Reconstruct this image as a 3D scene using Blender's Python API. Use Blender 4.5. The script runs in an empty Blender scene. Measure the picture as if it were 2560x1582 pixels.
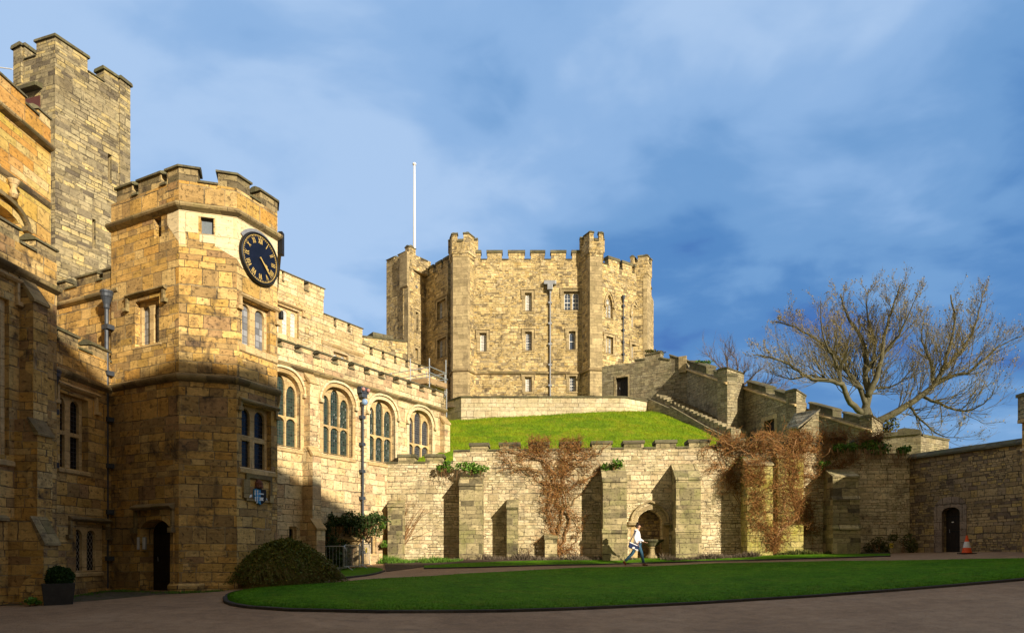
import bpy, bmesh, math, random
import numpy as np
from mathutils import Vector
from mathutils.geometry import tessellate_polygon
random.seed(7)
scene = bpy.context.scene
COL = scene.collection
FPX, CU, CV = 1700.0, 1280.0, 1390.0      # focal length in photo pixels, principal column, eye level row

# ---------------------------------------------------------------- camera
cd = bpy.data.cameras.new('camera'); cam = bpy.data.objects.new('camera', cd); COL.objects.link(cam)
cam.location = (0, 0, 0); cam.rotation_euler = (math.radians(90), 0, 0)
cd.sensor_width = 36.0; cd.lens = 36.0 * FPX / 2560.0; cd.shift_y = (CV - 791.0) / 2560.0
cd.clip_start = 0.1; cd.clip_end = 3000
scene.camera = cam

# ---------------------------------------------------------------- sun, sky, exposure
SUN_EL, SUN_AZ = math.radians(20.0), math.radians(39.0)     # azimuth: to the right of straight behind the camera
S = Vector((math.sin(SUN_AZ) * math.cos(SUN_EL), -math.cos(SUN_AZ) * math.cos(SUN_EL), math.sin(SUN_EL)))
sd = bpy.data.lights.new('sun', 'SUN'); sun = bpy.data.objects.new('sun', sd); COL.objects.link(sun)
sd.energy = 5.0; sd.angle = math.radians(0.6); sd.color = (1.0, 0.88, 0.68)
sun.rotation_euler = S.to_track_quat('Z', 'Y').to_euler(); sun.location = (40, -40, 40)
scene.view_settings.view_transform = 'Standard'; scene.view_settings.look = 'None'
scene.view_settings.exposure = 0.52; scene.view_settings.gamma = 1.0
scene.view_settings.use_curve_mapping = False

world = bpy.data.worlds.new("World"); scene.world = world; world.use_nodes = True
def build_sky():
    nt = world.node_tree; N = nt.nodes; L = nt.links; N.clear()
    out = N.new('ShaderNodeOutputWorld'); bg = N.new('ShaderNodeBackground'); L.new(bg.outputs[0], out.inputs[0])
    sky = N.new('ShaderNodeTexSky'); sky.sky_type = 'NISHITA'; sky.sun_disc = False
    sky.sun_elevation = SUN_EL; sky.sun_rotation = math.pi - SUN_AZ
    sc = N.new('ShaderNodeVectorMath'); sc.operation = 'SCALE'; sc.inputs['Scale'].default_value = 0.9
    L.new(sky.outputs[0], sc.inputs[0])
    tc = N.new('ShaderNodeTexCoord'); sep = N.new('ShaderNodeSeparateXYZ'); L.new(tc.outputs['Generated'], sep.inputs[0])
    # cloud deck coordinates: direction projected on a plane overhead
    mz = N.new('ShaderNodeMath'); mz.operation = 'ADD'; mz.inputs[1].default_value = 0.22; L.new(sep.outputs[2], mz.inputs[0])
    mx = N.new('ShaderNodeMath'); mx.operation = 'MAXIMUM'; mx.inputs[1].default_value = 0.08; L.new(mz.outputs[0], mx.inputs[0])
    dx = N.new('ShaderNodeMath'); dx.operation = 'DIVIDE'; L.new(sep.outputs[0], dx.inputs[0]); L.new(mx.outputs[0], dx.inputs[1])
    dy = N.new('ShaderNodeMath'); dy.operation = 'DIVIDE'; L.new(sep.outputs[1], dy.inputs[0]); L.new(mx.outputs[0], dy.inputs[1])
    cb = N.new('ShaderNodeCombineXYZ'); L.new(dx.outputs[0], cb.inputs[0]); L.new(dy.outputs[0], cb.inputs[1])
    def noise(scale, det, rough, dist, loc):
        mp = N.new('ShaderNodeMapping'); mp.inputs['Location'].default_value = loc; mp.inputs['Rotation'].default_value = (0, 0, 0.35)
        mp.inputs['Scale'].default_value = (1, 1.25, 1); L.new(cb.outputs[0], mp.inputs[0])
        n = N.new('ShaderNodeTexNoise'); n.inputs['Scale'].default_value = scale; n.inputs['Detail'].default_value = det
        n.inputs['Roughness'].default_value = rough; n.inputs['Distortion'].default_value = dist; L.new(mp.outputs[0], n.inputs[0]); return n
    n1 = noise(0.9, 4, 0.5, 0.3, (3.1, 1.7, 0)); n2 = noise(2.6, 5, 0.5, 0.4, (7.7, 4.2, 2)); n3 = noise(0.55, 3, 0.45, 0.2, (1.2, 9.4, 5))
    # elevation / azimuth trend : deep blue low on the right, paler to the left and up
    trend = N.new('ShaderNodeMath'); trend.operation = 'MULTIPLY_ADD'; L.new(sep.outputs[0], trend.inputs[0]); trend.inputs[1].default_value = -0.30; trend.inputs[2].default_value = -0.375
    t2 = N.new('ShaderNodeMath'); t2.operation = 'MULTIPLY_ADD'; L.new(sep.outputs[2], t2.inputs[0]); t2.inputs[1].default_value = 0.45; L.new(trend.outputs[0], t2.inputs[2])
    a = N.new('ShaderNodeMath'); a.operation = 'MULTIPLY_ADD'; L.new(n1.outputs[0], a.inputs[0]); a.inputs[1].default_value = 1.3; L.new(t2.outputs[0], a.inputs[2])
    b = N.new('ShaderNodeMath'); b.operation = 'MULTIPLY_ADD'; L.new(n2.outputs[0], b.inputs[0]); b.inputs[1].default_value = 0.62; L.new(a.outputs[0], b.inputs[2])
    r = N.new('ShaderNodeValToRGB'); n4 = noise(6.5, 4, 0.55, 0.3, (2.2, 5.1, 3)); b2 = N.new('ShaderNodeMath'); b2.operation = 'MULTIPLY_ADD'; L.new(n4.outputs[0], b2.inputs[0]); b2.inputs[1].default_value = 0.16; L.new(b.outputs[0], b2.inputs[2]); L.new(b2.outputs[0], r.inputs[0]); e = r.color_ramp.elements
    r.color_ramp.interpolation = 'EASE'
    e[0].position = 0.38; e[0].color = (0.026, 0.095, 0.32, 1); e[1].position = 1.06; e[1].color = (0.31, 0.44, 0.64, 1)
    for p, c in ((0.53, (0.060, 0.175, 0.40, 1)), (0.67, (0.120, 0.255, 0.48, 1)), (0.84, (0.205, 0.345, 0.57, 1))):
        q = e.new(p); q.color = c
    # warm fill added to the unseen sky behind the camera, to warm shaded walls
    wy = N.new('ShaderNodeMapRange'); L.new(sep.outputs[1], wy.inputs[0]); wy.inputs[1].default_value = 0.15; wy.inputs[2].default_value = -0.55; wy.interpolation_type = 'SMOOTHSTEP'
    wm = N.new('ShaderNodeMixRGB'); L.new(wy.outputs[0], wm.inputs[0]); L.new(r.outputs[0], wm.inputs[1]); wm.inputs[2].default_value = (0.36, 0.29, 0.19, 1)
    mix = N.new('ShaderNodeMixRGB'); mix.inputs[0].default_value = 0.88; L.new(sc.outputs[0], mix.inputs[1])
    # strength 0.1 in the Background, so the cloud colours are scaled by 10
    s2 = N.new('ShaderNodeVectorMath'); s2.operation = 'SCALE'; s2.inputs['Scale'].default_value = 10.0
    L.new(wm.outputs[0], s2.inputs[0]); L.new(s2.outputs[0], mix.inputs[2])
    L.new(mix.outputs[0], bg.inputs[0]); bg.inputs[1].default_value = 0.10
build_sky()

# ---------------------------------------------------------------- measuring: regions of the photo used for reading off sizes
REG = {'R1': (0, 50, .3307), 'R2': (0, 500, .3307), 'R3': (0, 1000, .3848), 'R4': (560, 620, .3308), 'R5': (560, 1080, .3320),
       'R6': (940, 400, .41), 'R7': (1100, 960, .3307), 'R8': (1500, 680, .5158), 'Z1': (420, 1240, .172), 'Z2': (0, 1240, .1984),
       'Z3': (690, 900, .225), 'Z4': (860, 960, .1852), 'Z5': (2200, 1000, .2778), 'Z6': (0, 700, .3308), 'V': (1780, 1060, .2381),
       'W': (1600, 860, .2043), 'B': (760, 1270, .1124), 'SC': (960, 850, .1522), 'H8': (0, 380, .2516), 'P': (0, 0, 1.0), 'K': (590, 1160, .07937)}
def q(k, x, y): o = REG[k]; return (o[0] + x * o[2], o[1] + y * o[2])
def plan(u, Y): return Vector(((u - CU) / FPX * Y, Y))

class Fr:
    """vertical wall plane from plan point A to plan point B (A on the left seen from the court); n points to the court"""
    def __init__(s, A, B):
        s.A = Vector(A); s.B = Vector(B); s.t = (s.B - s.A); s.L = s.t.length; s.t.normalize(); s.n = Vector((s.t.y, -s.t.x))
    def hit(s, k, x, y, d=0.0):
        u, v = q(k, x, y); rx = (u - CU) / FPX; A = s.A + s.n * d
        # A + a t = l (rx, 1)
        det = -s.t.x * 1 + s.t.y * rx
        l = (-s.t.x * A.y + s.t.y * A.x) / det if abs(det) > 1e-9 else A.y
        P = Vector((rx * l, l)); a = (P - A).dot(s.t)
        return (a, (CV - v) / FPX * l)
    def S(s, k, x, d=0.0): return s.hit(k, x, 0, d)[0]
    def poly(s, k, pts, d=0.0): return [s.hit(k, x, y, d) for x, y in pts]
    def w(s, a, z, d=0.0):
        p = s.A + s.t * a + s.n * d; return Vector((p.x, p.y, z))

# ---------------------------------------------------------------- mesh builder
class MB:
    def __init__(s): s.v = []; s.f = []; s.m = []
    def add(s, vs, fs, m=0):
        o = len(s.v); s.v += [tuple(p) for p in vs]; s.f += [tuple(i + o for i in f) for f in fs]; s.m += [m] * len(fs)
    def slab(s, F, outline, holes=(), d0=0.0, d1=-0.6, m0=0.0, m1=0.0, m=0):
        """plate in wall plane F with holes, front at d0, back at d1 (mitred ends m0/m1)"""
        def area(p): return sum(p[i][0] * p[(i + 1) % len(p)][1] - p[(i + 1) % len(p)][0] * p[i][1] for i in range(len(p)))
        ol = list(outline)
        if area(ol) < 0: ol.reverse()
        hs = []
        for h in holes:
            h = list(h)
            if area(h) > 0: h.reverse()
            hs.append(h)
        loops = [ol] + hs
        tess = tessellate_polygon([[Vector((a, z, 0)) for a, z in lp] for lp in loops])
        flat = [p for lp in loops for p in lp]
        smin = min(a for a, z in ol); smax = max(a for a, z in ol)
        def back(a):
            if a - smin < 1e-4: return a + m0
            if smax - a < 1e-4: return a - m1
            return a
        n = len(flat)
        V = [F.w(a, z, d0) for a, z in flat] + [F.w(back(a), z, d1) for a, z in flat]
        fs = []
        for t in tess:
            a, b, c = (flat[i] for i in t)
            cr = (b[0] - a[0]) * (c[1] - a[1]) - (b[1] - a[1]) * (c[0] - a[0])
            if abs(cr) < 1e-10: continue
            t = tuple(t) if cr > 0 else tuple(reversed(t))
            fs.append(t); fs.append(tuple(i + n for i in reversed(t)))
        o = 0
        for lp in loops:
            k = len(lp)
            for i in range(k):
                j = (i + 1) % k; fs.append((o + i, o + i + n, o + j + n, o + j))
            o += k
        s.add(V, fs, m)
    def box(s, F, a0, a1, z0, z1, d0, d1, m=0):
        s.slab(F, [(a0, z0), (a1, z0), (a1, z1), (a0, z1)], (), max(d0, d1), min(d0, d1), m=m)
    def extr(s, F, prof, a0, a1, m=0):
        """profile [(d,z)] extruded along the wall from a0 to a1"""
        n = len(prof); V = [F.w(a0, z, d) for d, z in prof] + [F.w(a1, z, d) for d, z in prof]
        ar = sum(prof[i][0] * prof[(i + 1) % n][1] - prof[(i + 1) % n][0] * prof[i][1] for i in range(n))
        fs = [tuple(range(n)), tuple(range(2 * n - 1, n - 1, -1))] + [(i, i + n, (i + 1) % n + n, (i + 1) % n) for i in range(n)]
        if ar * (a1 - a0) > 0: fs = [tuple(reversed(f)) for f in fs]
        s.add(V, fs, m)
    def sweep(s, path, prof, closed=False, m=0):
        """plan path (left to right seen from the court), profile [(d out, z)] mitred along it"""
        P = [Vector(p) for p in path]; k = len(P); offs = []
        for i in range(k):
            a = P[i - 1] if (i > 0 or closed) else None; b = P[(i + 1) % k] if (i < k - 1 or closed) else None
            n1 = None if a is None else (P[i] - a).normalized(); n2 = None if b is None else (b - P[i]).normalized()
            N1 = None if n1 is None else Vector((n1.y, -n1.x)); N2 = None if n2 is None else Vector((n2.y, -n2.x))
            if N1 is None: o = N2
            elif N2 is None: o = N1
            else:
                o = (N1 + N2); o = o / max(0.3, o.dot(N1))
            offs.append(o)
        n = len(prof); V = []
        for i in range(k):
            for d, z in prof: p = P[i] + offs[i] * d; V.append((p.x, p.y, z))
        fs = []
        rng = range(k) if closed else range(k - 1)
        for i in rng:
            j = (i + 1) % k
            for e in range(n):
                f = (e + 1) % n; fs.append((i * n + e, i * n + f, j * n + f, j * n + e))
        if not closed: fs += [tuple(range(n)), tuple((k - 1) * n + x for x in reversed(range(n)))]
        s.add(V, fs, m)
    def tube(s, pts, r, sides=6, m=0, cap=True):
        pts = [Vector(p) for p in pts]; k = len(pts); rs = r if isinstance(r, (list, tuple)) else [r] * k
        V = []; up = Vector((0.13, 0.21, 0.97))
        for i in range(k):
            d = (pts[min(i + 1, k - 1)] - pts[max(i - 1, 0)])
            if d.length < 1e-9: d = Vector((0, 0, 1))
            d.normalize(); x = d.cross(up)
            if x.length < 0.05: x = d.cross(Vector((1, 0, 0)))
            x.normalize(); y = d.cross(x)
            for j in range(sides):
                a = 2 * math.pi * j / sides; V.append(pts[i] + (x * math.cos(a) + y * math.sin(a)) * rs[i])
        fs = []
        for i in range(k - 1):
            for j in range(sides):
                g = (j + 1) % sides; fs.append((i * sides + j, i * sides + g, (i + 1) * sides + g, (i + 1) * sides + j))
        if cap: fs += [tuple(reversed(range(sides))), tuple((k - 1) * sides + j for j in range(sides))]
        s.add(V, fs, m)
    def lathe(s, c, prof, n=20, m=0, sy=1.0):
        c = Vector(c); V = []
        for r, z in prof:
            for j in range(n): a = 2 * math.pi * j / n; V.append(c + Vector((r * math.cos(a), r * sy * math.sin(a), z)))
        fs = [(i * n + j, i * n + (j + 1) % n, (i + 1) * n + (j + 1) % n, (i + 1) * n + j) for i in range(len(prof) - 1) for j in range(n)]
        fs += [tuple(reversed(range(n))), tuple((len(prof) - 1) * n + j for j in range(n))]
        s.add(V, fs, m)
    def cube(s, x0, x1, y0, y1, z0, z1, m=0):
        s.add([(x0, y0, z0), (x1, y0, z0), (x1, y1, z0), (x0, y1, z0), (x0, y0, z1), (x1, y0, z1), (x1, y1, z1), (x0, y1, z1)],
              [(3, 2, 1, 0), (4, 5, 6, 7), (0, 1, 5, 4), (1, 2, 6, 5), (2, 3, 7, 6), (3, 0, 4, 7)], m)
    def quadleaf(s, c, size, m=0, up=None):
        c = Vector(c); a = Vector((random.gauss(0, 1), random.gauss(0, 1), random.gauss(0, 1))).normalized()
        if up is not None: a = (a + up).normalized()
        b = a.cross(Vector((random.gauss(0, 1), random.gauss(0, 1), random.gauss(0, 1)))).normalized() * size * .5; a = a * size
        s.add([c - b * .3, c + a * .5 - b, c + a, c + a * .5 + b], [(0, 1, 2, 3)], m)
    def build(s, name, mats, parent=None, bevel=0, smooth=False, origin=None):
        me = bpy.data.meshes.new(name)
        o0 = Vector(origin) if origin is not None else (Vector(parent.get('_o', (0, 0, 0))) if parent else Vector((0, 0, 0)))
        me.from_pydata([tuple(Vector(p) - o0) for p in s.v], [], s.f)
        uv = me.uv_layers.new(name='UVMap')
        nv = len(s.v)
        if nv:
            co = s.v
            for p in me.polygons:
                n = p.normal
                if abs(n.z) > 0.85 or (abs(n.x) + abs(n.y)) < 1e-6:
                    for li, vi in zip(p.loop_indices, p.vertices): uv.data[li].uv = (co[vi][0], co[vi][1])
                else:
                    h = math.hypot(n.x, n.y); tx, ty = -n.y / h, n.x / h
                    for li, vi in zip(p.loop_indices, p.vertices): uv.data[li].uv = (co[vi][0] * tx + co[vi][1] * ty, co[vi][2])
        if not isinstance(mats, (list, tuple)): mats = [mats]
        for mt in mats: me.materials.append(mt)
        me.polygons.foreach_set('material_index', s.m)
        if smooth: me.polygons.foreach_set('use_smooth', [True] * len(s.f))
        me.update()
        o = bpy.data.objects.new(name, me); COL.objects.link(o)
        if parent is not None:
            o.parent = parent; o['_o'] = tuple(o0)
        else:
            o.location = o0; o['_o'] = tuple(o0)
        if bevel:
            b = o.modifiers.new('bevel', 'BEVEL'); b.width = bevel; b.segments = 2; b.limit_method = 'ANGLE'; b.angle_limit = math.radians(40)
        return o
def tag(o, label=None, cat=None, group=None, kind=None):
    if label: o['label'] = label
    if cat: o['category'] = cat
    if group: o['group'] = group
    if kind: o['kind'] = kind
    return o
def thing(name, label, cat, loc, group=None, kind=None):
    o = bpy.data.objects.new(name, None); COL.objects.link(o); o.location = loc; o['_o'] = tuple(loc)
    o.empty_display_size = 0.3
    return tag(o, label, cat, group, kind)
def arch(a0, a1, z0, zs, zt, n=14, kind='round'):
    """opening outline: sill z0, springing zs, crown zt"""
    c = (a0 + a1) / 2; h = (a1 - a0) / 2; pts = [(a0, z0), (a1, z0)]
    for i in range(n + 1):
        th = math.pi * i / n
        if kind == 'round': x, y = math.cos(th), math.sin(th)
        elif kind == 'low': x = math.cos(th); y = (1 - abs(x) ** 2.6) ** (1 / 1.6)
        else:
            x = math.cos(th); y = (math.sqrt(max(0, 4 - (1 + abs(x)) ** 2)) / math.sqrt(3)) if kind == 'gothic' else math.sqrt(max(0, 1 - x * x)) * .72 + (1 - abs(x)) * .28
        pts.append((c + h * x, zs + (zt - zs) * max(0, y)))
    return pts
def rect(a0, a1, z0, z1): return [(a0, z0), (a1, z0), (a1, z1), (a0, z1)]
def strip(pts, w):
    """closed outline of a strip of width w to the outside (left side of travel) of pts"""
    P = [Vector(p) for p in pts]; out = []
    for i, p in enumerate(P):
        d1 = (P[i] - P[i - 1]).normalized() if i else (P[1] - P[0]).normalized(); d2 = (P[i + 1] - P[i]).normalized() if i < len(P) - 1 else d1
        n = Vector((-d1.y, d1.x)) + Vector((-d2.y, d2.x)); n = n / max(.5, n.length) ; n.normalize()
        out.append(tuple(p + n * w / max(.5, n.dot(Vector((-d1.y, d1.x))))))
    return [tuple(p) for p in P] + out[::-1]
# ---------------------------------------------------------------- materials
class NT:
    def __init__(s, name):
        s.m = bpy.data.materials.new(name); s.m.use_nodes = True; s.t = s.m.node_tree; s.t.nodes.clear()
        s.out = s.n('ShaderNodeOutputMaterial'); s.b = s.n('ShaderNodeBsdfPrincipled'); s.l(s.b.outputs[0], s.out.inputs[0])
    def n(s, t, **k):
        x = s.t.nodes.new(t)
        for a, v in k.items(): setattr(x, a, v)
        return x
    def l(s, a, b): s.t.links.new(a, b)
    def val(s, x, i, v):
        if hasattr(v, 'is_linked') or hasattr(v, 'links'): s.l(v, x.inputs[i])
        else: x.inputs[i].default_value = v
    def math(s, op, a, b=0.0, c=0.0):
        x = s.n('ShaderNodeMath', operation=op); s.val(x, 0, a); s.val(x, 1, b); s.val(x, 2, c); return x.outputs[0]
    def mix(s, f, a, b, mode='MIX'):
        x = s.n('ShaderNodeMixRGB', blend_type=mode); s.val(x, 0, f); s.val(x, 1, a); s.val(x, 2, b); return x.outputs[0]
    def noise(s, vec, scale, det=3, rough=.55, dist=0.0, sc=None, loc=None):
        if sc or loc:
            mp = s.n('ShaderNodeMapping'); mp.inputs['Scale'].default_value = sc or (1, 1, 1); mp.inputs['Location'].default_value = loc or (0, 0, 0)
            s.l(vec, mp.inputs[0]); vec = mp.outputs[0]
        x = s.n('ShaderNodeTexNoise'); s.l(vec, x.inputs['Vector']); x.inputs['Scale'].default_value = scale
        x.inputs['Detail'].default_value = det; x.inputs['Roughness'].default_value = rough; x.inputs['Distortion'].default_value = dist
        return x.outputs[0]
    def ramp(s, f, stops, interp='LINEAR'):
        r = s.n('ShaderNodeValToRGB'); s.l(f, r.inputs[0]); r.color_ramp.interpolation = interp; e = r.color_ramp.elements
        while len(e) < len(stops): e.new(0.5)
        for i, (p, c) in enumerate(stops):
            e[i].position = p; e[i].color = tuple(c) + (1,) if len(c) == 3 else c
        return r.outputs[0]
    def map(s, f, a, b, c=0.0, d=1.0):
        x = s.n('ShaderNodeMapRange'); s.val(x, 0, f); x.inputs[1].default_value = a; x.inputs[2].default_value = b
        x.inputs[3].default_value = c; x.inputs[4].default_value = d; return x.outputs[0]
    def bump(s, h, dist, strength=1.0, prev=None):
        x = s.n('ShaderNodeBump'); s.l(h, x.inputs['Height']); x.inputs['Distance'].default_value = dist; x.inputs['Strength'].default_value = strength
        if prev is not None: s.l(prev, x.inputs['Normal'])
        s.l(x.outputs[0], s.b.inputs['Normal']); return x.outputs[0]

def stone(name, cols, bw, bh, mortar=(.34, .27, .17), ms=0.012, soot=0.35, sootc=(.05, .04, .035), streak=0.25, rough=0.02, moss=0.0, mossc=(.12, .13, .03), small=0.35, grain=.25, seed=0.0, sat=1.08):
    k = NT(name); tc = k.n('ShaderNodeTexCoord'); uv = tc.outputs['UV']; ob = k.n('ShaderNodeNewGeometry').outputs['Position']
    sp = k.n('ShaderNodeSeparateXYZ'); k.l(uv, sp.inputs[0]); u, v = sp.outputs[0], sp.outputs[1]
    w1 = k.noise(uv, 2.3, 3, .6, loc=(seed, 3, 0)); w2 = k.noise(uv, 1.9, 3, .6, loc=(9, seed, 4))
    wig = min(bh * .18, .03)
    def layer(bw, bh, off):
        kv = 2 * math.pi / (bh * 4.7)
        vv = k.math('ADD', v, off + 40); s1 = k.math('MULTIPLY', k.math('SINE', k.math('MULTIPLY', vv, kv)), 0.42 / kv)
        kv2 = kv * 0.37; s2 = k.math('MULTIPLY', k.math('SINE', k.math('MULTIPLY', vv, kv2)), 0.28 / kv2)
        v1 = k.math('ADD', k.math('ADD', vv, s1), s2)
        v1 = k.math('ADD', v1, k.math('MULTIPLY_ADD', w2, wig * 2, -wig))
        row = k.math('FLOOR', k.math('DIVIDE', v1, bh))
        ku = 2 * math.pi / (bw * 3.3)
        uu = k.math('ADD', u, 200 + off); ph = k.math('MULTIPLY', row, 2.4)
        s3 = k.math('MULTIPLY', k.math('SINE', k.math('MULTIPLY_ADD', uu, ku, ph)), 0.45 / ku)
        u1 = k.math('ADD', k.math('ADD', uu, s3), k.math('MULTIPLY_ADD', w1, wig * 2, -wig))
        u1 = k.math('ADD', u1, k.math('MULTIPLY', k.math('FRACT', k.math('MULTIPLY', row, .377)), bw))
        cb = k.n('ShaderNodeCombineXYZ'); k.l(u1, cb.inputs[0]); k.l(v1, cb.inputs[1])
        b = k.n('ShaderNodeTexBrick'); k.l(cb.outputs[0], b.inputs['Vector']); b.inputs['Scale'].default_value = 1.0
        b.inputs['Color1'].default_value = (0, 0, 0, 1); b.inputs['Color2'].default_value = (1, 1, 1, 1); b.inputs['Mortar'].default_value = (.5, .5, .5, 1)
        b.inputs['Mortar Size'].default_value = ms; b.inputs['Mortar Smooth'].default_value = 0.35; b.inputs['Bias'].default_value = 0.0
        b.inputs['Brick Width'].default_value = bw; b.inputs['Row Height'].default_value = bh; b.offset = 0.5; b.squash = 1.0
        return b.outputs['Color'], b.outputs['Fac']
    c1, f1 = layer(bw, bh, seed)
    c2, f2 = layer(bw * .55, bh * .62, seed + 3.3)
    pm = k.math('GREATER_THAN', k.noise(uv, .55, 2, .5, loc=(seed * 2, 1, 0)), 1 - small if small < 1 else 0.0) if small > 0 else None
    if pm is not None:
        c = k.mix(pm, c1, c2); x = k.n('ShaderNodeMixRGB'); k.l(pm, x.inputs[0]); k.l(f1, x.inputs[1]); k.l(f2, x.inputs[2]); f = x.outputs[0]
    else: c, f = c1, f1
    n = len(cols); stops = [(i / (n - 1) * .9 + .05, cc) for i, cc in enumerate(cols)]
    col = k.ramp(c, stops)
    big = k.noise(ob, .35, 3, .6, loc=(seed, 0, 0)); mid = k.noise(uv, 3.5, 4, .65, loc=(0, seed, 1)); fine = k.noise(uv, 22, 3, .7)
    col = k.mix(1.0, col, k.map(big, .3, .7, .82, 1.16), 'MULTIPLY')
    col = k.mix(1.0, col, k.map(mid, .25, .75, 1 - grain, 1 + grain), 'MULTIPLY')
    col = k.mix(1.0, col, k.map(fine, .25, .75, 1 - grain * .7, 1 + grain * .7), 'MULTIPLY')
    hs = k.n('ShaderNodeHueSaturation'); hs.inputs['Saturation'].default_value = sat; hs.inputs['Hue'].default_value = .5015; hs.inputs['Value'].default_value = 1.06; k.l(col, hs.inputs['Color']); col = hs.outputs[0]
    bed = k.noise(uv, 1.0, 4, .7, .4, sc=(2.6, 17, 1), loc=(seed, 2, 0)); col = k.mix(1.0, col, k.map(bed, .28, .72, .80, 1.17), 'MULTIPLY')
    pit = k.map(k.noise(uv, 8.5, 4, .7, .3, loc=(seed, 8, 0)), .575, .66); col = k.mix(k.math('MULTIPLY', pit, .5), col, tuple(v * 1.2 for v in sootc) + (1,))
    mcol = k.mix(k.map(k.noise(uv, 1.6, 3, .6, loc=(seed, 1, 9)), .42, .58, 0, .85), mortar + (1,), (.07, .055, .035, 1)); col = k.mix(f, col, mcol)
    if soot > 0:
        s1 = k.noise(ob, .9, 5, .7, .6, loc=(seed, 5, 2)); s1 = k.map(s1, .54, .68)
        s2 = k.math('GREATER_THAN', c, 0.80); s2 = k.math('MULTIPLY', s2, k.map(big, .42, .55)); s1 = k.math('MAXIMUM', s1, k.math('MULTIPLY', s2, .38))
        col = k.mix(k.math('MULTIPLY', s1, soot), col, sootc + (1,))
    if streak > 0:
        st = k.noise(uv, 1.0, 4, .6, .3, sc=(2.6, .28, 1), loc=(seed, 0, 0)); st = k.map(st, .55, .75)
        col = k.mix(k.math('MULTIPLY', st, streak), col, sootc + (1,))
    if moss > 0:
        mo = k.map(k.noise(ob, 1.4, 4, .65, .4, loc=(4, seed, 0)), .48, .68); col = k.mix(k.math('MULTIPLY', mo, moss), col, mossc + (1,))
    k.l(col, k.b.inputs['Base Color']); k.b.inputs['Roughness'].default_value = .92; k.b.inputs['Specular IOR Level'].default_value = .15
    h = k.math('MULTIPLY', k.math('SUBTRACT', 1.0, f), .8); h = k.math('MULTIPLY_ADD', c, .25, h); h = k.math('MULTIPLY_ADD', mid, .5, h); h = k.math('MULTIPLY_ADD', fine, .22, h); h = k.math('MULTIPLY_ADD', pit, -.55, h); h = k.math('MULTIPLY_ADD', bed, .3, h)
    k.bump(h, rough * 1.35, 1.0)
    return k.m

def plain(name, col, rough=.6, metal=0.0, var=.12, scale=4.0, bump=0.0, spec=.3, dark=None, darkamt=0.0):
    k = NT(name); ob = k.n('ShaderNodeNewGeometry').outputs['Position']
    a = k.noise(ob, scale, 4, .65); b = k.noise(ob, scale * 7, 3, .6)
    c = k.mix(1.0, tuple(col) + (1,), k.map(a, .3, .7, 1 - var, 1 + var), 'MULTIPLY'); c = k.mix(1.0, c, k.map(b, .3, .7, 1 - var * .6, 1 + var * .6), 'MULTIPLY')
    if dark: c = k.mix(k.math('MULTIPLY', k.map(k.noise(ob, scale * .6, 5, .7, .5, loc=(3, 3, 3)), .45, .65), darkamt), c, tuple(dark) + (1,))
    k.l(c, k.b.inputs['Base Color']); k.b.inputs['Roughness'].default_value = rough; k.b.inputs['Metallic'].default_value = metal
    k.b.inputs['Specular IOR Level'].default_value = spec
    if bump: k.bump(k.math('ADD', a, b), bump)
    return k.m

def glass(name, col, lead, nx, nz, lw=.12, rough=.12, diamond=False, leadcol=(.05, .05, .05)):
    """leaded glazing: lead lines in the pane's own pattern"""
    k = NT(name); uv = k.n('ShaderNodeTexCoord').outputs['UV']; sp = k.n('ShaderNodeSeparateXYZ'); k.l(uv, sp.inputs[0]); u, v = sp.outputs[0], sp.outputs[1]
    if diamond: a = k.math('ADD', k.math('MULTIPLY', u, nx), k.math('MULTIPLY', v, nz)); b = k.math('SUBTRACT', k.math('MULTIPLY', u, nx), k.math('MULTIPLY', v, nz))
    else: a = k.math('MULTIPLY', u, nx); b = k.math('MULTIPLY', v, nz)
    fa = k.math('LESS_THAN', k.math('FRACT', a), lw); fb = k.math('LESS_THAN', k.math('FRACT', b), lw); f = k.math('MAXIMUM', fa, fb)
    cell = k.n('ShaderNodeCombineXYZ'); k.l(k.math('FLOOR', a), cell.inputs[0]); k.l(k.math('FLOOR', b), cell.inputs[1])
    wn = k.n('ShaderNodeTexWhiteNoise'); wn.noise_dimensions = '2D'; k.l(cell.outputs[0], wn.inputs[0])
    c = k.mix(1.0, tuple(col) + (1,), k.map(wn.outputs[0], 0, 1, .5, 1.5), 'MULTIPLY')
    c = k.mix(f, c, tuple(leadcol) + (1,)); k.l(c, k.b.inputs['Base Color'])
    k.l(k.map(f, 0, 1, rough, .6), k.b.inputs['Roughness'])
    k.b.inputs['Specular IOR Level'].default_value = .3
    k.bump(k.math('MULTIPLY_ADD', wn.outputs[0], .4, f), .004, .7)
    return k.m

def leafmat(name, cols, rough=.6, scale=9.0):
    k = NT(name); ob = k.n('ShaderNodeNewGeometry').outputs['Position']
    n = k.noise(ob, scale, 3, .7); st = [(.3 + .4 * i / (len(cols) - 1), c) for i, c in enumerate(cols)]
    k.l(k.ramp(n, st), k.b.inputs['Base Color']); k.b.inputs['Roughness'].default_value = rough; k.b.inputs['Specular IOR Level'].default_value = .2
    return k.m

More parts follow.
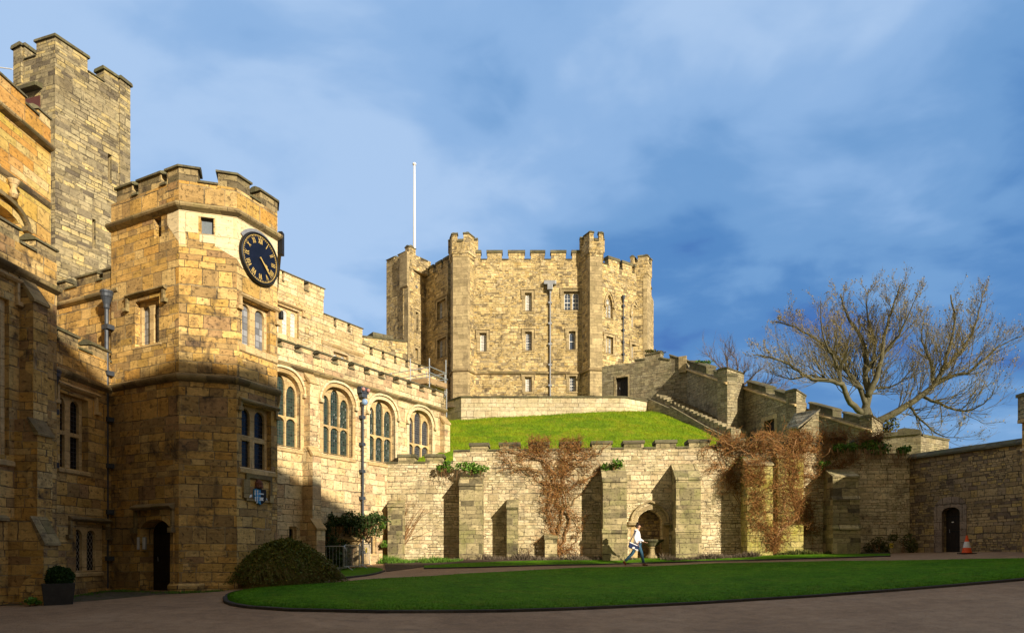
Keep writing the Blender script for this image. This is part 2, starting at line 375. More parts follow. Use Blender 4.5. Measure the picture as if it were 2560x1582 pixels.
def grassmat(name, c0, c1, c2, patch, scale=1.0):
    k = NT(name); ob = k.n('ShaderNodeNewGeometry').outputs['Position']
    a = k.noise(ob, .5 * scale, 4, .6, .3); b = k.noise(ob, 9 * scale, 4, .75); c = k.noise(ob, 45, 3, .8)
    col = k.ramp(a, [(.3, c0), (.5, c1), (.72, c2)]); col = k.mix(k.map(k.noise(ob, 1.3, 4, .65, .5, loc=(5, 5, 5)), .52, .75, 0, .7), col, tuple(patch) + (1,))
    col = k.mix(1.0, col, k.map(b, .28, .72, .55, 1.45), 'MULTIPLY'); col = k.mix(1.0, col, k.map(k.noise(ob, 2.8 * scale, 3, .7), .3, .7, .78, 1.22), 'MULTIPLY'); col = k.mix(1.0, col, k.map(c, .25, .75, .6, 1.4), 'MULTIPLY')
    k.l(col, k.b.inputs['Base Color']); k.b.inputs['Roughness'].default_value = .9; k.b.inputs['Specular IOR Level'].default_value = .1
    k.bump(k.math('MULTIPLY_ADD', c, .6, b), .06, 1.0); return k.m

M = {}
M['tower'] = stone('warm_ashlar', [(.34, .22, .12), (.46, .30, .11), (.54, .35, .14), (.60, .41, .18), (.50, .29, .10), (.62, .45, .22), (.47, .32, .15), (.40, .27, .13)],
                   .54, .265, mortar=(.42, .32, .18), soot=.85, streak=.55, rough=.03, small=.35, seed=1.0, sat=1.08)
M['hall'] = stone('orange_ashlar', [(.54, .29, .09), (.56, .37, .11), (.62, .45, .18), (.54, .27, .08), (.64, .50, .26), (.58, .41, .09)],
                  .75, .30, mortar=(.40, .28, .15), soot=.3, streak=.2, rough=.02, small=0, seed=5.0, ms=.008, sat=1.05)
M['grey_tower'] = stone('grey_weathered_stone', [(.20, .165, .10), (.32, .26, .16), (.40, .34, .21), (.28, .235, .15), (.52, .41, .20), (.36, .30, .19), (.15, .125, .09)],
                        .38, .15, mortar=(.35, .29, .18), soot=.5, streak=.35, rough=.025, small=.3, seed=2.0)
M['chapel'] = stone('pale_gold_ashlar', [(.44, .29, .16), (.64, .49, .26), (.70, .54, .29), (.60, .42, .20), (.68, .54, .32), (.50, .34, .18), (.70, .58, .34)],
                    .60, .29, mortar=(.52, .42, .26), soot=.55, streak=.25, rough=.025, small=.3, seed=3.0, sat=.95)
M['gallery'] = stone('gallery_stone', [(.50, .36, .18), (.62, .46, .24), (.66, .50, .29), (.54, .38, .17), (.60, .46, .28)],
                     .55, .22, mortar=(.48, .38, .22), soot=.35, streak=.25, rough=.02, small=.3, seed=4.0, sat=.98)
M['keep'] = stone('keep_rubble', [(.22, .165, .09), (.52, .385, .17), (.62, .475, .23), (.57, .43, .21), (.47, .33, .13), (.66, .52, .29), (.30, .24, .15), (.60, .455, .22)],
                  .34, .155, mortar=(.52, .41, .24), soot=.8, streak=.45, rough=.03, small=.45, seed=6.0, sat=1.0)
M['curtain'] = stone('pale_rubble', [(.44, .35, .20), (.62, .51, .31), (.69, .58, .37), (.60, .47, .27), (.74, .62, .41), (.54, .44, .27), (.69, .52, .31)],
                     .42, .175, mortar=(.50, .42, .28), soot=.5, streak=.4, rough=.035, moss=.3, mossc=(.25, .23, .08), small=.45, seed=7.0, sat=.98)
M['buttress'] = stone('mossy_block_stone', [(.13, .11, .07), (.30, .26, .15), (.42, .35, .21), (.24, .20, .12), (.48, .40, .24), (.32, .29, .15)],
                      .60, .26, mortar=(.36, .30, .19), soot=.55, streak=.35, rough=.03, moss=.45, mossc=(.20, .20, .06), small=.2, seed=8.0)
M['rightwall'] = stone('brown_rubble', [(.20, .14, .08), (.33, .24, .13), (.42, .31, .17), (.28, .20, .11), (.48, .34, .14), (.35, .26, .16), (.18, .13, .09)],
                       .38, .16, mortar=(.20, .16, .10), soot=.5, streak=.3, rough=.04, small=.45, seed=9.0)
M['stairwall'] = stone('dim_rubble', [(.20, .17, .11), (.30, .26, .17), (.36, .31, .20), (.27, .22, .14), (.33, .29, .20), (.24, .20, .13)],
                       .40, .15, mortar=(.30, .26, .18), soot=.5, streak=.45, rough=.035, small=.3, moss=.2, seed=10.0)
M['terrace'] = stone('pale_lime_stone', [(.50, .42, .27), (.58, .49, .33), (.62, .53, .37), (.54, .44, .29), (.60, .52, .38)],
                     .55, .26, mortar=(.55, .47, .33), soot=.25, streak=.4, sootc=(.22, .17, .10), rough=.02, small=.3, seed=11.0)
M['sooty'] = stone('sooty_battlement_stone', [(.12, .10, .06), (.26, .21, .12), (.40, .31, .17), (.20, .16, .10), (.50, .38, .20), (.16, .13, .08)], .55, .28, mortar=(.30, .24, .14), soot=.9, streak=.6, rough=.03, small=.2, seed=22.0)
M['yellowmoss'] = stone('yellow_lichen_stone', [(.34, .30, .12), (.44, .38, .15), (.52, .44, .20), (.40, .36, .12)], .55, .24, mortar=(.34, .30, .12), soot=.4, streak=.4, rough=.035, moss=.7, mossc=(.34, .31, .03), small=.3, seed=23.0)
M['trim'] = stone('dressed_stone', [(.46, .33, .17), (.54, .40, .22), (.58, .44, .26), (.50, .36, .19)], .8, .36, mortar=(.42, .31, .18), ms=.006, soot=.3, streak=.3, rough=.01, small=0, seed=12.0, grain=.15)
M['newstone'] = stone('new_dressed_stone', [(.62, .52, .34), (.66, .56, .38), (.64, .52, .33)], .7, .30, mortar=(.52, .42, .26), ms=.006, soot=0, streak=.1, rough=.008, small=0, seed=13.0, grain=.1)
M['keeptrim'] = stone('weathered_dressed_stone', [(.30, .24, .14), (.38, .30, .18), (.46, .37, .22), (.34, .27, .16)], .6, .3, mortar=(.38, .30, .18), ms=.008, soot=.4, streak=.3, rough=.012, small=0, seed=14.0, grain=.2)
M['coping'] = stone('dark_mossy_coping', [(.085, .078, .05), (.13, .115, .075), (.17, .155, .10), (.11, .10, .065)], .9, .5, mortar=(.10, .09, .06), ms=.008, soot=.5, streak=.3, rough=.015, moss=.5, mossc=(.13, .13, .05), small=0, seed=15.0)
M['string'] = stone('sooty_string_stone', [(.16, .12, .07), (.30, .23, .13), (.38, .29, .16), (.22, .17, .10)], .9, .5, mortar=(.12, .10, .06), ms=.006, soot=.75, streak=.3, rough=.012, moss=.35, small=0, seed=16.0)
M['slate'] = stone('stone_slates', [(.20, .17, .12), (.30, .27, .20), (.38, .34, .26), (.26, .23, .17)], .35, .22, mortar=(.08, .07, .05), soot=.3, streak=.2, rough=.03, small=0, seed=17.0)
M['wood'] = plain('dark_door_oak', (.018, .013, .010), .55, var=.3, scale=6, bump=.004)
M['interior'] = plain('dark_room', (.015, .012, .010), .9)
M['lead'] = plain('painted_downpipe', (.055, .065, .085), .45, metal=.2, var=.25, scale=5)
M['leadpale'] = plain('pale_lead', (.26, .27, .29), .5, metal=.3, var=.2)
M['iron'] = plain('black_iron', (.02, .02, .022), .5, metal=.5)
M['white'] = plain('white_paint', (.78, .77, .74), .45, var=.05)
M['glass_lead'] = glass('leaded_green_glass', (.020, .040, .030), 0, 9.0, 9.0, .18, .22, leadcol=(.055, .055, .05))
M['glass_stained'] = glass('dark_stained_glass', (.012, .014, .022), 0, 12.0, 9.0, .22, .3, leadcol=(.10, .10, .10))
M['glass_dark'] = glass('dark_leaded_glass', (.008, .009, .012), 0, 9.0, 7.5, .14, .15, leadcol=(.035, .035, .04))
M['glass_diamond'] = glass('diamond_leaded_glass', (.006, .006, .008), 0, 7.5, 5.2, .14, .2, diamond=True, leadcol=(.30, .28, .24))
M['glass_pale'] = glass('pale_curtained_glass', (.24, .25, .27), 0, 6.0, 5.0, .12, .15, leadcol=(.12, .12, .13))
M['glass_sash'] = plain('sash_glass', (.05, .07, .11), .06, spec=.8, var=.3, scale=2)
M['glass_blind'] = plain('glass_with_blind', (.52, .50, .46), .2, spec=.6, var=.15, scale=3)
M['glass_sky'] = plain('frosted_pane', (.16, .19, .22), .25, spec=.7, var=.15, scale=30)
# ---------------------------------------------------------------- ground relief
def rbf(pts, lin=True):
    P = np.array([(p[0], p[1]) for p in pts], float); z = np.array([p[2] for p in pts], float); n = len(P)
    def ph(d): return np.where(d > 1e-9, d * d * np.log(np.maximum(d, 1e-9)), 0.0)
    D = np.sqrt(((P[:, None] - P[None]) ** 2).sum(-1)); A = np.zeros((n + 3, n + 3)); A[:n, :n] = ph(D) + np.eye(n) * 1.0
    A[:n, n] = 1; A[:n, n + 1:] = P; A[n, :n] = 1; A[n + 1:, :n] = P.T
    w = np.linalg.solve(A, np.concatenate([z, [0, 0, 0]]))
    def f(x, y):
        d = np.sqrt((P[:, 0] - x) ** 2 + (P[:, 1] - y) ** 2)
        return float(ph(d) @ w[:n] + w[n] + w[n + 1] * x + w[n + 2] * y)
    return f
_g = rbf([(-10.9, 21, -1.05), (-9.8, 20, -1.06), (-12.4, 17, -1.18), (-13, 10, -1.5), (0, 14.2, -1.6), (5.2, 28.3, -.42), (-1.75, 31, -.1), (11.7, 30.7, .1),
          (17.8, 30.5, .18), (19.0, 25.8, .15), (-5.9, 31.4, -.28), (-8, 26.5, -.72), (0, 2, -1.6), (18, 12, -1.0), (-15, 0, -1.6), (26, 0, -1.3), (5, 22, -.98), (12, 25, -.42), (-3, 26, -.66), (-6.65, 19.9, -.86), (-7.6, 19.2, -1.06), (-5.2, 22, -.72), (-8.3, 20.3, -1.0), (-4, 18.5, -1.1)])
def G(x, y): return _g(min(max(x, -14), 24), min(max(y, 2), 32))
def ground_at(k, x, y):
    u, v = q(k, x, y); rx = (u - CU) / FPX; rz = (CV - v) / FPX; Y = 8.0
    while Y < 34:
        if rz * Y <= G(rx * Y, Y): break
        Y += 0.25
    else: return Vector((rx * 31, 31, G(rx * 31, 31)))
    Y0 = Y; lo, hi = 8.0, Y0
    Y = 8.0
    while rz * Y > G(rx * Y, Y): Y += 0.05
    return Vector((rx * Y, Y, G(rx * Y, Y)))

k = NT('courtyard_tarmac'); ob = k.n('ShaderNodeNewGeometry').outputs['Position']
a_ = k.noise(ob, .35, 4, .6, .3); b_ = k.noise(ob, 3.0, 5, .7); c_ = k.noise(ob, 60, 2, .8)
col = k.ramp(a_, [(.3, (.26, .160, .090)), (.5, (.32, .200, .112)), (.7, (.37, .24, .140))])
col = k.mix(1.0, col, k.map(b_, .3, .7, .8, 1.2), 'MULTIPLY'); col = k.mix(1.0, col, k.map(c_, .25, .75, .45, 1.55), 'MULTIPLY')
st_ = k.map(k.noise(ob, .8, 5, .7, .6, sc=(.35, 1.6, 1)), .56, .74); col = k.mix(k.math('MULTIPLY', st_, .4), col, (.10, .07, .05, 1)); gr_ = k.map(k.noise(ob, 28, 2, .6), .66, .74); col = k.mix(k.math('MULTIPLY', gr_, .6), col, (.40, .34, .27, 1)); vor = k.n('ShaderNodeTexVoronoi'); vor.feature = 'DISTANCE_TO_EDGE'; vor.inputs['Scale'].default_value = .16; dn = k.n('ShaderNodeVectorMath', operation='ADD')
nn = k.n('ShaderNodeTexNoise'); nn.inputs['Scale'].default_value = .9; nn.inputs['Detail'].default_value = 5; k.l(ob, nn.inputs[0]); k.l(ob, dn.inputs[0]); k.l(nn.outputs[1], dn.inputs[1]); k.l(dn.outputs[0], vor.inputs[0])
cr = k.math('LESS_THAN', vor.outputs[0], .004); col = k.mix(k.math('MULTIPLY', cr, .12), col, (.05, .035, .03, 1))
k.l(col, k.b.inputs['Base Color']); k.b.inputs['Roughness'].default_value = .9; k.b.inputs['Specular IOR Level'].default_value = .2
k.bump(k.math('MULTIPLY_ADD', b_, .3, c_), .012, .8); M['tarmac'] = k.m
M['soil'] = plain('bed_soil', (.075, .05, .035), .95, var=.35, scale=5, bump=.05)
M['lawn'] = grassmat('court_lawn', (.060, .165, .004), (.080, .205, .005), (.110, .235, .007), (.150, .215, .012))
M['moundgrass'] = grassmat('mound_turf', (.110, .210, .008), (.180, .275, .008), (.270, .300, .012), (.340, .290, .030))
M['kerb'] = stone('kerb_stone', [(.045, .04, .035), (.07, .062, .052), (.055, .048, .04)], .7, .3, mortar=(.03, .027, .022), ms=.012, soot=.2, streak=0, rough=.01, small=0, seed=18.0)
M['cobble'] = plain('mossy_earth', (.13, .10, .065), .95, var=.4, scale=7, bump=.05, dark=(.06, .10, .02), darkamt=.7)

def ground():
    xs = [-600, -300, -120, -60, -40] + [-30 + i for i in range(61)] + [40, 60, 120, 300, 600]
    ys = [-600, -300, -120, -60, -30] + [-20 + i for i in range(56)] + [45, 60, 120, 300, 600]
    m = MB(); n = len(ys)
    m.add([(x, y, G(x, y)) for x in xs for y in ys], [(i * n + j, (i + 1) * n + j, (i + 1) * n + j + 1, i * n + j + 1) for i in range(len(xs) - 1) for j in range(n - 1)])
    tag(m.build('ground', M['tarmac'], smooth=True), kind='structure')
ground()
def interp(pts, t):
    """piecewise linear on x"""
    for (x0, y0), (x1, y1) in zip(pts, pts[1:]):
        if t <= x1: return y0 + (y1 - y0) * (t - x0) / (x1 - x0)
    return pts[-1][1]
def sheet(name, near, far, mat, h, nx=80, ny=10, edge=.03, kind='structure', left_round=0):
    """turf sheet between two edge curves given as ground points; h above the ground"""
    m = MB(); rows = []
    def resample(P, n):
        d = [0]
        for a, b in zip(P, P[1:]): d.append(d[-1] + (b - a).length)
        out = []
        for i in range(n + 1):
            t = d[-1] * i / n; j = 0
            while j < len(d) - 2 and d[j + 1] < t: j += 1
            f = (t - d[j]) / max(1e-9, d[j + 1] - d[j]); out.append(P[j].lerp(P[j + 1], f))
        return out
    N_ = resample(near, nx); F_ = resample(far, nx); V = []
    for i in range(nx + 1):
        for j in range(ny + 1):
            f = j / ny; p = N_[i].lerp(F_[i], f); V.append((p.x, p.y, G(p.x, p.y) + h + .02 * math.sin(f * math.pi)))
    w = ny + 1
    fs = [(i * w + j, (i + 1) * w + j, (i + 1) * w + j + 1, i * w + j + 1) for i in range(nx) for j in range(ny)]
    m.add(V, fs)
    # skirt down into the ground
    for e in (0, ny):
        ring = [V[i * w + e] for i in range(nx + 1)]; low = [(x, y, z - h - .1) for x, y, z in ring]; o = nx + 1
        m.add(ring + low, [(i, i + o, i + 1 + o, i + 1) if e == 0 else (i + 1, i + 1 + o, i + o, i) for i in range(nx)])
    ob = m.build(name, mat, smooth=False); tag(ob, kind=kind); return N_, F_
def kerb(name, pts, w, h, side=1):
    m = MB(); P = [Vector((p.x, p.y)) for p in pts]
    V = []
    for i, p in enumerate(P):
        d = (P[min(i + 1, len(P) - 1)] - P[max(i - 1, 0)]).normalized(); n = Vector((d.y, -d.x)) * side
        z = G(p.x, p.y); a = p + n * w
        V += [(p.x, p.y, z - .1), (a.x, a.y, z - .1), (a.x, a.y, z + h - .015), (a.x - n.x * .015, a.y - n.y * .015, z + h), (p.x, p.y, z + h)]
    fs = []
    for i in range(len(P) - 1):
        for e in range(5):
            f = (e + 1) % 5; fs.append((i * 5 + e, i * 5 + f, (i + 1) * 5 + f, (i + 1) * 5 + e))
    m.add(V, fs); tag(m.build(name, M['kerb']), kind='structure')
gp = lambda L: [ground_at('P', x, y) for x, y in L]
near = gp([(570, 1495), (572, 1506), (590, 1513), (628, 1519), (732, 1526), (941, 1530), (1255, 1528), (1569, 1517), (1883, 1500), (2197, 1479), (2560, 1449), (2600, 1446)])
far = gp([(570, 1495), (574, 1487), (592, 1481), (628, 1474), (732, 1466), (837, 1460), (1151, 1436), (1464, 1420), (1778, 1410), (2092, 1404), (2560, 1398), (2600, 1397.5)])
near.append(near[-1] + Vector((4, .2, 0))); far.append(far[-1] + Vector((3, -1, 0)))
Nn, Ff = sheet('lawn', near, far, M['lawn'], .05, 110, 16)
kerb('lawn_kerb', Nn, .13, .065, 1); kerb('lawn_kerb', Ff[:14], .1, .05, -1)
near2 = gp([(1060, 1421.5), (1200, 1418.5), (1400, 1413), (1600, 1408), (1750, 1404), (1900, 1400), (2100, 1394.5), (2225, 1390.5)])
far2 = gp([(1060, 1415), (1200, 1407), (1400, 1401), (1600, 1396), (1750, 1393), (1900, 1390), (2100, 1385.5), (2225, 1385)])
Nn2, Ff2 = sheet('lawn_strip', near2, far2, M['lawn'], .04, 50, 4); kerb('lawn_kerb', Nn2, .08, .05, 1)
near3 = gp([(800, 1449), (850, 1447), (900, 1441), (940, 1434), (957, 1428)]); far3 = gp([(800, 1432), (850, 1424), (900, 1420), (940, 1420), (957, 1424)])
Nn3, _ = sheet('lawn_patch', near3, far3, M['lawn'], .05, 20, 6); kerb('lawn_kerb', Nn3, .10, .06, 1)
# planting beds along the foot of the curtain wall
bn = gp([(965, 1429), (1060, 1416)]) + Ff2[2:]
bw = [plan(u, interp([(960, 31.5), (2280, 30.6)], u)) for u in (960, 1100, 1300, 1500, 1700, 1900, 2100, 2230)]
sheet('planting_bed', bn, [Vector((p.x, p.y, 0)) for p in bw], M['soil'], .025, 50, 4)
cb = gp([(0, 1513), (60, 1512), (150, 1507), (260, 1499), (380, 1487), (460, 1482)]); cf = [Vector((p.x, p.y, 0)) for p in (plan(-8, 16.5), plan(60, 17.3), plan(130, 18.3), plan(278, 21.35), plan(400, 20.7), plan(448, 20.0))]
cf = [Vector((-12.7, 16.2, 0)), Vector((-12.5, 17.3, 0)), Vector((-12.4, 18.4, 0)), Vector((-12.62, 21.0, 0)), Vector((-11.5, 20.9, 0)), Vector((-9.9, 20.1, 0))]
sheet('cobbled_verge', cb, cf, M['cobble'], .006, 30, 6)

# ---------------------------------------------------------------- castle mound
_m = rbf([(-8, 32, 4.2), (0, 32, 4.2), (6, 32, 4.2), (12, 32, 4.2), (18, 32, 4.0), (-5, 39, 6.9), (2, 39, 7.1), (9, 39.5, 7.2), (-5, 46.3, 9.1), (0, 46, 9.4), (3.2, 46, 9.58), (9.2, 46, 9.75), (11.2, 46.6, 9.7), (12.2, 45.8, 9.1),
          (12.6, 43.3, 8.0), (13.3, 41.2, 6.8), (16, 41.5, 6.4), (18, 39.5, 5.6), (21, 37, 4.9), (23, 44, 7.9), (26, 52, 8), (2, 58, 10.4), (10, 58, 10.4), (-8, 58, 9), (15, 36, 5.4), (30, 36, 4), (14.5, 52, 10)])
def MZ(x, y): return _m(x, y)
def mound():
    nx, ny = 66, 60; m = MB(); X0, X1, Y0, Y1 = -9.0, 34.0, 31.95, 72.0
    xs = [X0 + (X1 - X0) * i / nx for i in range(nx + 1)]; ys = [Y0 + (Y1 - Y0) * j / ny for j in range(ny + 1)]
    w = ny + 1
    V = [(x, y, MZ(x, min(y, 58)) + .05 * math.sin(x * 1.3) * math.sin(y * 1.1)) for x in xs for y in ys]
    m.add(V, [(i * w + j, (i + 1) * w + j, (i + 1) * w + j + 1, i * w + j + 1) for i in range(nx) for j in range(ny)])
    ring = [V[i * w] for i in range(nx + 1)]; m.add(ring + [(x, y, -.5) for x, y, z in ring], [(i, i + nx + 1, i + nx + 2, i + 1) for i in range(nx)])
    for e in (0, nx):
        ring = [V[e * w + j] for j in range(w)]; m.add(ring + [(x, y, -.5) for x, y, z in ring], [(j, j + w, j + 1 + w, j + 1) for j in range(w - 1)])
    ring = [V[i * w + ny] for i in range(nx + 1)]; m.add(ring + [(x, y, -.5) for x, y, z in ring], [(i, i + nx + 1, i + nx + 2, i + 1) for i in range(nx)])
    tag(m.build('mound', M['moundgrass'], smooth=True), kind='structure')
mound()
# ---------------------------------------------------------------- masonry helpers
def grow(pl, e):
    cx = sum(a for a, z in pl) / len(pl); cz = sum(z for a, z in pl) / len(pl)
    return [(a + (e if a > cx else -e), z + (e if z > cz else -e)) for a, z in pl]
def lights_px(F, k, L, d, rise=.5, rect_=False):
    """L = [(x0,x1,ytop,ybot)]; the first light fixes the heights"""
    out = []
    for i, (x0, x1, yt, yb) in enumerate(L):
        a0 = F.S(k, x0, d); a1 = F.S(k, x1, d); zt = F.hit(k, (x0 + x1) / 2, yt, d)[1]; z0 = F.hit(k, (x0 + x1) / 2, yb, d)[1]
        out.append([a0, a1, z0, zt - (0 if rect_ else rise * (a1 - a0)), zt])
    return out
def same(L, w=True):
    z0 = sum(l[2] for l in L) / len(L); zt = sum(l[4] for l in L) / len(L); W = sum(l[1] - l[0] for l in L) / len(L); r = sum(l[4] - l[3] for l in L) / len(L)
    return [[(l[0] + l[1]) / 2 - W / 2, (l[0] + l[1]) / 2 + W / 2, z0, zt - r, zt] for l in L]
def window(root, F, hole, L, kind='round', rec=.12, th=.12, trim='trim', gl='glass_lead', sash=None, hood=None, sill=None, name='window', hoodmat='trim', label=None, dd=0.0):
    m = MB(); hl = [arch(a0, a1, z0, zs, zt, 10, kind) if zt - zs > .01 else rect(a0, a1, z0, zt) for a0, a1, z0, zs, zt in L]
    m.slab(F, grow(hole, .02), hl, dd - rec, dd - rec - th)
    w = m.build(name, M[trim], root, bevel=.008 if len(L) < 7 else 0)
    if label: w['label'] = label
    g = MB(); A0 = min(l[0] for l in L) - .03; A1 = max(l[1] for l in L) + .03; Z0 = min(l[2] for l in L) - .03; Z1 = max(l[4] for l in L) + .03
    for a0, a1, z0, zs, zt in L: g.box(F, a0 - .015, a1 + .015, z0 - .015, zt + .015, dd - rec - th + .03, dd - rec - th + .015)
    g.build('glass', M[gl], w)
    if sash:
        s = MB(); nx, nz = sash
        for a0, a1, z0, zs, zt in L:
            d0, d1 = dd - rec - th + .065, dd - rec - th + .035; b = .022
            hh = lambda a: (zs + (zt - zs) * (1 - abs((2 * a - a0 - a1) / (a1 - a0)) ** 2) ** .5) if zt > zs + .01 else zt
            s.box(F, a0, a0 + b * 1.6, z0, zs, d0, d1); s.box(F, a1 - b * 1.6, a1, z0, zs, d0, d1); s.box(F, a0 + b * 1.6, a1 - b * 1.6, z0, z0 + b * 2.2, d0, d1)
            for i in range(1, nx): a = a0 + (a1 - a0) * i / nx; s.box(F, a - b / 2, a + b / 2, z0 + b * 2.2, hh(a), d0 + .004, d1)
            for j in range(1, nz): z = z0 + (zs + (zt - zs) * .3 - z0) * j / (nz - .2); t = b * (1.1 if j == nz // 2 else .5); s.box(F, a0 + b * 1.6, a1 - b * 1.6, z - t, z + t, d0 + .002, d1)
            if zt > zs + .01:
                o = arch(a0, a1, zs - .01, zs, zt, 10, kind); inn = arch(a0 + b * 1.4, a1 - b * 1.4, zs - .005, zs, zt - b * 1.4, 10, kind); s.slab(F, o, [inn], d0 + .006, d1)
        s.build('sash_bars', M['white'], w)
    if hood:
        h = MB()
        if hood[0] == 'label':
            _, a0, a1, z, drop = hood; o = .13
            h.extr(F, [(dd - .02, z), (dd + .06, z), (dd + o, z + .05), (dd + o, z + .09), (dd - .02, z + .17)], a0 - .07, a1 + .07)
            if drop > 0:
                for s_, aa in ((0, a0), (1, a1)):
                    h.box(F, aa - .07, aa + .01, z - drop, z, dd - .02, dd + .08); b0, b1 = (aa - .17, aa + .02) if s_ == 0 else (aa - .08, aa + .11)
                    h.box(F, b0, b1, z - drop - .11, z - drop, dd - .02, dd + .11)
        else:
            _, pts, wd, pr = hood
            h.slab(F, strip(pts, wd), (), dd + pr, dd - .02); h.slab(F, strip(pts, wd * .5), (), dd + pr * .5, dd - .03)
            for p in (pts[0], pts[-1]): h.box(F, p[0] - wd, p[0] + wd, p[1] - .14, p[1], dd - .02, dd + pr + .05)
        h.build('hood_mould', M[hoodmat], w, bevel=.01)
    if sill:
        a0, a1, z, hh, pr = sill; s = MB()
        s.extr(F, [(dd - rec - .05, z), (dd + .004, z - .05), (dd + pr, z - .09), (dd + pr, z - hh + .03), (dd + pr * .3, z - hh), (dd - .02, z - hh)], a0, a1)
        s.build('sill', M[trim], w, bevel=.006)
    return hole
def merlon(root, F, a0, a1, z0, z1, th=.4, mat='tower', ch=.16, over=.05, cmat='coping', m0=0.0, m1=0.0, style='saddle', lean=0.0):
    b = MB(); b.slab(F, [(a0, z0), (a1, z0 + lean), (a1, z1 + lean), (a0, z1)], (), 0, -th, m0, m1)
    o = b.build('merlon', M[mat], root)
    c = MB(); c0 = a0 - (over if m0 == 0 else 0); c1 = a1 + (over if m1 == 0 else 0)
    if style == 'saddle': pf = [(over, z1), (over, z1 + ch * .35), (-th * .35, z1 + ch), (-th * .65, z1 + ch), (-th - over, z1 + ch * .35), (-th - over, z1)]
    else: pf = [(over, z1), (over, z1 + ch * .5), (over - .04, z1 + ch), (-th - over + .04, z1 + ch), (-th - over, z1 + ch * .5), (-th - over, z1)]
    n = len(pf); k0 = 1 if m0 else 0; k1 = 1 if m1 else 0
    V = [F.w(c0 + (-(d) * m0 / th if m0 else 0), z, d) for d, z in pf] + [F.w(c1 - (-(d) * m1 / th if m1 else 0), z + lean, d) for d, z in pf]
    c.add(V, [tuple(range(n)), tuple(range(2 * n - 1, n - 1, -1))] + [(i, i + n, (i + 1) % n + n, (i + 1) % n) for i in range(n)])
    # make normals outward
    cc = c.build('coping_stone', M[cmat], o)
    bm = bmesh.new(); bm.from_mesh(cc.data); bmesh.ops.recalc_face_normals(bm, faces=bm.faces); bm.to_mesh(cc.data); bm.free()
    return o
def crenel_caps(root, F, gaps, z, th=.4, h=.10, over=.05, cmat='coping'):
    for a0, a1 in gaps:
        c = MB(); c.extr(F, [(over, z), (over, z + h * .6), (-.06, z + h), (-th + .06, z + h), (-th - over, z + h * .6), (-th - over, z)], a0 + .003, a1 - .003); c.build('crenel_coping', M[cmat], root)
def battlement(root, F, k, spans, a_lo, a_hi, z0, z1, **kw):
    """spans = merlon pixel columns; z0 parapet top, z1 merlon top (without coping)"""
    th = kw.get('th', .4); al = sorted((F.S(k, x0), F.S(k, x1)) for x0, x1 in spans); ck = kw.get('ch', .16)
    for a0, a1 in al: merlon(root, F, a0, a1, z0, z1 - ck, **kw)
    gaps = []; cur = a_lo
    for a0, a1 in al:
        if a0 - cur > .05: gaps.append((cur, a0))
        cur = a1
    if a_hi - cur > .05: gaps.append((cur, a_hi))
    crenel_caps(root, F, gaps, z0, th, cmat=kw.get('cmat', 'coping'))
STR = lambda z, o=.14: [(-.03, z - .02), (.02, z), (o * .8, z + .07), (o, z + .12), (o, z + .17), (-.03, z + .26)]
def pipe(root, F, a, z0, z1, d=.12, r=.055, hopper=True, mat='lead', brackets=3):
    m = MB(); m.tube([F.w(a, z0, d), F.w(a, z1, d)], r, 10); p = m.build('downpipe', M[mat], root, smooth=False)
    if hopper:
        h = MB(); c = F.w(a, 0, d)
        h.lathe((c.x, c.y, 0), [(r, z1 - .25), (r * 1.5, z1 - .2), (r * 1.5, z1 - .1), (r * 2.6, z1 + .12), (r * 2.9, z1 + .14), (r * 2.9, z1 + .24), (r * 3.2, z1 + .27), (r * 3.2, z1 + .32), (r * 2.6, z1 + .32)], 14); h.build('hopper', M[mat], p)
    for i in range(brackets): b = MB(); z = z0 + (z1 - z0) * (i + .6) / (brackets + .2); b.box(F, a - r * 2.4, a + r * 2.4, z, z + .14, d + r + .01, .0); b.build('bracket', M[mat], p)
    return p
def roof(root, pts, z, mat='leadpale'):
    m = MB(); n = len(pts); m.add([(p[0], p[1], z) for p in pts] + [(p[0], p[1], z - .2) for p in pts], [tuple(range(n)), tuple(range(2 * n - 1, n - 1, -1))] + [(i, (i + 1) % n, (i + 1) % n + n, i + n) for i in range(n)])
    o = m.build('roof', M[mat], root); bm = bmesh.new(); bm.from_mesh(o.data); bmesh.ops.recalc_face_normals(bm, faces=bm.faces); bm.to_mesh(o.data); bm.free(); return o
def buttress(root, F, stages, mat='buttress', capmat='coping', wall_d=0.0):
    """stages from the ground up: (a0,a1,z0,z1,d,caph) -- each ends in a sloped weathering back to the next depth"""
    m = MB(); cs = []
    for i, (a0, a1, z0, z1, d, ch) in enumerate(stages):
        c = MB(); cs.append(c)
        nd = stages[i + 1][4] if i + 1 < len(stages) else wall_d
        m.extr(F, [(wall_d - .05, z0), (d, z0), (d, z1), (nd, z1 + ch), (wall_d - .05, z1 + ch)], a0, a1)
        c.extr(F, [(d + .05, z1 - .06), (d + .05, z1), (nd, z1 + ch + .05), (nd - .03, z1 + ch), (d - .05, z1 - .06)], a0 - .03, a1 + .03)
    o = m.build('buttress', M[mat], root); cc = [c.build('weathering_slab', M[capmat], o) for c in cs]
    for x in [o] + cc:
        bm = bmesh.new(); bm.from_mesh(x.data); bmesh.ops.recalc_face_normals(bm, faces=bm.faces); bm.to_mesh(x.data); bm.free()
    return o
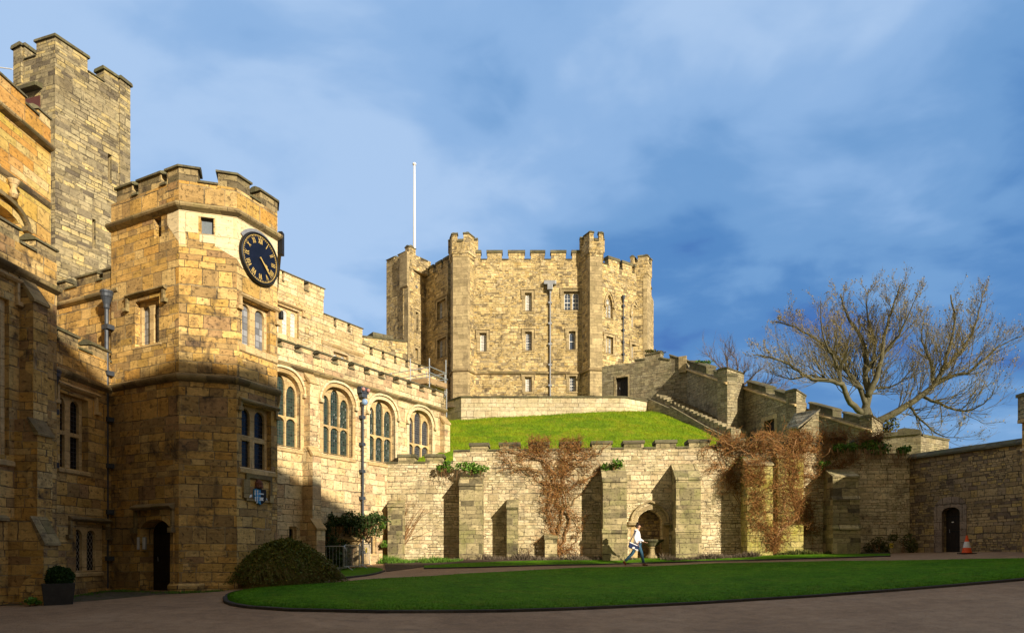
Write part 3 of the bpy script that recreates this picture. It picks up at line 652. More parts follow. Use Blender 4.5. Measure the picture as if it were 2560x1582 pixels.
def door_leaf(root, F, a0, a1, z0, zt, d, mat='wood', planks=5, name='door', kind='low', hardware=True):
    m = MB(); w = (a1 - a0) / planks
    zs = zt - .25 * (a1 - a0)
    for i in range(planks):
        x0, x1 = a0 + i * w + .004, a0 + (i + 1) * w - .004
        m.box(F, x0, x1, z0, zt + .1, d, d - .05)
    m.box(F, a0 - .1, a1 + .1, z0 - .02, zt + .15, d - .055, d - .075)
    o = m.build(name, M[mat], root)
    if hardware:
        for z in (z0 + .35, z0 + (zt - z0) * .5, z0 + (zt - z0) * .8): h = MB(); h.box(F, a0 + .03, a1 - .15, z, z + .05, d + .014, d + .001); h.build('strap_hinge', M['iron'], o)
        h = MB(); h.tube([F.w(a0 + .12 + (a1 - a0) * .1, z0 + 1.0, d + .02), F.w(a0 + .12 + (a1 - a0) * .1, z0 + 1.14, d + .04)], .015, 6); h.build('handle', M['leadpale'], o)
    return o

# ================================================================ GREAT HALL (left edge)
A1 = Vector(plan(142, 18.4)); B1 = Vector(plan(0, 16.6)); dH = (A1 - B1).normalized()
HL = Fr(A1 - dH * 12.0, A1)
hall = thing('great_hall', 'orange ashlar hall at the left edge, with a taller wall set back', 'hall building', (HL.A.x, HL.A.y, -1.3))
zs_h = HL.hit('P', 142, 720)[1]                      # string course
zc_h = HL.hit('R2', 200, 355)[1]; zm_h = HL.hit('R2', 345, 300)[1]
holes = []
# label stop window at the frame edge
wl = lights_px(HL, 'P', [(-75, -45, 742, 1128), (-32, 3, 742, 1128)], -.12); wl = same(wl)
hz = rect(wl[0][0] - .12, wl[-1][1] + .12, wl[0][2] - .02, wl[0][4] + .12)
a1_ = HL.S('R2', 130); zl = HL.hit('R2', 80, 610)[1]
holes.append(window(hall, HL, hz, wl, gl='glass_dark', hood=('label', wl[0][0] - .3, a1_, zl, .45), sill=(wl[0][0] - .2, HL.S('Z6', 95), HL.hit('Z6', 40, 1340)[1], .22, .08)))
wl2 = [[a[0], a[1], a[2] - 3.0, a[3] - 5.55, a[4] - 5.55] for a in wl]
lab = HL.hit('Z2', 40, 320)[1]
w = MB(); w.slab(HL, [(0, -1.7), (HL.L, -1.6), (HL.L, zc_h), (0, zc_h)], holes, 0, -.8); w.build('wall', M['tower'], hall)
battlement(hall, HL, 'R2', [(-60, 145), (270, 424), (-560, -220), (-1300, -850)], 0, HL.L, zc_h, zm_h, mat='sooty', th=.4)
b = MB(); b.extr(HL, STR(zs_h - .2, .17), 0, HL.L + .02); b.build('string_course', M['string'], hall); b = MB(); b.extr(HL, [(-.02, lab), (.1, lab + .02), (.1, lab + .1), (-.02, lab + .18)], HL.S('Z2', -300), HL.S('Z2', 78)); b.build('string_course', M['string'], hall)
# buttress with three stages
a = lambda k, x, d: HL.S(k, x, d)
z = lambda k, y, x, d: HL.hit(k, x, y, d)[1]
buttress(hall, HL, [(a('Z2', 550, .95), a('Z2', 735, .95), -1.6, z('Z2', 590, 640, .95), .95, .62), (a('Z6', 282, .62), a('Z6', 395, .62), z('Z2', 590, 640, .95), z('Z6', 1165, 340, .62), .62, .35), (a('R2', 252, .38), a('R2', 360, .38), z('Z6', 1165, 340, .62), z('R2', 775, 310, .38), .38, .55)], mat='tower', capmat='string')
# return wall towards the low range, hidden end
e = MB(); FE = Fr(HL.w(HL.L, 0, -.8).xy - Vector((5, 0)), HL.w(HL.L, 0, -.8).xy)
# upper hall wall set back
A2 = Vector(plan(127, 22.05)); B2 = Vector(plan(0, 19.95)); dU = (A2 - B2).normalized()
HU = Fr(A2 - dU * 14, A2)
zs_u = HU.hit('P', 0, 262)[1]; zmid = HU.hit('H8', 250, 345)[1]
zc_u = HU.hit('R1', 150, 600)[1]; zm_u = HU.hit('R1', 30, 400)[1]
hk = 'H8'
ax0, ax1 = HU.S(hk, -330), HU.S(hk, 190); zsp = HU.hit(hk, 190, 720)[1]; zcr = HU.hit(hk, -40, 495)[1]
op = arch(ax0, ax1, 5.5, zsp, zcr, 16, 'low')
w = MB(); w.slab(HU, [(0, 4.0), (HU.L, 4.0), (HU.L, zc_u), (0, zc_u)], [op], 0, -.8); w.build('upper_wall', M['hall'], hall)
W3 = (ax1 - ax0 - .5) / 3
LL = [[ax0 + .15 + i * (W3 + .1), ax0 + .15 + i * (W3 + .1) + W3, 5.8, zsp - .6 + (.55 if i == 1 else 0), zsp + (.75 if i == 1 else .2)] for i in range(3)]
pts = [(p[0], p[1]) for p in arch(ax0 - .22, ax1 + .22, 5, zsp, zcr + .25, 16, 'low')[2:]]
window(hall, HU, op, LL, rec=.35, gl='glass_dark', sash=(2, 8), hood=('arch', pts[::-1], .12, .14), hoodmat='string', label='large traceried hall window under an ogee hood')
f = MB(); c0 = HU.hit(hk, 97, 430); c1 = HU.hit(hk, 105, 275)
p = HU.w(c0[0], 0, .12); f.lathe((p.x, p.y, 0), [(.10, c0[1] - .1), (.13, c0[1] + .05), (.07, c0[1] + .2), (.16, c0[1] + .4), (.17, (c0[1] + c1[1]) / 2 + .2), (.08, c1[1] - .05), (.02, c1[1])], 10); f.build('finial', M['trim'], hall, smooth=True)
b = MB(); b.extr(HU, STR(zs_u - .2, .2), 0, HU.L - .05); b.build('string_course', M['string'], hall); b = MB(); b.extr(HU, STR(zmid - .15, .08), 0, HU.L - .06); b.build('string_course', M['string'], hall)
battlement(hall, HU, 'R1', [(-300, 190 ), (290, 378)], 0, HU.L, zc_u, zm_u, mat='hall', th=.4)
roof(hall, [HU.w(0, 0, -.3), HU.w(HU.L, 0, -.3), HU.w(HU.L, 0, -4), HU.w(0, 0, -8)], zs_u + .1)
roof(hall, [HL.w(0, 0, -.3), HL.w(HL.L, 0, -.3), HU.w(HU.L, 0, -.4), HU.w(0, 0, -.3)], zs_h + .1)

# ================================================================ TALL GREY TOWER
TE = Vector(plan(138, 23)); TRt = Vector(plan(326, 25.45)); TLf = Vector(plan(33, 23.6))
tall = thing('tall_tower', 'tall plain grey stone tower rising behind the hall, highest of all the towers', 'tower', (TE.x, TE.y, -1))
FR_ = Fr(TE, TRt); FL_ = Fr(TLf, TE)
zt_c = FR_.hit('R1', 700, 415)[1]; zt_m = FR_.hit('R1', 415, 100)[1]
h1 = FR_.poly('R1', [(815, 1015), (845, 1015), (845, 1235), (815, 1235)]); h2 = FR_.poly('R2', [(697, 145), (724, 145), (724, 362), (697, 362)])
def box_of(pl): a0 = sum(p[0] for p in (pl[0], pl[3])) / 2; a1 = sum(p[0] for p in (pl[1], pl[2])) / 2; return a0, a1, sum(p[1] for p in pl[2:]) / 2, sum(p[1] for p in pl[:2]) / 2
hb = [box_of(h1), box_of(h2)]
for hx, gm in zip(hb, ('glass_blind', 'glass_dark')):
    window(tall, FR_, rect(*hx), [[hx[0] + .01, hx[1] - .01, hx[2] + .02, hx[3] - .02, hx[3] - .02]], rec=.12, gl=gm, trim='keeptrim', name='slit_window')
th = .45
cosang = FR_.t.dot(FL_.t); mt = th * math.tan(math.acos(cosang) / 2)
w = MB(); w.slab(FR_, rect(0, FR_.L, 2, zt_c), [rect(*hx) for hx in hb], 0, -th, mt, 0); w.slab(FL_, rect(0, FL_.L, 2, zt_c), [], 0, -th, 0, mt)
BK = FL_.A + FR_.t * FR_.L
w.slab(Fr(Vector(TRt), BK), rect(0, (BK - TRt).length, 2, zt_c), [], 0, -th); w.slab(Fr(BK, FL_.A), rect(0, (FL_.A - BK).length, 2, zt_c), [], 0, -th); w.build('wall', M['grey_tower'], tall)
def mer(F, k, xs, ang0=0, ang1=0, **kw):
    a0, a1 = F.S(k, xs[0]) if xs[0] is not None else 0, F.S(k, xs[1]) if xs[1] is not None else F.L
    return a0, a1
KT = dict(mat='grey_tower', th=th, ch=.12, style='flat', over=.06)
merlon(tall, FR_, 0, FR_.S('R1', 662), zt_c, zt_m - .12, m0=mt, **KT); merlon(tall, FR_, FR_.S('R1', 788), FR_.L, zt_c, zt_m - .12, **KT)
merlon(tall, FL_, FL_.S('R1', 275), FL_.L, zt_c, zt_m - .12, m1=mt, **KT); merlon(tall, FL_, 0, FL_.S('R1', 185), zt_c, zt_m - .12, **KT)
crenel_caps(tall, FR_, [(FR_.S('R1', 662), FR_.S('R1', 788))], zt_c, th, .06); crenel_caps(tall, FL_, [(FL_.S('R1', 185), FL_.S('R1', 275))], zt_c, th, .06)
Fb = Fr(TRt, BK); merlon(tall, Fb, 0, .7, zt_c, zt_m - .12, **KT); Fb2 = Fr(BK, FL_.A); merlon(tall, Fb2, 1.2, Fb2.L, zt_c, zt_m - .12, **KT)
roof(tall, [FR_.w(.3, 0, -.3), FR_.w(FR_.L - .2, 0, -.2), Vector((BK.x, BK.y, 0)) + Vector((.2, -.3, 0)), FL_.w(.2, 0, -.2)], zt_c - 1.0)
r_ = MB(); p = FR_.w(.35, 0, -.4); r_.tube([(p.x, p.y, zt_m - .6), (p.x, p.y, zt_m + .22)], .012, 5); r_.build('lightning_rod', M['white'], tall)
ae = MB(); p1 = FL_.w(-.05, 0, 0); p0 = p1 + Vector((-1.2, .4, 0)); ae.tube([(p0.x, p0.y, FL_.hit('R1', 15, 330)[1] + .1), (p1.x, p1.y, FL_.hit('R1', 95, 372)[1])], .02, 5); ae.build('aerial_arm', M['white'], tall)
# roof lodge door seen in the angle
dr = MB(); x0, x1, z0_, z1_ = box_of(FL_.poly('R1', [(190, 590), (305, 590), (305, 660), (190, 660)])); dr.box(FL_, x0, x1, z0_ - 1, z1_, .03, 0); dr.build('door', plain('red_brown_door', (.10, .035, .03)), tall)
dr = MB(); dr.extr(FL_, [(0, z1_ + .22), (.25, z1_ + .20), (.27, z1_ + .3), (0, z1_ + .42)], x0 - .1, x1 + .1); dr.build('door_hood', M['coping'], tall)

# ================================================================ CLOCK TOWER
PD = Vector(plan(278, 21.4)); PA = Vector(plan(447, 20.0)); PB = Vector(plan(592, 20.45)); PC = Vector(plan(693.5, 22.0)); PE = Vector((-9.3, 26.5)); PF = Vector((-13.4, 24.5))
T1 = Fr(PD, PA); T2 = Fr(PA, PB); T3 = Fr(PB, PC); T4 = Fr(PC, PE); T5 = Fr(PE, PF); T6 = Fr(PF, PD)
clk = thing('clock_tower', 'half octagonal sandstone stair tower carrying the big black clock', 'tower', (PA.x, PA.y, -1.1))
ztop = T2.hit('P', 448, 503)[1]; zcr = T2.hit('P', 496, 457)[1]; zme = T2.hit('P', 448, 413)[1]; zmid = T2.hit('P', 448, 934)[1]
def ang(Fa, Fb): return math.acos(max(-1, min(1, Fa.t.dot(Fb.t)))) / 2
th = .45; mAB = th * math.tan(ang(T1, T2)); mBC = th * math.tan(ang(T2, T3)); mCE = th * math.tan(ang(T3, T4))
H1, H2, H3 = [], [], []
# T1 : small upper window
x = box_of(T1.poly('R2', [(1165, 132), (1220, 132), (1220, 282), (1165, 282)])); H1.append(window(clk, T1, rect(*x), [[x[0] + .02, x[1] - .02, x[2] + .02, x[3] - .02, x[3] - .02]], rec=.2, th=.05, gl='glass_sky'))
# T1 : two-light window
L = same(lights_px(T1, 'R2', [(1068, 1128, 795, 1102), (1160, 1217, 775, 1090)], -.14)); x = (L[0][0] - .1, L[1][1] + .1, L[0][2] - .02, L[0][4] + .1)
za = T1.hit('R2', 1090, 695)[1]
H1.append(window(clk, T1, rect(*x), L, rec=.16, gl='glass_pale', hood=('label', T1.S('R2', 975), T1.S('R2', 1250), za - .1, .28), hoodmat='string', sill=(x[0] - .1, x[1] + .1, x[2] + .03, .12, .02)))
# T1 : door
dx0, dx1 = T1.S('R3', 914), T1.S('R3', 1112); dz1 = T1.hit('R3', 1040, 772)[1]; g0 = -1.15
op = arch(dx0, dx1, g0 - .2, dz1 - .35, dz1, 12, 'low'); H1.append(op)
door_leaf(clk, T1, dx0, dx1, g0, dz1 + .02, -.42)
f = MB(); o1 = arch(dx0 - .12, dx1 + .14, g0, dz1 - .3, dz1 + .14, 12, 'low'); f.slab(T1, o1, [arch(dx0 + .01, dx1 - .01, g0 - .01, dz1 - .35, dz1 - .01, 12, 'low')], .03, -.2); f.build('door_surround', M['tower'], clk, bevel=.012)
f = MB(); zl = T1.hit('R3', 1000, 712)[1]; a0, a1 = T1.S('R3', 880), T1.S('R3', 1138)
f.extr(T1, [(-.02, zl), (.1, zl), (.2, zl + .06), (.2, zl + .1), (-.02, zl + .2)], a0, a1)
for s_ in (a0 + .02, a1 - .1): f.box(T1, s_, s_ + .08, zl - .55, zl, -.02, .09); f.box(T1, s_ - .06, s_ + .12, zl - .7, zl - .55, -.02, .15)
f.build('hood_mould', M['string'], clk, bevel=.01)
# T2 : small square window
x = box_of(T2.poly('R2', [(1517, 118), (1615, 123), (1615, 262), (1517, 258)])); H2.append(window(clk, T2, rect(*x), [[x[0] + .01, x[1] - .01, x[2] + .01, x[3] - .01, x[3] - .01]], rec=.14, th=.05, gl='glass_sky'))
f = MB(); f.box(T2, x[0] - .03, x[1] + .03, x[2] - .26, x[2] - .0, .02, -.1); f.build('sill_block', M['newstone'], clk)
# T3 : upper two-light window with sashes
L = same(lights_px(T3, 'R2', [(1820, 1890, 790, 1102), (1930, 2002, 835, 1142)], -.14)); x = (L[0][0] - .08, L[1][1] + .1, L[0][2] - .02, L[0][4] + .08)
zl = T3.hit('R2', 1950, 760)[1]
H3.append(window(clk, T3, rect(*x), L, rec=.16, gl='glass_pale', hood=('label', x[0] - .06, T3.L - .05, zl - .12, .30), sill=(x[0] - .12, T3.L - .02, x[2] + .03, .28, .05)))
# T3 : lower four-light window
Lu = same(lights_px(T3, 'R3', [(1560, 1628, 52, 228), (1658, 1726, 78, 246)], -.14)); Ll = same(lights_px(T3, 'R3', [(1560, 1628, 262, 432), (1658, 1726, 280, 450)], -.14, rect_=True))
for i in (0, 1): Ll[i][0], Ll[i][1] = Lu[i][0], Lu[i][1]
x = (Lu[0][0] - .07, Lu[1][1] + .1, Ll[0][2] - .02, Lu[0][4] + .08); zl = T3.hit('R3', 1670, 30)[1]
H3.append(window(clk, T3, rect(*x), Lu + Ll, rec=.18, gl='glass_dark', hood=('label', x[0] - .04, T3.L - .06, zl - .05, .16), hoodmat='string', sill=(x[0] - .1, T3.L - .1, x[2] + .03, .24, .06)))
w = MB()
w.slab(T1, [(0, -1.5), (T1.L, -1.5), (T1.L, zcr), (0, zcr)], H1, 0, -th, 0, mAB); w.slab(T2, rect(0, T2.L, -1.5, zcr), H2, 0, -th, mAB, mBC); w.slab(T3, rect(0, T3.L, -1.5, zcr), H3, 0, -th, mBC, mCE)
w.slab(T4, rect(0, T4.L, -1.5, zcr), [], 0, -th, mCE, 0); w.slab(T5, rect(0, T5.L, 0, zcr), [], 0, -th); w.slab(T6, rect(0, T6.L, 0, zcr), [], 0, -th); w.build('wall', M['tower'], clk)
b = MB(); path = [PD + (PD - PA) * .02, PA, PB, PC, PE]
b.sweep(path, STR(ztop - .24, .17)); b.build('string_course', M['string'], clk); b = MB(); b.sweep(path, STR(zmid - .2, .13)); b.build('string_course', M['string'], clk)
b = MB(); b.sweep([PA + (PD - PA) * .13, PA, PB, PC], [(-.02, -1.5), (.07, -1.5), (.07, -.86), (-.02, -.78)]); b.build('plinth', M['tower'], clk)
KT = dict(mat='sooty', th=th, ch=.17, over=.06)
zm = zme - .06
for F, k, x0, x1, m0, m1 in ((T1, 'R1', None, 1000, 0, 0), (T1, 'R1', 1047, 1215, 0, 0), (T1, 'R1', 1262, None, 0, mAB), (T2, 'R1', None, 1496, mAB, 0), (T2, 'R1', 1648, None, 0, mBC), (T3, 'R1', None, 1888, mBC, 0), (T3, 'R1', 1968, None, 0, mCE), (T4, 'R1', 'a', 'b', mCE, 0)):
    if x0 == 'a': merlon(clk, F, 0, .5, zcr, zm, m0=m0, **KT); continue
    a0 = T1.S('P', 292) if (x0 is None and F is T1) else (0 if x0 is None else F.S(k, x0)); a1 = F.L if x1 is None else F.S(k, x1)
    merlon(clk, F, a0, a1, zcr, zm, m0=m0, m1=m1, **KT)
crenel_caps(clk, T1, [(T1.S('R1', 1000), T1.S('R1', 1047)), (T1.S('R1', 1215), T1.S('R1', 1262))], zcr, th); crenel_caps(clk, T2, [(T2.S('R1', 1496), T2.S('R1', 1648))], zcr, th); crenel_caps(clk, T3, [(T3.S('R1', 1888), T3.S('R1', 1968))], zcr, th)
merlon(clk, T5, 1, 2, zcr, zm, **KT); merlon(clk, T5, 3, 4, zcr, zm, **KT)
roof(clk, [PD, PA + Vector((-.1, .3)), PB + Vector((-.1, .3)), PC + Vector((-.3, .1)), PE, PF], zcr - .9)
# pale repair ashlar below the top string
f = MB(); T2q = lambda pts: [T2.hit('R2', *p) for p in pts]
zz = ztop - .25
f.slab(T2, [(0, zz - 1.02), (.18, zz - 1.02), (.18, zz - .62), (x0q := T2.S('R2', 1500), zz - .62), (x0q, zz - .0), (0, zz)], (), .004, -.05)
f.slab(T2, [(T2.S('R2', 1625), zz - .95), (T2.L, zz - 1.25), (T2.L, zz), (x0q + .0, zz), (x0q, zz - .12), (T2.S('R2', 1625), zz - .12)], (), .004, -.05)
f.slab(T3, [(0, zz - 1.25), (.22, zz - 1.45), (T3.L, zz - 1.5), (T3.L, zz), (0, zz)], (), .004, -.05)
f.slab(T1, [(T1.L - .5, zz - .35), (T1.L, zz - .95), (T1.L, zz), (T1.L - .5, zz)], (), .004, -.05); f.build('ashlar_repair', M['newstone'], clk)
pipe(clk, T1, .02, -1.0, T1.hit('Z6', 820, 110)[1] - .3, d=.16, r=.06, brackets=6)
# iron bracket lamp + dark rain box on the right corner
f = MB(); p = T4.w(.12, 0, .1); zz1, zz2 = T3.hit('R2', 2095, 230)[1], T3.hit('R2', 2095, 400)[1]; f.cube(p.x - .04, p.x + .09, p.y - .1, p.y + .1, zz2, zz1); f.build('rain_box', M['iron'], clk)

# ================================================================ CLOCK
def clock():
    a_c, z_c = T3.hit('R2', 1943, 447); a_c = T3.L / 2 + .0; R = (T3.hit('R2', 1943, 258)[1] - T3.hit('R2', 1943, 637)[1]) / 2
    R = min(R, .80)
    c = T3.w(a_c, z_c, 0); ck = thing('wall_clock', 'round black clock with gold Roman numerals high on the stair tower', 'clock', (c.x, c.y, c.z))
    def disk(r, d0, d1, n=48): m = MB(); m.slab(T3, [(a_c + r * math.cos(t * 2 * math.pi / n), z_c + r * math.sin(t * 2 * math.pi / n)) for t in range(n)], (), d0, d1); return m
    disk(R * .93, .10, -.02).build('dial', plain('dial_blue_black', (.006, .008, .018), .35, var=.3), ck)
    m = MB(); n = 48; prof = [(R * .92, .0), (R, .0), (R * 1.01, .09), (R * .97, .15), (R * .92, .13)]
    V = []; fs = []
    for t in range(n):
        th_ = t * 2 * math.pi / n
        for r, d in prof: V.append(T3.w(a_c + r * math.cos(th_), z_c + r * math.sin(th_), d))
        for e in range(5): g = (e + 1) % 5; fs.append((t * 5 + e, t * 5 + g, ((t + 1) % n) * 5 + g, ((t + 1) % n) * 5 + e))
    m.add(V, fs); rim = m.build('rim', M['iron'], ck, smooth=True)
    gold = plain('gilding', (.75, .52, .16), .35, metal=.3, var=.1); M['gold'] = gold
    g = MB(); d0, d1 = .112, .101
    def bar(th_, r0, r1, off0, off1, w):
        # th_ clockwise from 12; offsets sideways
        rd = Vector((math.sin(th_), math.cos(th_))); tg = Vector((math.cos(th_), -math.sin(th_)))
        p0 = rd * r0 + tg * off0; p1 = rd * r1 + tg * off1; s_ = (p1 - p0).normalized(); nn_ = Vector((s_.y, -s_.x)) * w / 2
        g.slab(T3, [(a_c + v.x, z_c + v.y) for v in (p0 - nn_, p0 + nn_, p1 + nn_, p1 - nn_)], (), d0, d1)
    NUM = ['XII', 'I', 'II', 'III', 'IIII', 'V', 'VI', 'VII', 'VIII', 'IX', 'X', 'XI']
    r0, r1 = R * .60, R * .80; st = R * .026
    for i, s_ in enumerate(NUM):
        t = i * math.pi / 6; wd = {'I': R * .055, 'V': R * .11, 'X': R * .12}; tot = sum(wd[c_] for c_ in s_); x = -tot / 2
        for c_ in s_:
            cx = x + wd[c_] / 2; h = wd[c_] * .36
            if c_ == 'I': bar(t, r0, r1, cx, cx, st)
            elif c_ == 'V': bar(t, r1, r0, cx - h, cx, st * 1.2); bar(t, r1, r0, cx + h, cx, st * .7)
            else: bar(t, r1, r0, cx - h, cx + h, st * 1.2); bar(t, r1, r0, cx + h, cx - h, st * .7)
            x += wd[c_]
    g.build('numerals', gold, ck)
    g = MB()
    for i in range(60): bar(i * math.pi / 30, R * .83, R * .88, 0, 0, R * (.03 if i % 5 == 0 else .012))
    n = 60
    for r0_, r1_ in ((R * .885, R * .90),):
        g.slab(T3, [(a_c + r1_ * math.cos(t * 2 * math.pi / n), z_c + r1_ * math.sin(t * 2 * math.pi / n)) for t in range(n)], [[(a_c + r0_ * math.cos(t * 2 * math.pi / n), z_c + r0_ * math.sin(t * 2 * math.pi / n)) for t in range(n)]], d0 + .002, d1)
    g.build('minute_track', gold, ck)
    g = MB(); d0, d1 = .150, .140; t = math.radians(137); bar(t, -.05, R * .62, 0, 0, R * .045); bar(t, R * .62, R * .80, 0, 0, R * .02); g.build('minute_hand', gold, ck)
    g = MB(); d0, d1 = .135, .125; t = math.radians(128); bar(t, -.05, R * .34, 0, 0, R * .05); bar(t, R * .30, R * .40, 0, 0, R * .12); bar(t, R * .40, R * .52, 0, 0, R * .05); g.build('hour_hand', gold, ck)
    h = MB(); n = 24; h.slab(T3, [(a_c + R * 1.13 * math.cos(math.radians(35 + 110 * t / n)), z_c + R * 1.13 * math.sin(math.radians(35 + 110 * t / n))) for t in range(n + 1)] + [(a_c + R * 1.0 * math.cos(math.radians(35 + 110 * t / n)), z_c + R * 1.0 * math.sin(math.radians(35 + 110 * t / n))) for t in range(n, -1, -1)], (), .05, -.01); h.build('lead_flashing', M['leadpale'], ck)
clock()

# coat of arms
def arms():
    KF = T3; k = 'K'
    a0, a1 = KF.S(k, 375), KF.S(k, 1085); zt, zb = KF.hit(k, 720, 420)[1], KF.hit(k, 720, 1290)[1]
    root = thing('coat_of_arms', 'painted stone shield with blue and black quarters in a carved frame below the tower window', 'coat of arms', tuple(KF.w((a0 + a1) / 2, zb, 0)))
    f = MB(); f.slab(KF, rect(a0 - .12, a1 + .02, zb + .1, zt + .08), [rect(a0 + .03, a1 - .07, zb + .16, zt - .06)], .07, -.02)
    f.box(KF, KF.S(k, 190), KF.S(k, 360), zb + .18, zt - .12, .08, -.01); f.box(KF, KF.S(k, 1000), KF.S(k, 1120), zb + .1, zb + .35, .1, 0)
    f.build('frame', M['string'], root, bevel=.01)
    b = MB(); b.box(KF, a0 + .02, a1 - .06, zb + .14, zt - .04, .012, -.02); b.build('back_panel', M['tower'], root)
    def sh(x0, x1, s=1.0):  # half shield outline
        zt2, zb2 = KF.hit(k, 700, 790)[1], KF.hit(k, 700, 1280)[1]; xc = KF.S(k, 712); xl, xr = KF.S(k, 530), KF.S(k, 885); H = zt2 - zb2
        pts = []
        for t in range(13):
            f_ = t / 12; w_ = (1 - max(0, (f_ - .55) / .45) ** 1.8)
            pts.append((f_, w_))
        if x0 == 'l': return [(xc, zt2)] + [(xc - (xc - xl) * w_, zt2 - H * f_) for f_, w_ in pts]
        return [(xc, zt2)] + [(xc + (xr - xc) * w_, zt2 - H * f_) for f_, w_ in pts]
    blue = plain('heraldic_blue', (.07, .30, .62), .5); black = plain('heraldic_black', (.01, .01, .015), .5); silver = plain('heraldic_silver', (.80, .82, .84), .5)
    m = MB(); m.slab(KF, sh('l', 0), (), .09, 0); m.build('blue_half', blue, root, bevel=.004); m = MB(); m.slab(KF, sh('r', 0), (), .09, 0); m.build('black_half', black, root, bevel=.004)
    m = MB()
    for i, (x, y) in enumerate([(600, 860), (675, 860), (600, 940), (680, 940), (610, 1060), (675, 1050), (605, 1130), (670, 1130), (660, 1200)]):
        c = KF.hit(k, x, y, .09); m.slab(KF, [(c[0] - .025, c[1]), (c[0], c[1] - .045), (c[0] + .025, c[1]), (c[0] + .012, c[1] + .045), (c[0] - .012, c[1] + .045)], (), .1, .085)
    b0 = KF.hit(k, 725, 905, .09); b1 = KF.hit(k, 870, 960, .09); m.slab(KF, rect(b0[0], b1[0], b1[1], b0[1]), (), .1, .085); b0 = KF.hit(k, 725, 1035, .09); b1 = KF.hit(k, 865, 1150, .09); m.slab(KF, [(b0[0], b1[1]), (b1[0], b1[1]), (b1[0] - .03, (b0[1] + b1[1]) / 2), (b1[0], b0[1]), (b0[0], b0[1]), (b0[0] + .03, (b0[1] + b1[1]) / 2)], (), .1, .085)
    m.build('charges', silver, root)
    m = MB(); c = KF.hit(k, 705, 650, .05)
    p = KF.w(c[0], 0, .06); m.lathe((p.x, p.y, 0), [(.10, c[1] - .13), (.15, c[1] - .08), (.13, c[1] + .0), (.14, c[1] + .05), (.08, c[1] + .13), (.02, c[1] + .17)], 10, sy=.8); m.build('helm_crest', plain('red_brown_carving', (.22, .09, .05), .8, var=.5, scale=25, bump=.03), root, smooth=False)
    m = MB()
    for x, y, s_ in ((440, 1020, 1), (920, 1080, -1)):
        c = KF.hit(k, x, y, .05); m.slab(KF, [(c[0] - .05, c[1] - .04 * s_), (c[0] + .05, c[1] + .0), (c[0] + .06, c[1] + .07 * s_), (c[0] - .03, c[1] + .05)], (), .08, .01)
    m.build('scroll_ends', silver, root)
arms()
def notice(x0, x1, y0, y1, label):
    a0, a1, z0, z1 = box_of(T1.poly('R3', [(x0, y0), (x1, y0), (x1, y1), (x0, y1)])); r = thing('notice_board', label, 'notice', tuple(T1.w(a0, z0, .04)))
    m = MB(); m.box(T1, a0, a1, z0, z1, .055, .035); m.build('panel', plain('notice_white', (.62, .64, .68), .35), r); m = MB(); m.box(T1, a0 - .015, a1 + .015, z0 - .015, z1 + .015, .036, .0); m.build('backing', M['leadpale'], r)
notice(900, 913, 890, 968, 'narrow white notice farther from the dark tower door'); notice(936, 951, 890, 966, 'narrow white notice right beside the dark tower door')
m = MB(); c = T4.w(.05, T3.hit('R2', 2095, 860)[1], .10); r = thing('wall_lamp', 'dark boxy floodlight on the corner of the stair tower', 'lamp', tuple(c)); m.cube(c.x - .07, c.x + .08, c.y - .08, c.y + .08, c.z - .14, c.z + .12); m.build('housing', M['iron'], r, bevel=.02)
m = MB(); m.tube([c + Vector((0, 0, .1)), c + Vector((-.1, .1, .25))], .015, 6); m.build('bracket', M['iron'], r)

# ================================================================ LOW RANGE between hall and clock tower
LA = Vector(plan(142, 19.1)); LRg = Fr(LA + (LA - PD).normalized() * .5, PD)
low = thing('low_range', 'low battlemented wing with mullioned windows squeezed between the hall and the stair tower', 'building wing', (LA.x, LA.y, -1.1))
zst = LRg.hit('Z6', 430, 655)[1]; zc_l = LRg.hit('Z6', 640, 540)[1]; zm_l = LRg.hit('Z6', 530, 375)[1]
Hs = []
Lu = same(lights_px(LRg, 'Z6', [(427, 500, 885, 1130), (541, 606, 912, 1160)], -.16)); Ll = same(lights_px(LRg, 'Z6', [(427, 500, 1160, 1412), (541, 606, 1190, 1432)], -.16, rect_=True))
for i in (0, 1): Ll[i][0], Ll[i][1] = Lu[i][0], Lu[i][1]
x = (Lu[0][0] - .08, Lu[1][1] + .12, Ll[0][2] - .02, Lu[0][4] + .08)
Hs.append(window(low, LRg, rect(*x), Lu + Ll, rec=.2, gl='glass_dark', hood=('label', x[0] - .1, LRg.S('Z6', 725), LRg.hit('Z6', 600, 852)[1], .40), sill=(x[0] - .1, LRg.S('Z6', 672), x[2] + .03, .2, .06)))
L = same(lights_px(LRg, 'Z2', [(912, 1026, 415, 938), (1085, 1196, 430, 932)], -.16)); x = (L[0][0] - .06, L[1][1] + .3, L[0][2] - .02, L[0][4] + .17)
Hs.append(window(low, LRg, rect(*x), L, rec=.14, gl='glass_diamond', hood=('label', LRg.S('Z2', 880), LRg.S('Z2', 1355), LRg.hit('Z2', 1100, 325)[1], .40), hoodmat='string', sill=(x[0] - .06, LRg.S('Z2', 1292), x[2] + .03, .2, .05)))
w = MB(); w.slab(LRg, rect(0, LRg.L, -1.5, zc_l), Hs, 0, -.5); w.build('wall', M['tower'], low)
b = MB(); b.extr(LRg, STR(zst - .22, .12), 0, LRg.L); b.build('string_course', M['string'], low)
battlement(low, LRg, 'Z6', [(440, 590), (692, 826)], 0, LRg.L, zc_l, zm_l, mat='sooty', th=.35)
roof(low, [LRg.w(0, 0, -.3), LRg.w(LRg.L, 0, -.3), LRg.w(LRg.L, 0, -3), LRg.w(0, 0, -3.4)], zst)
pipe(low, LRg, LRg.S('Z6', 395, .15), LRg.hit('Z6', 370, 1110)[1] - 2, LRg.hit('Z6', 395, 700)[1] - .3, d=.15, r=.07, brackets=2)

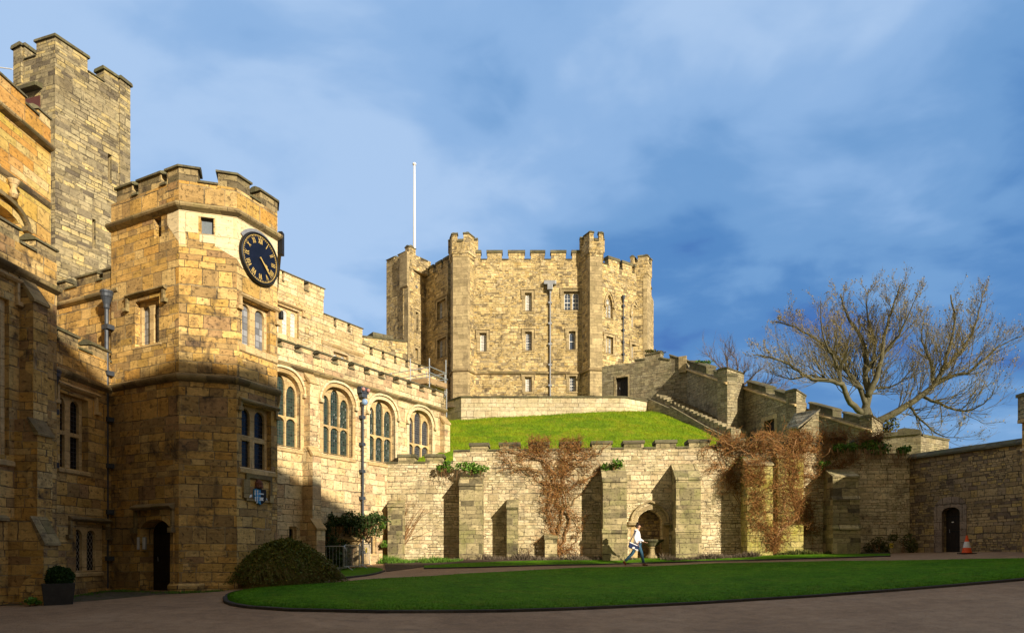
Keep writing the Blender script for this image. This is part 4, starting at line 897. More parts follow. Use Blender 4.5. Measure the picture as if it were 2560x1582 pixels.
# ================================================================ BACK RANGE (behind the low range)
RA = Vector(plan(128, 22.8)); RB = Vector(plan(300, 21.32)); RG = Fr(RA, RB)
rng_ = thing('back_range', 'sunlit battlemented wall rising behind the low wing, left of the stair tower', 'building wing', (RA.x, RA.y, 0))
zst = RG.hit('P', 230, 737)[1]; zc_r = RG.hit('P', 175, 722)[1]; zm_r = RG.hit('P', 217, 678)[1]
w = MB(); w.slab(RG, rect(0, RG.L, 3, zc_r), [], 0, -.5); w.build('wall', M['tower'], rng_)
b = MB(); b.extr(RG, STR(zst - .2, .13), 0, RG.L); b.build('string_course', M['string'], rng_)
battlement(rng_, RG, 'R2', [(432, 498), (582, 735), (778, 900)], 0, RG.L, zc_r, zm_r, mat='sooty', th=.35)

# ================================================================ CHAPEL
CA0 = Vector(plan(692, 26.3)); CB0 = Vector(plan(1109, 35.0)); cdv = (CB0 - CA0).normalized(); CH = Fr(CA0 - cdv * 1.6, CB0 + cdv * .15)
chap = thing('chapel', 'pale gold chapel wall with four tall arched windows running back from the stair tower', 'chapel', (CA0.x, CA0.y, -.7))
zs_c = CH.hit('P', 1000, CH and 1000)[1]
zs_c = (CH.hit('P', 700, 913)[1] + CH.hit('P', 1109, 1031)[1]) / 2
zc_c = zs_c + .72; zm_c = zs_c + 1.12
Hs = []
w2 = (CH.S('Z3', 525), CH.S('Z3', 850)); zsill = CH.hit('Z3', 690, 1062)[1]; zspr = CH.hit('Z3', 850, 520)[1]; zcrn = CH.hit('Z3', 675, 300)[1]
Wd = w2[1] - w2[0]
wr = [(CH.S('Z3', 222) + .22 - Wd, CH.S('Z3', 222) + .22), w2, (CH.S('Z4', 345), CH.S('Z4', 692)), (CH.S('Z4', 880), CH.S('Z4', 1192))]
for i, (a0, a1) in enumerate(wr):
    ho = arch(a0, a1, zsill, zspr, zcrn, 18, 'low'); n3 = 3; g_ = .075; e0 = .06; lw = (a1 - a0 - 2 * e0 - 2 * g_) / 3
    zc_ = zcrn; Lx = []
    ztr = CH.hit('Z3', 660, 745)[1]
    for j in range(3):
        b0 = a0 + e0 + j * (lw + g_); top = zc_ - (.07 if j == 1 else .40)
        Lx.append([b0, b0 + lw, ztr + .08, top - .42, top]); Lx.append([b0, b0 + lw, zsill + .04, ztr - .22, ztr + .01])
    pts = arch(a0 - .16, a1 + .16, 0, zspr, zcrn + .17, 20, 'low')[2:]
    Hs.append(window(chap, CH, ho, Lx, kind='round', rec=.22, trim='trim', gl='glass_stained' if i == 3 else 'glass_lead', hood=('arch', pts, -.09, .09), sill=(a0 - .12, a1 + .14, zsill + .03, .22, .06), hoodmat='newstone'))
    f = MB(); f.slab(CH, arch(a0 - .17, a1 + .17, zsill + .05, zspr, zcrn + .17, 20, 'low'), [arch(a0 + .0, a1 - .0, zsill + .04, zspr, zcrn, 20, 'low')], .012, -.1); f.build('window_surround', M['newstone' if i > 1 else 'trim'], chap)
# small openings near the ground
def small(k, x0, x1, y0, y1, gl, kind='round', rise=.5, hood=None):
    L = lights_px(CH, k, [(x0, x1, y0, y1)], -.1, rise=rise); l = L[0]; x = (l[0] - .07, l[1] + .07, l[2] - .02, l[4] + .08)
    Hs.append(window(chap, CH, rect(*x), L, kind=kind, rec=.12, gl=gl, name='slit_window', sill=(x[0] - .05, x[1] + .05, x[2] + .02, .1, .03)))
small('R5', 488, 523, 725, 822, 'glass_dark'); small('R5', 1102, 1128, 785, 914, 'glass_dark')
da0, da1 = CH.S('B', 760), CH.S('B', 1195); dzt = CH.hit('B', 980, 842)[1]; Hs.append(rect(da0, da1, -1.2, dzt))
door_leaf(chap, CH, da0, da1, -.9, dzt, -.3)
f = MB(); f.extr(CH, [(-.02, dzt + .22), (.14, dzt + .24), (.16, dzt + .34), (-.02, dzt + .44)], da0 - .2, da1 + .2); f.extr(CH, [(-.02, dzt + .0), (.03, dzt), (.05, dzt + .16), (-.02, dzt + .2)], da0 - .1, da1 + .1); f.build('door_lintel', M['trim'], chap, bevel=.01)
w = MB(); w.slab(CH, rect(0, CH.L, -1.4, zc_c), Hs, 0, -.6); w.build('wall', M['chapel'], chap)
b = MB(); b.extr(CH, STR(zs_c - .02, .16), 0, CH.L); b.build('string_course', M['string'], chap)
battlement(chap, CH, 'R4', [(300, 400), (438, 530), (580, 670), (722, 810), (862, 935), (985, 1055), (1100, 1165), (1210, 1275), (1322, 1380), (1418, 1475), (1512, 1568), (1603, 1658)], 0, CH.L, zc_c, zm_c, mat='chapel', th=.35, ch=.14)
a = lambda k, x, d: CH.S(k, x, d); z = lambda k, y, x, d: CH.hit(k, x, y, d)[1]
buttress(chap, CH, [(a('R5', 697, .95), a('R5', 762, .95), -1.2, z('R5', 722, 720, .95), .95, .35), (a('Z3', 407, .6), a('Z3', 500, .6), z('R5', 722, 720, .95), z('Z3', 1047, 450, .6), .6, .3), (a('Z3', 378, .35), a('Z3', 470, .35), z('Z3', 1047, 450, .6), z('Z3', 248, 420, .35), .35, .4)], mat='chapel', capmat='trim')
buttress(chap, CH, [(CH.L - .45, CH.L, -.5, z('Z4', 510, 1340, .3), .3, .35)], mat='chapel', capmat='trim')
pp = pipe(chap, CH, CH.S('Z4', 255, .14), -.6, z('Z4', 250, 255, .14), d=.14, r=.045, brackets=6, hopper=False)
f = MB(); a0, z0_ = CH.hit('Z4', 258, 130, .15); f.box(CH, a0 - .24, a0 + .24, z0_, z0_ + .28, .28, .02); f.box(CH, a0 - .16, a0 + .16, z0_ - .18, z0_, .26, .04); f.build('ornate_hopper', M['lead'], pp, bevel=.02)
f = MB(); c = CH.w(a0, z0_ - .38, .24); f.lathe((c.x, c.y, c.z - .14), [(.05, 0), (.12, .06), (.14, .14), (.12, .22), (.05, .28)], 12); f.build('hopper_badge', plain('badge_blue', (.20, .32, .52), .4), pp, smooth=True)
f = MB()
for s_ in (-.15, .15): c = CH.w(a0 + s_, z0_ + .15, .32); f.lathe((c.x, c.y, c.z - .08), [(.03, 0), (.08, .04), (.08, .12), (.03, .16)], 10)
f.build('hopper_badge', plain('badge_rose', (.45, .22, .18), .5), pp, smooth=True)
# far side and roof
EN = Fr(CH.B, CH.B + Vector((-CH.n.x, -CH.n.y)) * 6); w = MB(); w.slab(EN, rect(0, 6, 0, zc_c), [], 0, -.4); w.build('end_wall', M['chapel'], chap)
roof(chap, [CH.w(0, 0, -.3), CH.w(CH.L - .2, 0, -.3), CH.w(CH.L - .2, 0, -5.6), CH.w(0, 0, -5.6)], zs_c + .25)

# ================================================================ GALLERY (stepped upper wall behind the chapel)
def ginv(u): return 1 / (.03226 - 1.9225e-5 * (u - 692))
GA = Fr(plan(670, ginv(670)), plan(1100, ginv(1100)))
gal = thing('upper_gallery', 'long sunlit gallery wall with battlements stepping down, set back above the chapel', 'building wing', (GA.A.x, GA.A.y, 5))
e1, e2 = GA.S('R4', 752), GA.S('R4', 1046)
c1, c2, c3 = 12.62, 11.45, 10.68; m1_, m2_, m3_ = 13.2, 11.98, 11.17
Hs = []
L = same(lights_px(GA, 'R4', [(383, 415, 452, 635), (440, 480, 465, 657), (502, 541, 487, 680)], -.12)); x = (L[0][0] - .1, L[2][1] + .1, L[0][2] - .02, L[0][4] + .1)
Hs.append(window(gal, GA, rect(*x), L, rec=.14, gl='glass_blind', sash=(2, 6), hood=('label', x[0] - .15, x[1] + .25, x[3] + .08, .15)))
L = same(lights_px(GA, 'R4', [(828, 858, 803, 893), (882, 914, 818, 910)], -.12)); x = (L[0][0] - .1, L[1][1] + .1, L[0][2] - .02, L[0][4] + .08)
Hs.append(window(gal, GA, rect(*x), L, rec=.14, gl='glass_blind', sash=(2, 4)))
w = MB(); w.slab(GA, [(0, 5), (GA.L, 5), (GA.L, c3), (e2, c3), (e2, c2), (e1, c2), (e1, c1), (0, c1)], Hs, 0, -.6); w.build('wall', M['gallery'], gal)
for sp, lo, hi, zc, zm in (([(395, 437), (452, 603), (640, 757)], 0, e1, c1, m1_), ([(757, 828), (848, 932), (955, 1046)], e1, e2, c2, m2_), ([(1046, 1100), (1122, 1192), (1213, 1284), (1303, 1370), (1393, 1465), (1488, 1545)], e2, GA.L, c3, m3_)):
    battlement(gal, GA, 'R4', sp, lo, hi, zc, zm, mat='gallery', th=.35, ch=.12)
b = MB(); z_ = GA.hit('R4', 890, 745)[1]; b.extr(GA, STR(z_ - .2, .1), GA.S('R4', 735), GA.S('R4', 1050)); b.build('string_course', M['trim'], gal); b = MB(); z_ = GA.hit('R4', 1170, 920)[1]; b.extr(GA, STR(z_ - .2, .1), GA.S('R4', 1045), GA.L); b.build('string_course', M['trim'], gal)
EN = Fr(GA.B, GA.B + Vector((-GA.n.x, -GA.n.y)) * 5); w = MB(); w.slab(EN, rect(0, 5, 5, c3), [], 0, -.4); w.build('end_wall', M['gallery'], gal)
for s_, e_, zz_ in ((.1, e1 - .1, c1 - .8), (e1 + .1, e2 - .1, c2 - .8), (e2 + .1, GA.L - .1, c3 - .8)): roof(gal, [GA.w(s_, 0, -.5), GA.w(e_, 0, -.5), GA.w(e_, 0, -5), GA.w(s_, 0, -5)], zz_)
# rubble gable stub
GB = Fr(plan(903, 46), plan(1020, 48)); stub = thing('rubble_wall_stub', 'sunlit rough rubble wall with a mossy coping between the gallery and the keep', 'wall', (GB.A.x, GB.A.y, 8))
w = MB(); ol = GB.poly('R4', [(1046, 672), (1120, 672), (1270, 695), (1372, 712)]); w.slab(GB, [(GB.S('R4', 1046), 7), (GB.S('R4', 1385), 7), (GB.S('R4', 1385), ol[3][1])] + ol[::-1][1:], [], 0, -.8); w.build('wall', M['keep'], stub)
w = MB(); cp = GB.poly('R4', [(1122, 676), (1122, 635), (1272, 668), (1276, 698)]); w.slab(GB, cp, [], .08, -.9); cp = GB.poly('R4', [(1046, 672), (1372, 712), (1372, 700), (1046, 660)]); w.slab(GB, cp, [], .05, -.85); w.build('coping', M['coping'], stub)

# ================================================================ KEEP
P1 = Vector(plan(966, 58.5)); P2 = Vector(plan(1022, 56.5)); P3 = Vector(plan(1063, 58.6)); P4 = Vector(plan(1120, 56.0)); P5 = Vector(plan(1180, 55.0)); P6 = Vector(plan(1478, 55.0)); P7 = Vector(plan(1612, 58.3)); P8 = Vector(plan(1634, 64))
keep = thing('keep', 'octagonal castle keep with corner turrets on top of the green mound', 'castle keep', (2, 56, 10))
KB = 8.5
kz = lambda y: (CV - (400 + y * .41)) / FPX * 55.0
zcK, zmK, zsK = kz(608), kz(549), kz(1300)
KW1 = Fr(P1, P2); KW2 = Fr(P2, P3); KW3 = Fr(P3, P4); KW5 = Fr(plan(1160, 55), P6); KW6 = Fr(P6, P7); KW7 = Fr(P7, P8)
def kwin(F, L, k='R6', frame=.22, gl='glass_blind', sash=(2, 6), kind='round', rise=.5, pointed=False, rr=False):
    Ls = same(lights_px(F, k, L, -.2, rise=rise, rect_=rr)); x = (Ls[0][0] - .06, Ls[-1][1] + .06, Ls[0][2] - .03, Ls[0][4] + .06)
    if pointed:
        zs = Ls[0][3] - .1; zt = Ls[0][4] + .75; ho = arch(x[0], x[1], x[2], zs, zt, 14, 'gothic')
        Ls2 = Ls + [[(x[0] + x[1]) / 2 - .14, (x[0] + x[1]) / 2 + .14, Ls[0][4] + .02, Ls[0][4] + .25, Ls[0][4] + .42]]
        window(keep, F, ho, Ls2, kind='round', rec=.2, gl=gl, sash=sash, trim='keeptrim', hood=('arch', arch(x[0] - .12, x[1] + .12, 0, zs, zt + .2, 14, 'gothic')[2:], -.1, .08), hoodmat='keeptrim', sill=(x[0] - .1, x[1] + .1, x[2] + .03, .14, .06))
        return ho
    ho = rect(*x)
    window(keep, F, ho, Ls, kind=kind, rec=.2, gl=gl, sash=sash, trim='keeptrim', sill=(x[0] - .22, x[1] + .22, x[2] + .03, .16, .06))
    f = MB(); f.slab(F, rect(x[0] - frame, x[1] + frame, x[2] + .04, x[3] + frame), [rect(x[0], x[1], x[2] + .03, x[3])], .03, -.1); f.slab(F, strip([(x[0] - frame, x[2] + 1), (x[0] - frame, x[3] + frame), (x[1] + frame, x[3] + frame), (x[1] + frame, x[2] + 1)], .07), (), .09, -.02); f.build('window_surround', M['keeptrim'], keep)
    return ho
H5 = [kwin(KW5, [(912, 945, 820, 925)]), kwin(KW5, [(1148, 1186, 812, 920), (1198, 1236, 812, 920)], gl='glass_sash', sash=(2, 4)), kwin(KW5, [(636, 671, 1063, 1170)]), kwin(KW5, [(914, 946, 1056, 1165)], gl='glass_sash', sash=(3, 6)),
      kwin(KW5, [(1179, 1211, 1053, 1160)], gl='glass_sash', sash=(1, 2)), kwin(KW5, [(912, 945, 1330, 1415)], rr=True), kwin(KW5, [(1182, 1214, 1325, 1412)], rr=True, gl='glass_sash', sash=(3, 5))]
H6 = [kwin(KW6, [(1397, 1409, 880, 965), (1416, 1431, 880, 965)], pointed=True, gl='glass_sash', sash=(2, 4)), kwin(KW6, [(1553, 1565, 940, 1025), (1573, 1587, 940, 1025)], pointed=True, gl='glass_sash', sash=(2, 4)),
      kwin(KW6, [(1398, 1409, 1085, 1183), (1417, 1433, 1085, 1183)], gl='glass_sash', sash=(2, 4)), kwin(KW6, [(1553, 1565, 1135, 1215), (1574, 1588, 1135, 1215)], gl='glass_sash', sash=(2, 4))]
H3k = [kwin(KW3, [(388, 404, 870, 975), (420, 434, 858, 965)], gl='glass_sash', sash=(2, 4)), kwin(KW3, [(388, 406, 1100, 1210), (423, 436, 1090, 1200)], gl='glass_sash', sash=(2, 4))]
H2k = [kwin(KW2, [(231, 243, 935, 1042)], gl='glass_sash', sash=(2, 4)), kwin(KW2, [(228, 242, 1155, 1220)], gl='glass_sash', sash=(2, 4))]
th = .6
w = MB()
w.slab(KW5, rect(0, KW5.L, KB, zcK), H5, 0, -th, 0, .3); w.slab(KW6, rect(0, KW6.L, KB, zcK), H6, 0, -th, .3, .3); w.slab(KW7, rect(0, KW7.L, KB, zcK), [], 0, -th, .3, 0)
w.slab(KW3, rect(0, KW3.L, KB, zcK), H3k, 0, -th); w.slab(KW2, rect(0, KW2.L, KB, zcK), H2k, 0, -th)
P9 = Vector((9, 72)); P10 = Vector((-4, 74)); P11 = Vector((-12, 66))
for pa, pb in ((P8, P9), (P9, P10), (P10, P11), (P11, P1)): w.slab(Fr(pa, pb), rect(0, (pb - pa).length, KB, zcK), [], 0, -th)
w.build('wall', M['keep'], keep)
w = MB(); zw = KW1.hit('R6', 160, 580)[1]; zwm = KW1.hit('R6', 180, 547)[1]
w.slab(KW1, rect(0, KW1.L, KB, zw), [], 0, -th, 0, .1); KW2b = Fr(P2, P2 + Vector((1.6, 1.9))); KW1b = Fr(P1 + Vector((1.2, 2.6)), P1)
w.slab(KW2b, rect(0, KW2b.L, zcK + .02, zw), [], .0, -.5); w.slab(Fr(P1 - Vector((0, 0)), P1 + Vector((.4, .4))), rect(0, .5, KB, KB + .1), [], 0, -.1)
w.slab(KW1b, rect(0, KW1b.L, KB, zw), [], 0, -.5); w.build('turret_wall', M['keep'], keep)
w = MB(); w.extr(KW1, [(-.05, KB), (.12, KB), (.12, KW1.hit('R6', 190, 790)[1]), (-.05, KW1.hit('R6', 190, 770)[1])], KW1.S('R6', 172), KW1.S('R6', 203)); w.extr(KW1, [(-.05, KW1.hit('R6', 190, 790)[1]), (.2, KW1.hit('R6', 190, 770)[1]), (.2, zw), (-.05, zw)], KW1.S('R6', 155), KW1.L); w.build('quoin_strip', M['keeptrim'], keep)
for F, k, x0, x1 in ((KW1, 'R6', 65, 110), (KW1, 'R6', 135, 176),): merlon(keep, F, F.S(k, x0), F.S(k, x1), zw, zwm - .18, mat='keep', th=.5, ch=.18)
merlon(keep, KW1, KW1.S('R6', 178), KW1.L, zw, zwm + .15, mat='keep', th=.5, ch=.18)
merlon(keep, KW2b, 0.05, .75, zw, zwm + .15, mat='keep', th=.5, ch=.18); merlon(keep, KW2b, 1.3, 2.1, zw - .2, zwm - .4, mat='keep', th=.5, ch=.18)
KM = dict(mat='keep', th=.5, ch=.24, over=.06, style='flat')
battlement(keep, KW5, 'R6', [(560, 638), (678, 768), (808, 905), (944, 1028), (1068, 1157), (1196, 1262)], 0, KW5.L, zcK, zmK, **KM)
battlement(keep, KW6, 'R6', [(1418, 1484), (1503, 1560), (1577, 1622)], 0, KW6.L, zcK, zmK, **KM)
battlement(keep, KW3, 'R6', [(325, 347), (365, 397), (410, 440)], 0, KW3.L, zcK, zmK, **KM); battlement(keep, KW2, 'R6', [(208, 240), (262, 285)], 0, KW2.L, zcK, zmK, **KM)
for pa, pb in ((P7, P8), (P9, P10), (P10, P11)):
    Fx = Fr(pa, pb); n = int(Fx.L / 2.6)
    for i in range(n): merlon(keep, Fx, .6 + i * 2.6, 1.9 + i * 2.6, zcK, zmK - .24, **KM)
# buttress turrets: half hexagon shafts with crenellated caps
def turret(Pm, dr, k, wbot, ztop_y, zcor_y, Y, wtop=None, label=None, over=.14, hh=1.15):
    """Pm = middle point in front of corner; dr = outward direction"""
    s = wbot / 2; t = Vector((-dr.y, dr.x)) * -1; t = Vector((dr.y * -1, dr.x)) ; t = -t if t.x < 0 else t
    base = Pm - dr * 1.2
    pl = [base - t * s, Pm - t * s * .55, Pm + t * s * .55, base + t * s, ]
    zt = (CV - (400 + ztop_y * .41)) / FPX * Y; zc = (CV - (400 + zcor_y * .41)) / FPX * Y
    m = MB()
    def prism(pl, z0, z1):
        n = len(pl); m.add([(p.x, p.y, z0) for p in pl] + [(p.x, p.y, z1) for p in pl], [tuple(reversed(range(n))), tuple(range(n, 2 * n))] + [(i, (i + 1) % n, (i + 1) % n + n, i + n) for i in range(n)])
    prism(pl, KB, zc); 
    c = sum(pl, Vector((0, 0))) / 4; pl2 = [c + (p - c) * 1.16 for p in pl]; pl15 = [c + (p - c) * 1.08 for p in pl]
    prism(pl15, zc, zc + .25); prism(pl2, zc + .25, zt - hh)
    o = m.build('turret', M['keep'], keep)
    mm = MB(); m = mm
    fr = [Fr(pl2[0], pl2[1]), Fr(pl2[1], pl2[2]), Fr(pl2[2], pl2[3]), Fr(pl2[3], pl2[0])]
    zz = zt - hh
    m.slab(fr[0], rect(fr[0].L * .45, fr[0].L, zz, zt - .2), [], 0, -.3, 0, .1); m.slab(fr[1], rect(0, fr[1].L * .3, zz, zt - .2), [], 0, -.3, .1, 0); m.slab(fr[1], rect(fr[1].L * .7, fr[1].L, zz, zt - .2), [], 0, -.3, 0, .1); m.slab(fr[2], rect(0, fr[2].L * .55, zz, zt - .2), [], 0, -.3, .1, 0)
    m.slab(fr[1], rect(fr[1].L * .3, fr[1].L * .7, zz, zz + .35), [], 0, -.3); m.slab(fr[0], rect(0, fr[0].L * .45, zz, zz + .35), [], 0, -.3); m.slab(fr[2], rect(fr[2].L * .55, fr[2].L, zz, zz + .35), [], 0, -.3); m.slab(fr[3], rect(0, fr[3].L, zz, zt - .2), [], 0, -.3)
    mm.build('turret_merlons', M['keep'], o)
    cc = MB(); m = cc
    for F, a0, a1, zz_ in ((fr[0], fr[0].L * .45 - .05, fr[0].L, zt - .2), (fr[1], -.02, fr[1].L * .3 + .05, zt - .2), (fr[1], fr[1].L * .7 - .05, fr[1].L + .02, zt - .2), (fr[2], 0, fr[2].L * .55 + .05, zt - .2), (fr[3], 0, fr[3].L, zt - .2), (fr[1], fr[1].L * .3 + .05, fr[1].L * .7 - .05, zz + .35)):
        m.extr(F, [(.06, zz_), (.06, zz_ + .1), (-.1, zz_ + .2), (-.22, zz_ + .2), (-.36, zz_ + .1), (-.36, zz_)], a0, a1)
    cc.build('coping_stone', M['coping'], o)
    mm = MB(); mm.sweep([pl[0], pl[1], pl[2], pl[3]], [(-.02, zsK - .14), (.14, zsK - .06), (.14, zsK + .06), (-.02, zsK + .18)]); mm.build('string_course', M['string'], o)
    mm = MB(); mm.sweep([pl[1] + (pl[0] - pl[1]) * .25, pl[1], pl[2], pl[2] + (pl[3] - pl[2]) * .25], [(-.02, KB), (.035, KB), (.035, zc - .003), (-.02, zc - .003)]); mm.build('quoins', M['keeptrim'], o)
    return pl
tl = turret(Vector(plan(1151, 54.2)), Vector((-.12, -.99)).normalized(), 'R6', 2.1, 452, 600, 54.5)
tr = turret(Vector(plan(1490, 54.0)), Vector((.16, -.98)).normalized(), 'R6', 1.75, 446, 600, 54.3)
tf = turret(Vector(plan(1622, 58.0)), Vector((.85, -.5)).normalized(), 'R6', 1.7, 604, 740, 58.5, hh=1.0)
b = MB(); b.extr(KW5, [(-.02, zsK - .14), (.12, zsK - .06), (.12, zsK + .06), (-.02, zsK + .18)], .2, KW5.L); b.extr(KW3, [(-.02, zsK - .14), (.12, zsK - .06), (.12, zsK + .06), (-.02, zsK + .18)], 0, KW3.L); b.build('string_course', M['string'], keep)
roof(keep, [P2 + Vector((.5, .8)), P3 + Vector((0, .8)), P4 + Vector((.3, .6)), P6 + Vector((-.3, .4)), P7 + Vector((-.5, .3)), P8 + Vector((-.5, 0)), P9 + Vector((0, -.5)), P10 + Vector((0, -.5)), P11 + Vector((.5, 0)), P1 + Vector((.6, .3))], zcK - 1.1)
kzz = lambda F, x, y, d=.12: F.hit('R6', x, y, d)
for F, x, yt, yb, hop, mt_, r in ((KW5, 585, 510, 1440, False, 'lead', .05), (KW5, 1062, 800, 1432, True, 'leadpale', .06), (KW6, 1508, 850, 1210, True, 'lead', .045)):
    a0, zt = kzz(F, x, yt); zb = kzz(F, x, yb)[1]; pipe(keep, F, a0, zb - .3, zt, d=.14, r=r, hopper=hop, mat=mt_, brackets=5)
f = MB(); a0, zt = kzz(KW5, 1060, 770); f.box(KW5, a0 - .5, a0 + .5, zt + .1, zt + .4, .35, 0); f.box(KW5, a0 - .22, a0 + .22, zt - .35, zt + .1, .4, 0); f.build('lead_hopper', M['leadpale'], keep, bevel=.03)
m = MB(); X, Y = plan(1036, 62); zt = (CV - 414) / FPX * 62; m.tube([(X, Y, zcK - 1.2), (X, Y, (zt + zcK) / 2), (X, Y, zt)], [.16, .12, .085], 12)
fp = thing('flagpole', 'bare white flagpole standing on the keep roof', 'flagpole', (X, Y, zcK - 1.1)); m.build('pole', M['white'], fp, smooth=True)
m = MB(); m.lathe((X, Y, zt), [(.06, 0), (.16, .05), (.18, .14), (.10, .24), (.02, .28)], 12); m.build('truck', M['white'], fp, smooth=True)

# ================================================================ TERRACE WALL at the foot of the keep
ter = thing('terrace_wall', 'low pale retaining wall between the keep and the grassy mound', 'wall', (0, 46, 9))
tp = [Vector(plan(1095, 48.2)), Vector(plan(1153, 46.0)), Vector(plan(1560, 46.0)), Vector(plan(1624, 47.4))]; zT = 10.72
w = MB(); w.sweep(tp, [(0, 8.2), (0, zT), (-.6, zT), (-.6, 8.2)]); w.build('wall', M['terrace'], ter)
w = MB(); w.sweep(tp, [(.08, zT), (.08, zT + .10), (-.3, zT + .17), (-.68, zT + .10), (-.68, zT)]); w.build('coping', M['coping'], ter)
m = MB(); m.add([(tp[0].x - 3, tp[0].y + .3, zT - .5), (tp[1].x, tp[1].y + .3, zT - .5), (tp[2].x, tp[2].y + .3, zT - .5), (tp[3].x + 1, tp[3].y + 2, zT - .5), (16, 60, zT - .5), (-14, 60, zT - .5)], [(0, 1, 2, 3, 4, 5)]); tag(m.build('terrace_path', M['tarmac']), kind='structure')
# ================================================================ STAIR WALL descending from the keep
sw = thing('descending_wall', 'sawtooth battlemented wall stepping down the right side of the mound', 'wall', (14, 44, 6))
def pw(F, k, pts): return F.poly(k, pts)
def fix(recalc):
    bm = bmesh.new(); bm.from_mesh(recalc.data); bmesh.ops.recalc_face_normals(bm, faces=bm.faces); bm.to_mesh(recalc.data); bm.free()
S1 = Fr(plan(1505, 50.7), plan(1717, 47.6)); S2 = Fr(plan(1717, 47.6), plan(1818, 42.4)); R2_ = Fr(plan(1818, 42.4), plan(1860, 43.6)); S3 = Fr(plan(1860, 43.6), plan(1991, 38.8)); R3_ = Fr(plan(1991, 38.8), plan(2014, 39.2)); S4 = Fr(plan(2014, 39.2), plan(2180, 35.4)); R4_ = Fr(plan(2180, 35.4), plan(2206, 35.8))
ol = pw(S1, 'R8', [(10, 455), (25, 445), (60, 450), (65, 432), (110, 425), (108, 413), (170, 408)]) 
ol = pw(S1, 'W', [(-190, 235), (-60, 228), (-60, 200), (60, 190), (60, 140), (250, 105), (250, 175), (362, 200), (362, 140), (500, 195), (590, 215)])
dr = box_of(pw(S1, 'R6', [(1462, 1325), (1537, 1322), (1537, 1425), (1462, 1425)]))
w = MB(); w.slab(S1, [(0, 8.5), (S1.L, 8.5), (S1.L, ol[-1][1])] + ol[::-1] + [(0, ol[0][1])], [rect(dr[0], dr[1], dr[2] - .6, dr[3])], 0, -.7); w.build('wall', M['stairwall'], sw)
door_leaf(sw, S1, dr[0] + .01, dr[1] - .01, dr[2] - .6, dr[3], -.25)
f = MB(); f.slab(S1, rect(dr[0] - .15, dr[1] + .1, dr[2] - .6, dr[3] + .14), [rect(dr[0], dr[1], dr[2] - .59, dr[3] - .0)], .02, -.1); f.build('door_surround', M['keeptrim'], sw)
def copg(F, k, segs, over=.07, h=.14, th=.7):
    m = MB()
    for p0, p1 in segs:
        a0, z0 = F.hit(k, *p0); a1, z1 = F.hit(k, *p1); pf = [(over, 0), (over, h * .5), (-.1, h), (-th + .1, h), (-th - over, h * .5), (-th - over, 0)]; n = 6
        m.add([F.w(a0 - .03, z0 + z_, d) for d, z_ in pf] + [F.w(a1 + .03, z1 + z_, d) for d, z_ in pf], [tuple(range(n)), tuple(range(2 * n - 1, n - 1, -1))] + [(i, i + n, (i + 1) % n + n, (i + 1) % n) for i in range(n)])
    o = m.build('coping', M['coping'], sw); fix(o); return o
copg(S1, 'W', [((-60, 200), (60, 190)), ((60, 140), (250, 105)), ((250, 175), (362, 200)), ((362, 140), (590, 215))])
def seg(F, k, string, mers, creb, hole=None, zb=4.5):
    """string: two px points under the parapet; mers: merlon quads (x0,yt0,x1,yt1); creb: crenel level as px drop"""
    (xa, ya), (xb, yb) = string; s0 = F.hit(k, xa, ya); s1 = F.hit(k, xb, yb)
    sl = (s1[1] - s0[1]) / (s1[0] - s0[0]); zat = lambda a: s0[1] + sl * (a - s0[0])
    w = MB(); w.slab(F, [(0, zb), (F.L, zb), (F.L, zat(F.L) + .22), (0, zat(0) + .22)], hole or [], 0, -.7); w.build('wall', M['stairwall'], sw)
    b = MB(); n = 4; pf = [(-.02, -.02), (.12, .0), (.12, .08), (-.02, .14)]
    b.add([F.w(0, zat(0) + z_, d) for d, z_ in pf] + [F.w(F.L, zat(F.L) + z_, d) for d, z_ in pf], [tuple(range(n)), tuple(range(2 * n - 1, n - 1, -1))] + [(i, i + n, (i + 1) % n + n, (i + 1) % n) for i in range(n)]); fix(b.build('string_course', M['trim'], sw))
    for x0, y0, x1, y1 in mers:
        a0, z0 = F.hit(k, x0, y0); a1, z1 = F.hit(k, x1, y1); hh = ((z0 - zat(a0)) + (z1 - zat(a1))) / 2 - .22 - .14
        m = MB(); m.slab(F, [(a0, zat(a0) + .22), (a1, zat(a1) + .22), (a1, zat(a1) + .22 + hh), (a0, zat(a0) + .22 + hh)], [], 0, -.7); o = m.build('merlon', M['coping'], sw)
        m = MB(); pf2 = [(.06, 0), (.06, .07), (-.1, .14), (-.6, .14), (-.76, .07), (-.76, 0)]; n = 6
        m.add([F.w(a0 - .03, zat(a0) + .22 + hh + z_, d) for d, z_ in pf2] + [F.w(a1 + .03, zat(a1) + .22 + hh + z_, d) for d, z_ in pf2], [tuple(range(n)), tuple(range(2 * n - 1, n - 1, -1))] + [(i, i + n, (i + 1) % n + n, (i + 1) % n) for i in range(n)]); fix(m.build('coping_stone', M['coping'], o))
    return zat
z2 = seg(S2, 'W', ((580, 322), (1062, 486)), [(605, 190, 812, 262), (900, 305, 1065, 360)], 0)
dr = box_of(pw(S3, 'W', [(1520, 940), (1645, 915), (1645, 1130), (1520, 1130)]))
z3 = seg(S3, 'W', ((1270, 548), (1905, 755)), [(1312, 438, 1540, 505), (1650, 545, 1895, 620)], 0, hole=[rect(dr[0], dr[1], 4.6, dr[3])])
door_leaf(sw, S3, dr[0] + .01, dr[1] - .01, 4.6, dr[3], -.3, planks=3)
f = MB(); f.slab(S3, rect(dr[0] - .3, dr[1] + .25, 4.6, dr[3] + .25), [rect(dr[0], dr[1], 4.61, dr[3])], .02, -.1); f.build('door_surround', M['keeptrim'], sw)
z4 = seg(S4, 'R8', ((1070, 700), (1305, 770)), [(1014, 622, 1128, 660), (1178, 672, 1306, 706)], 0)
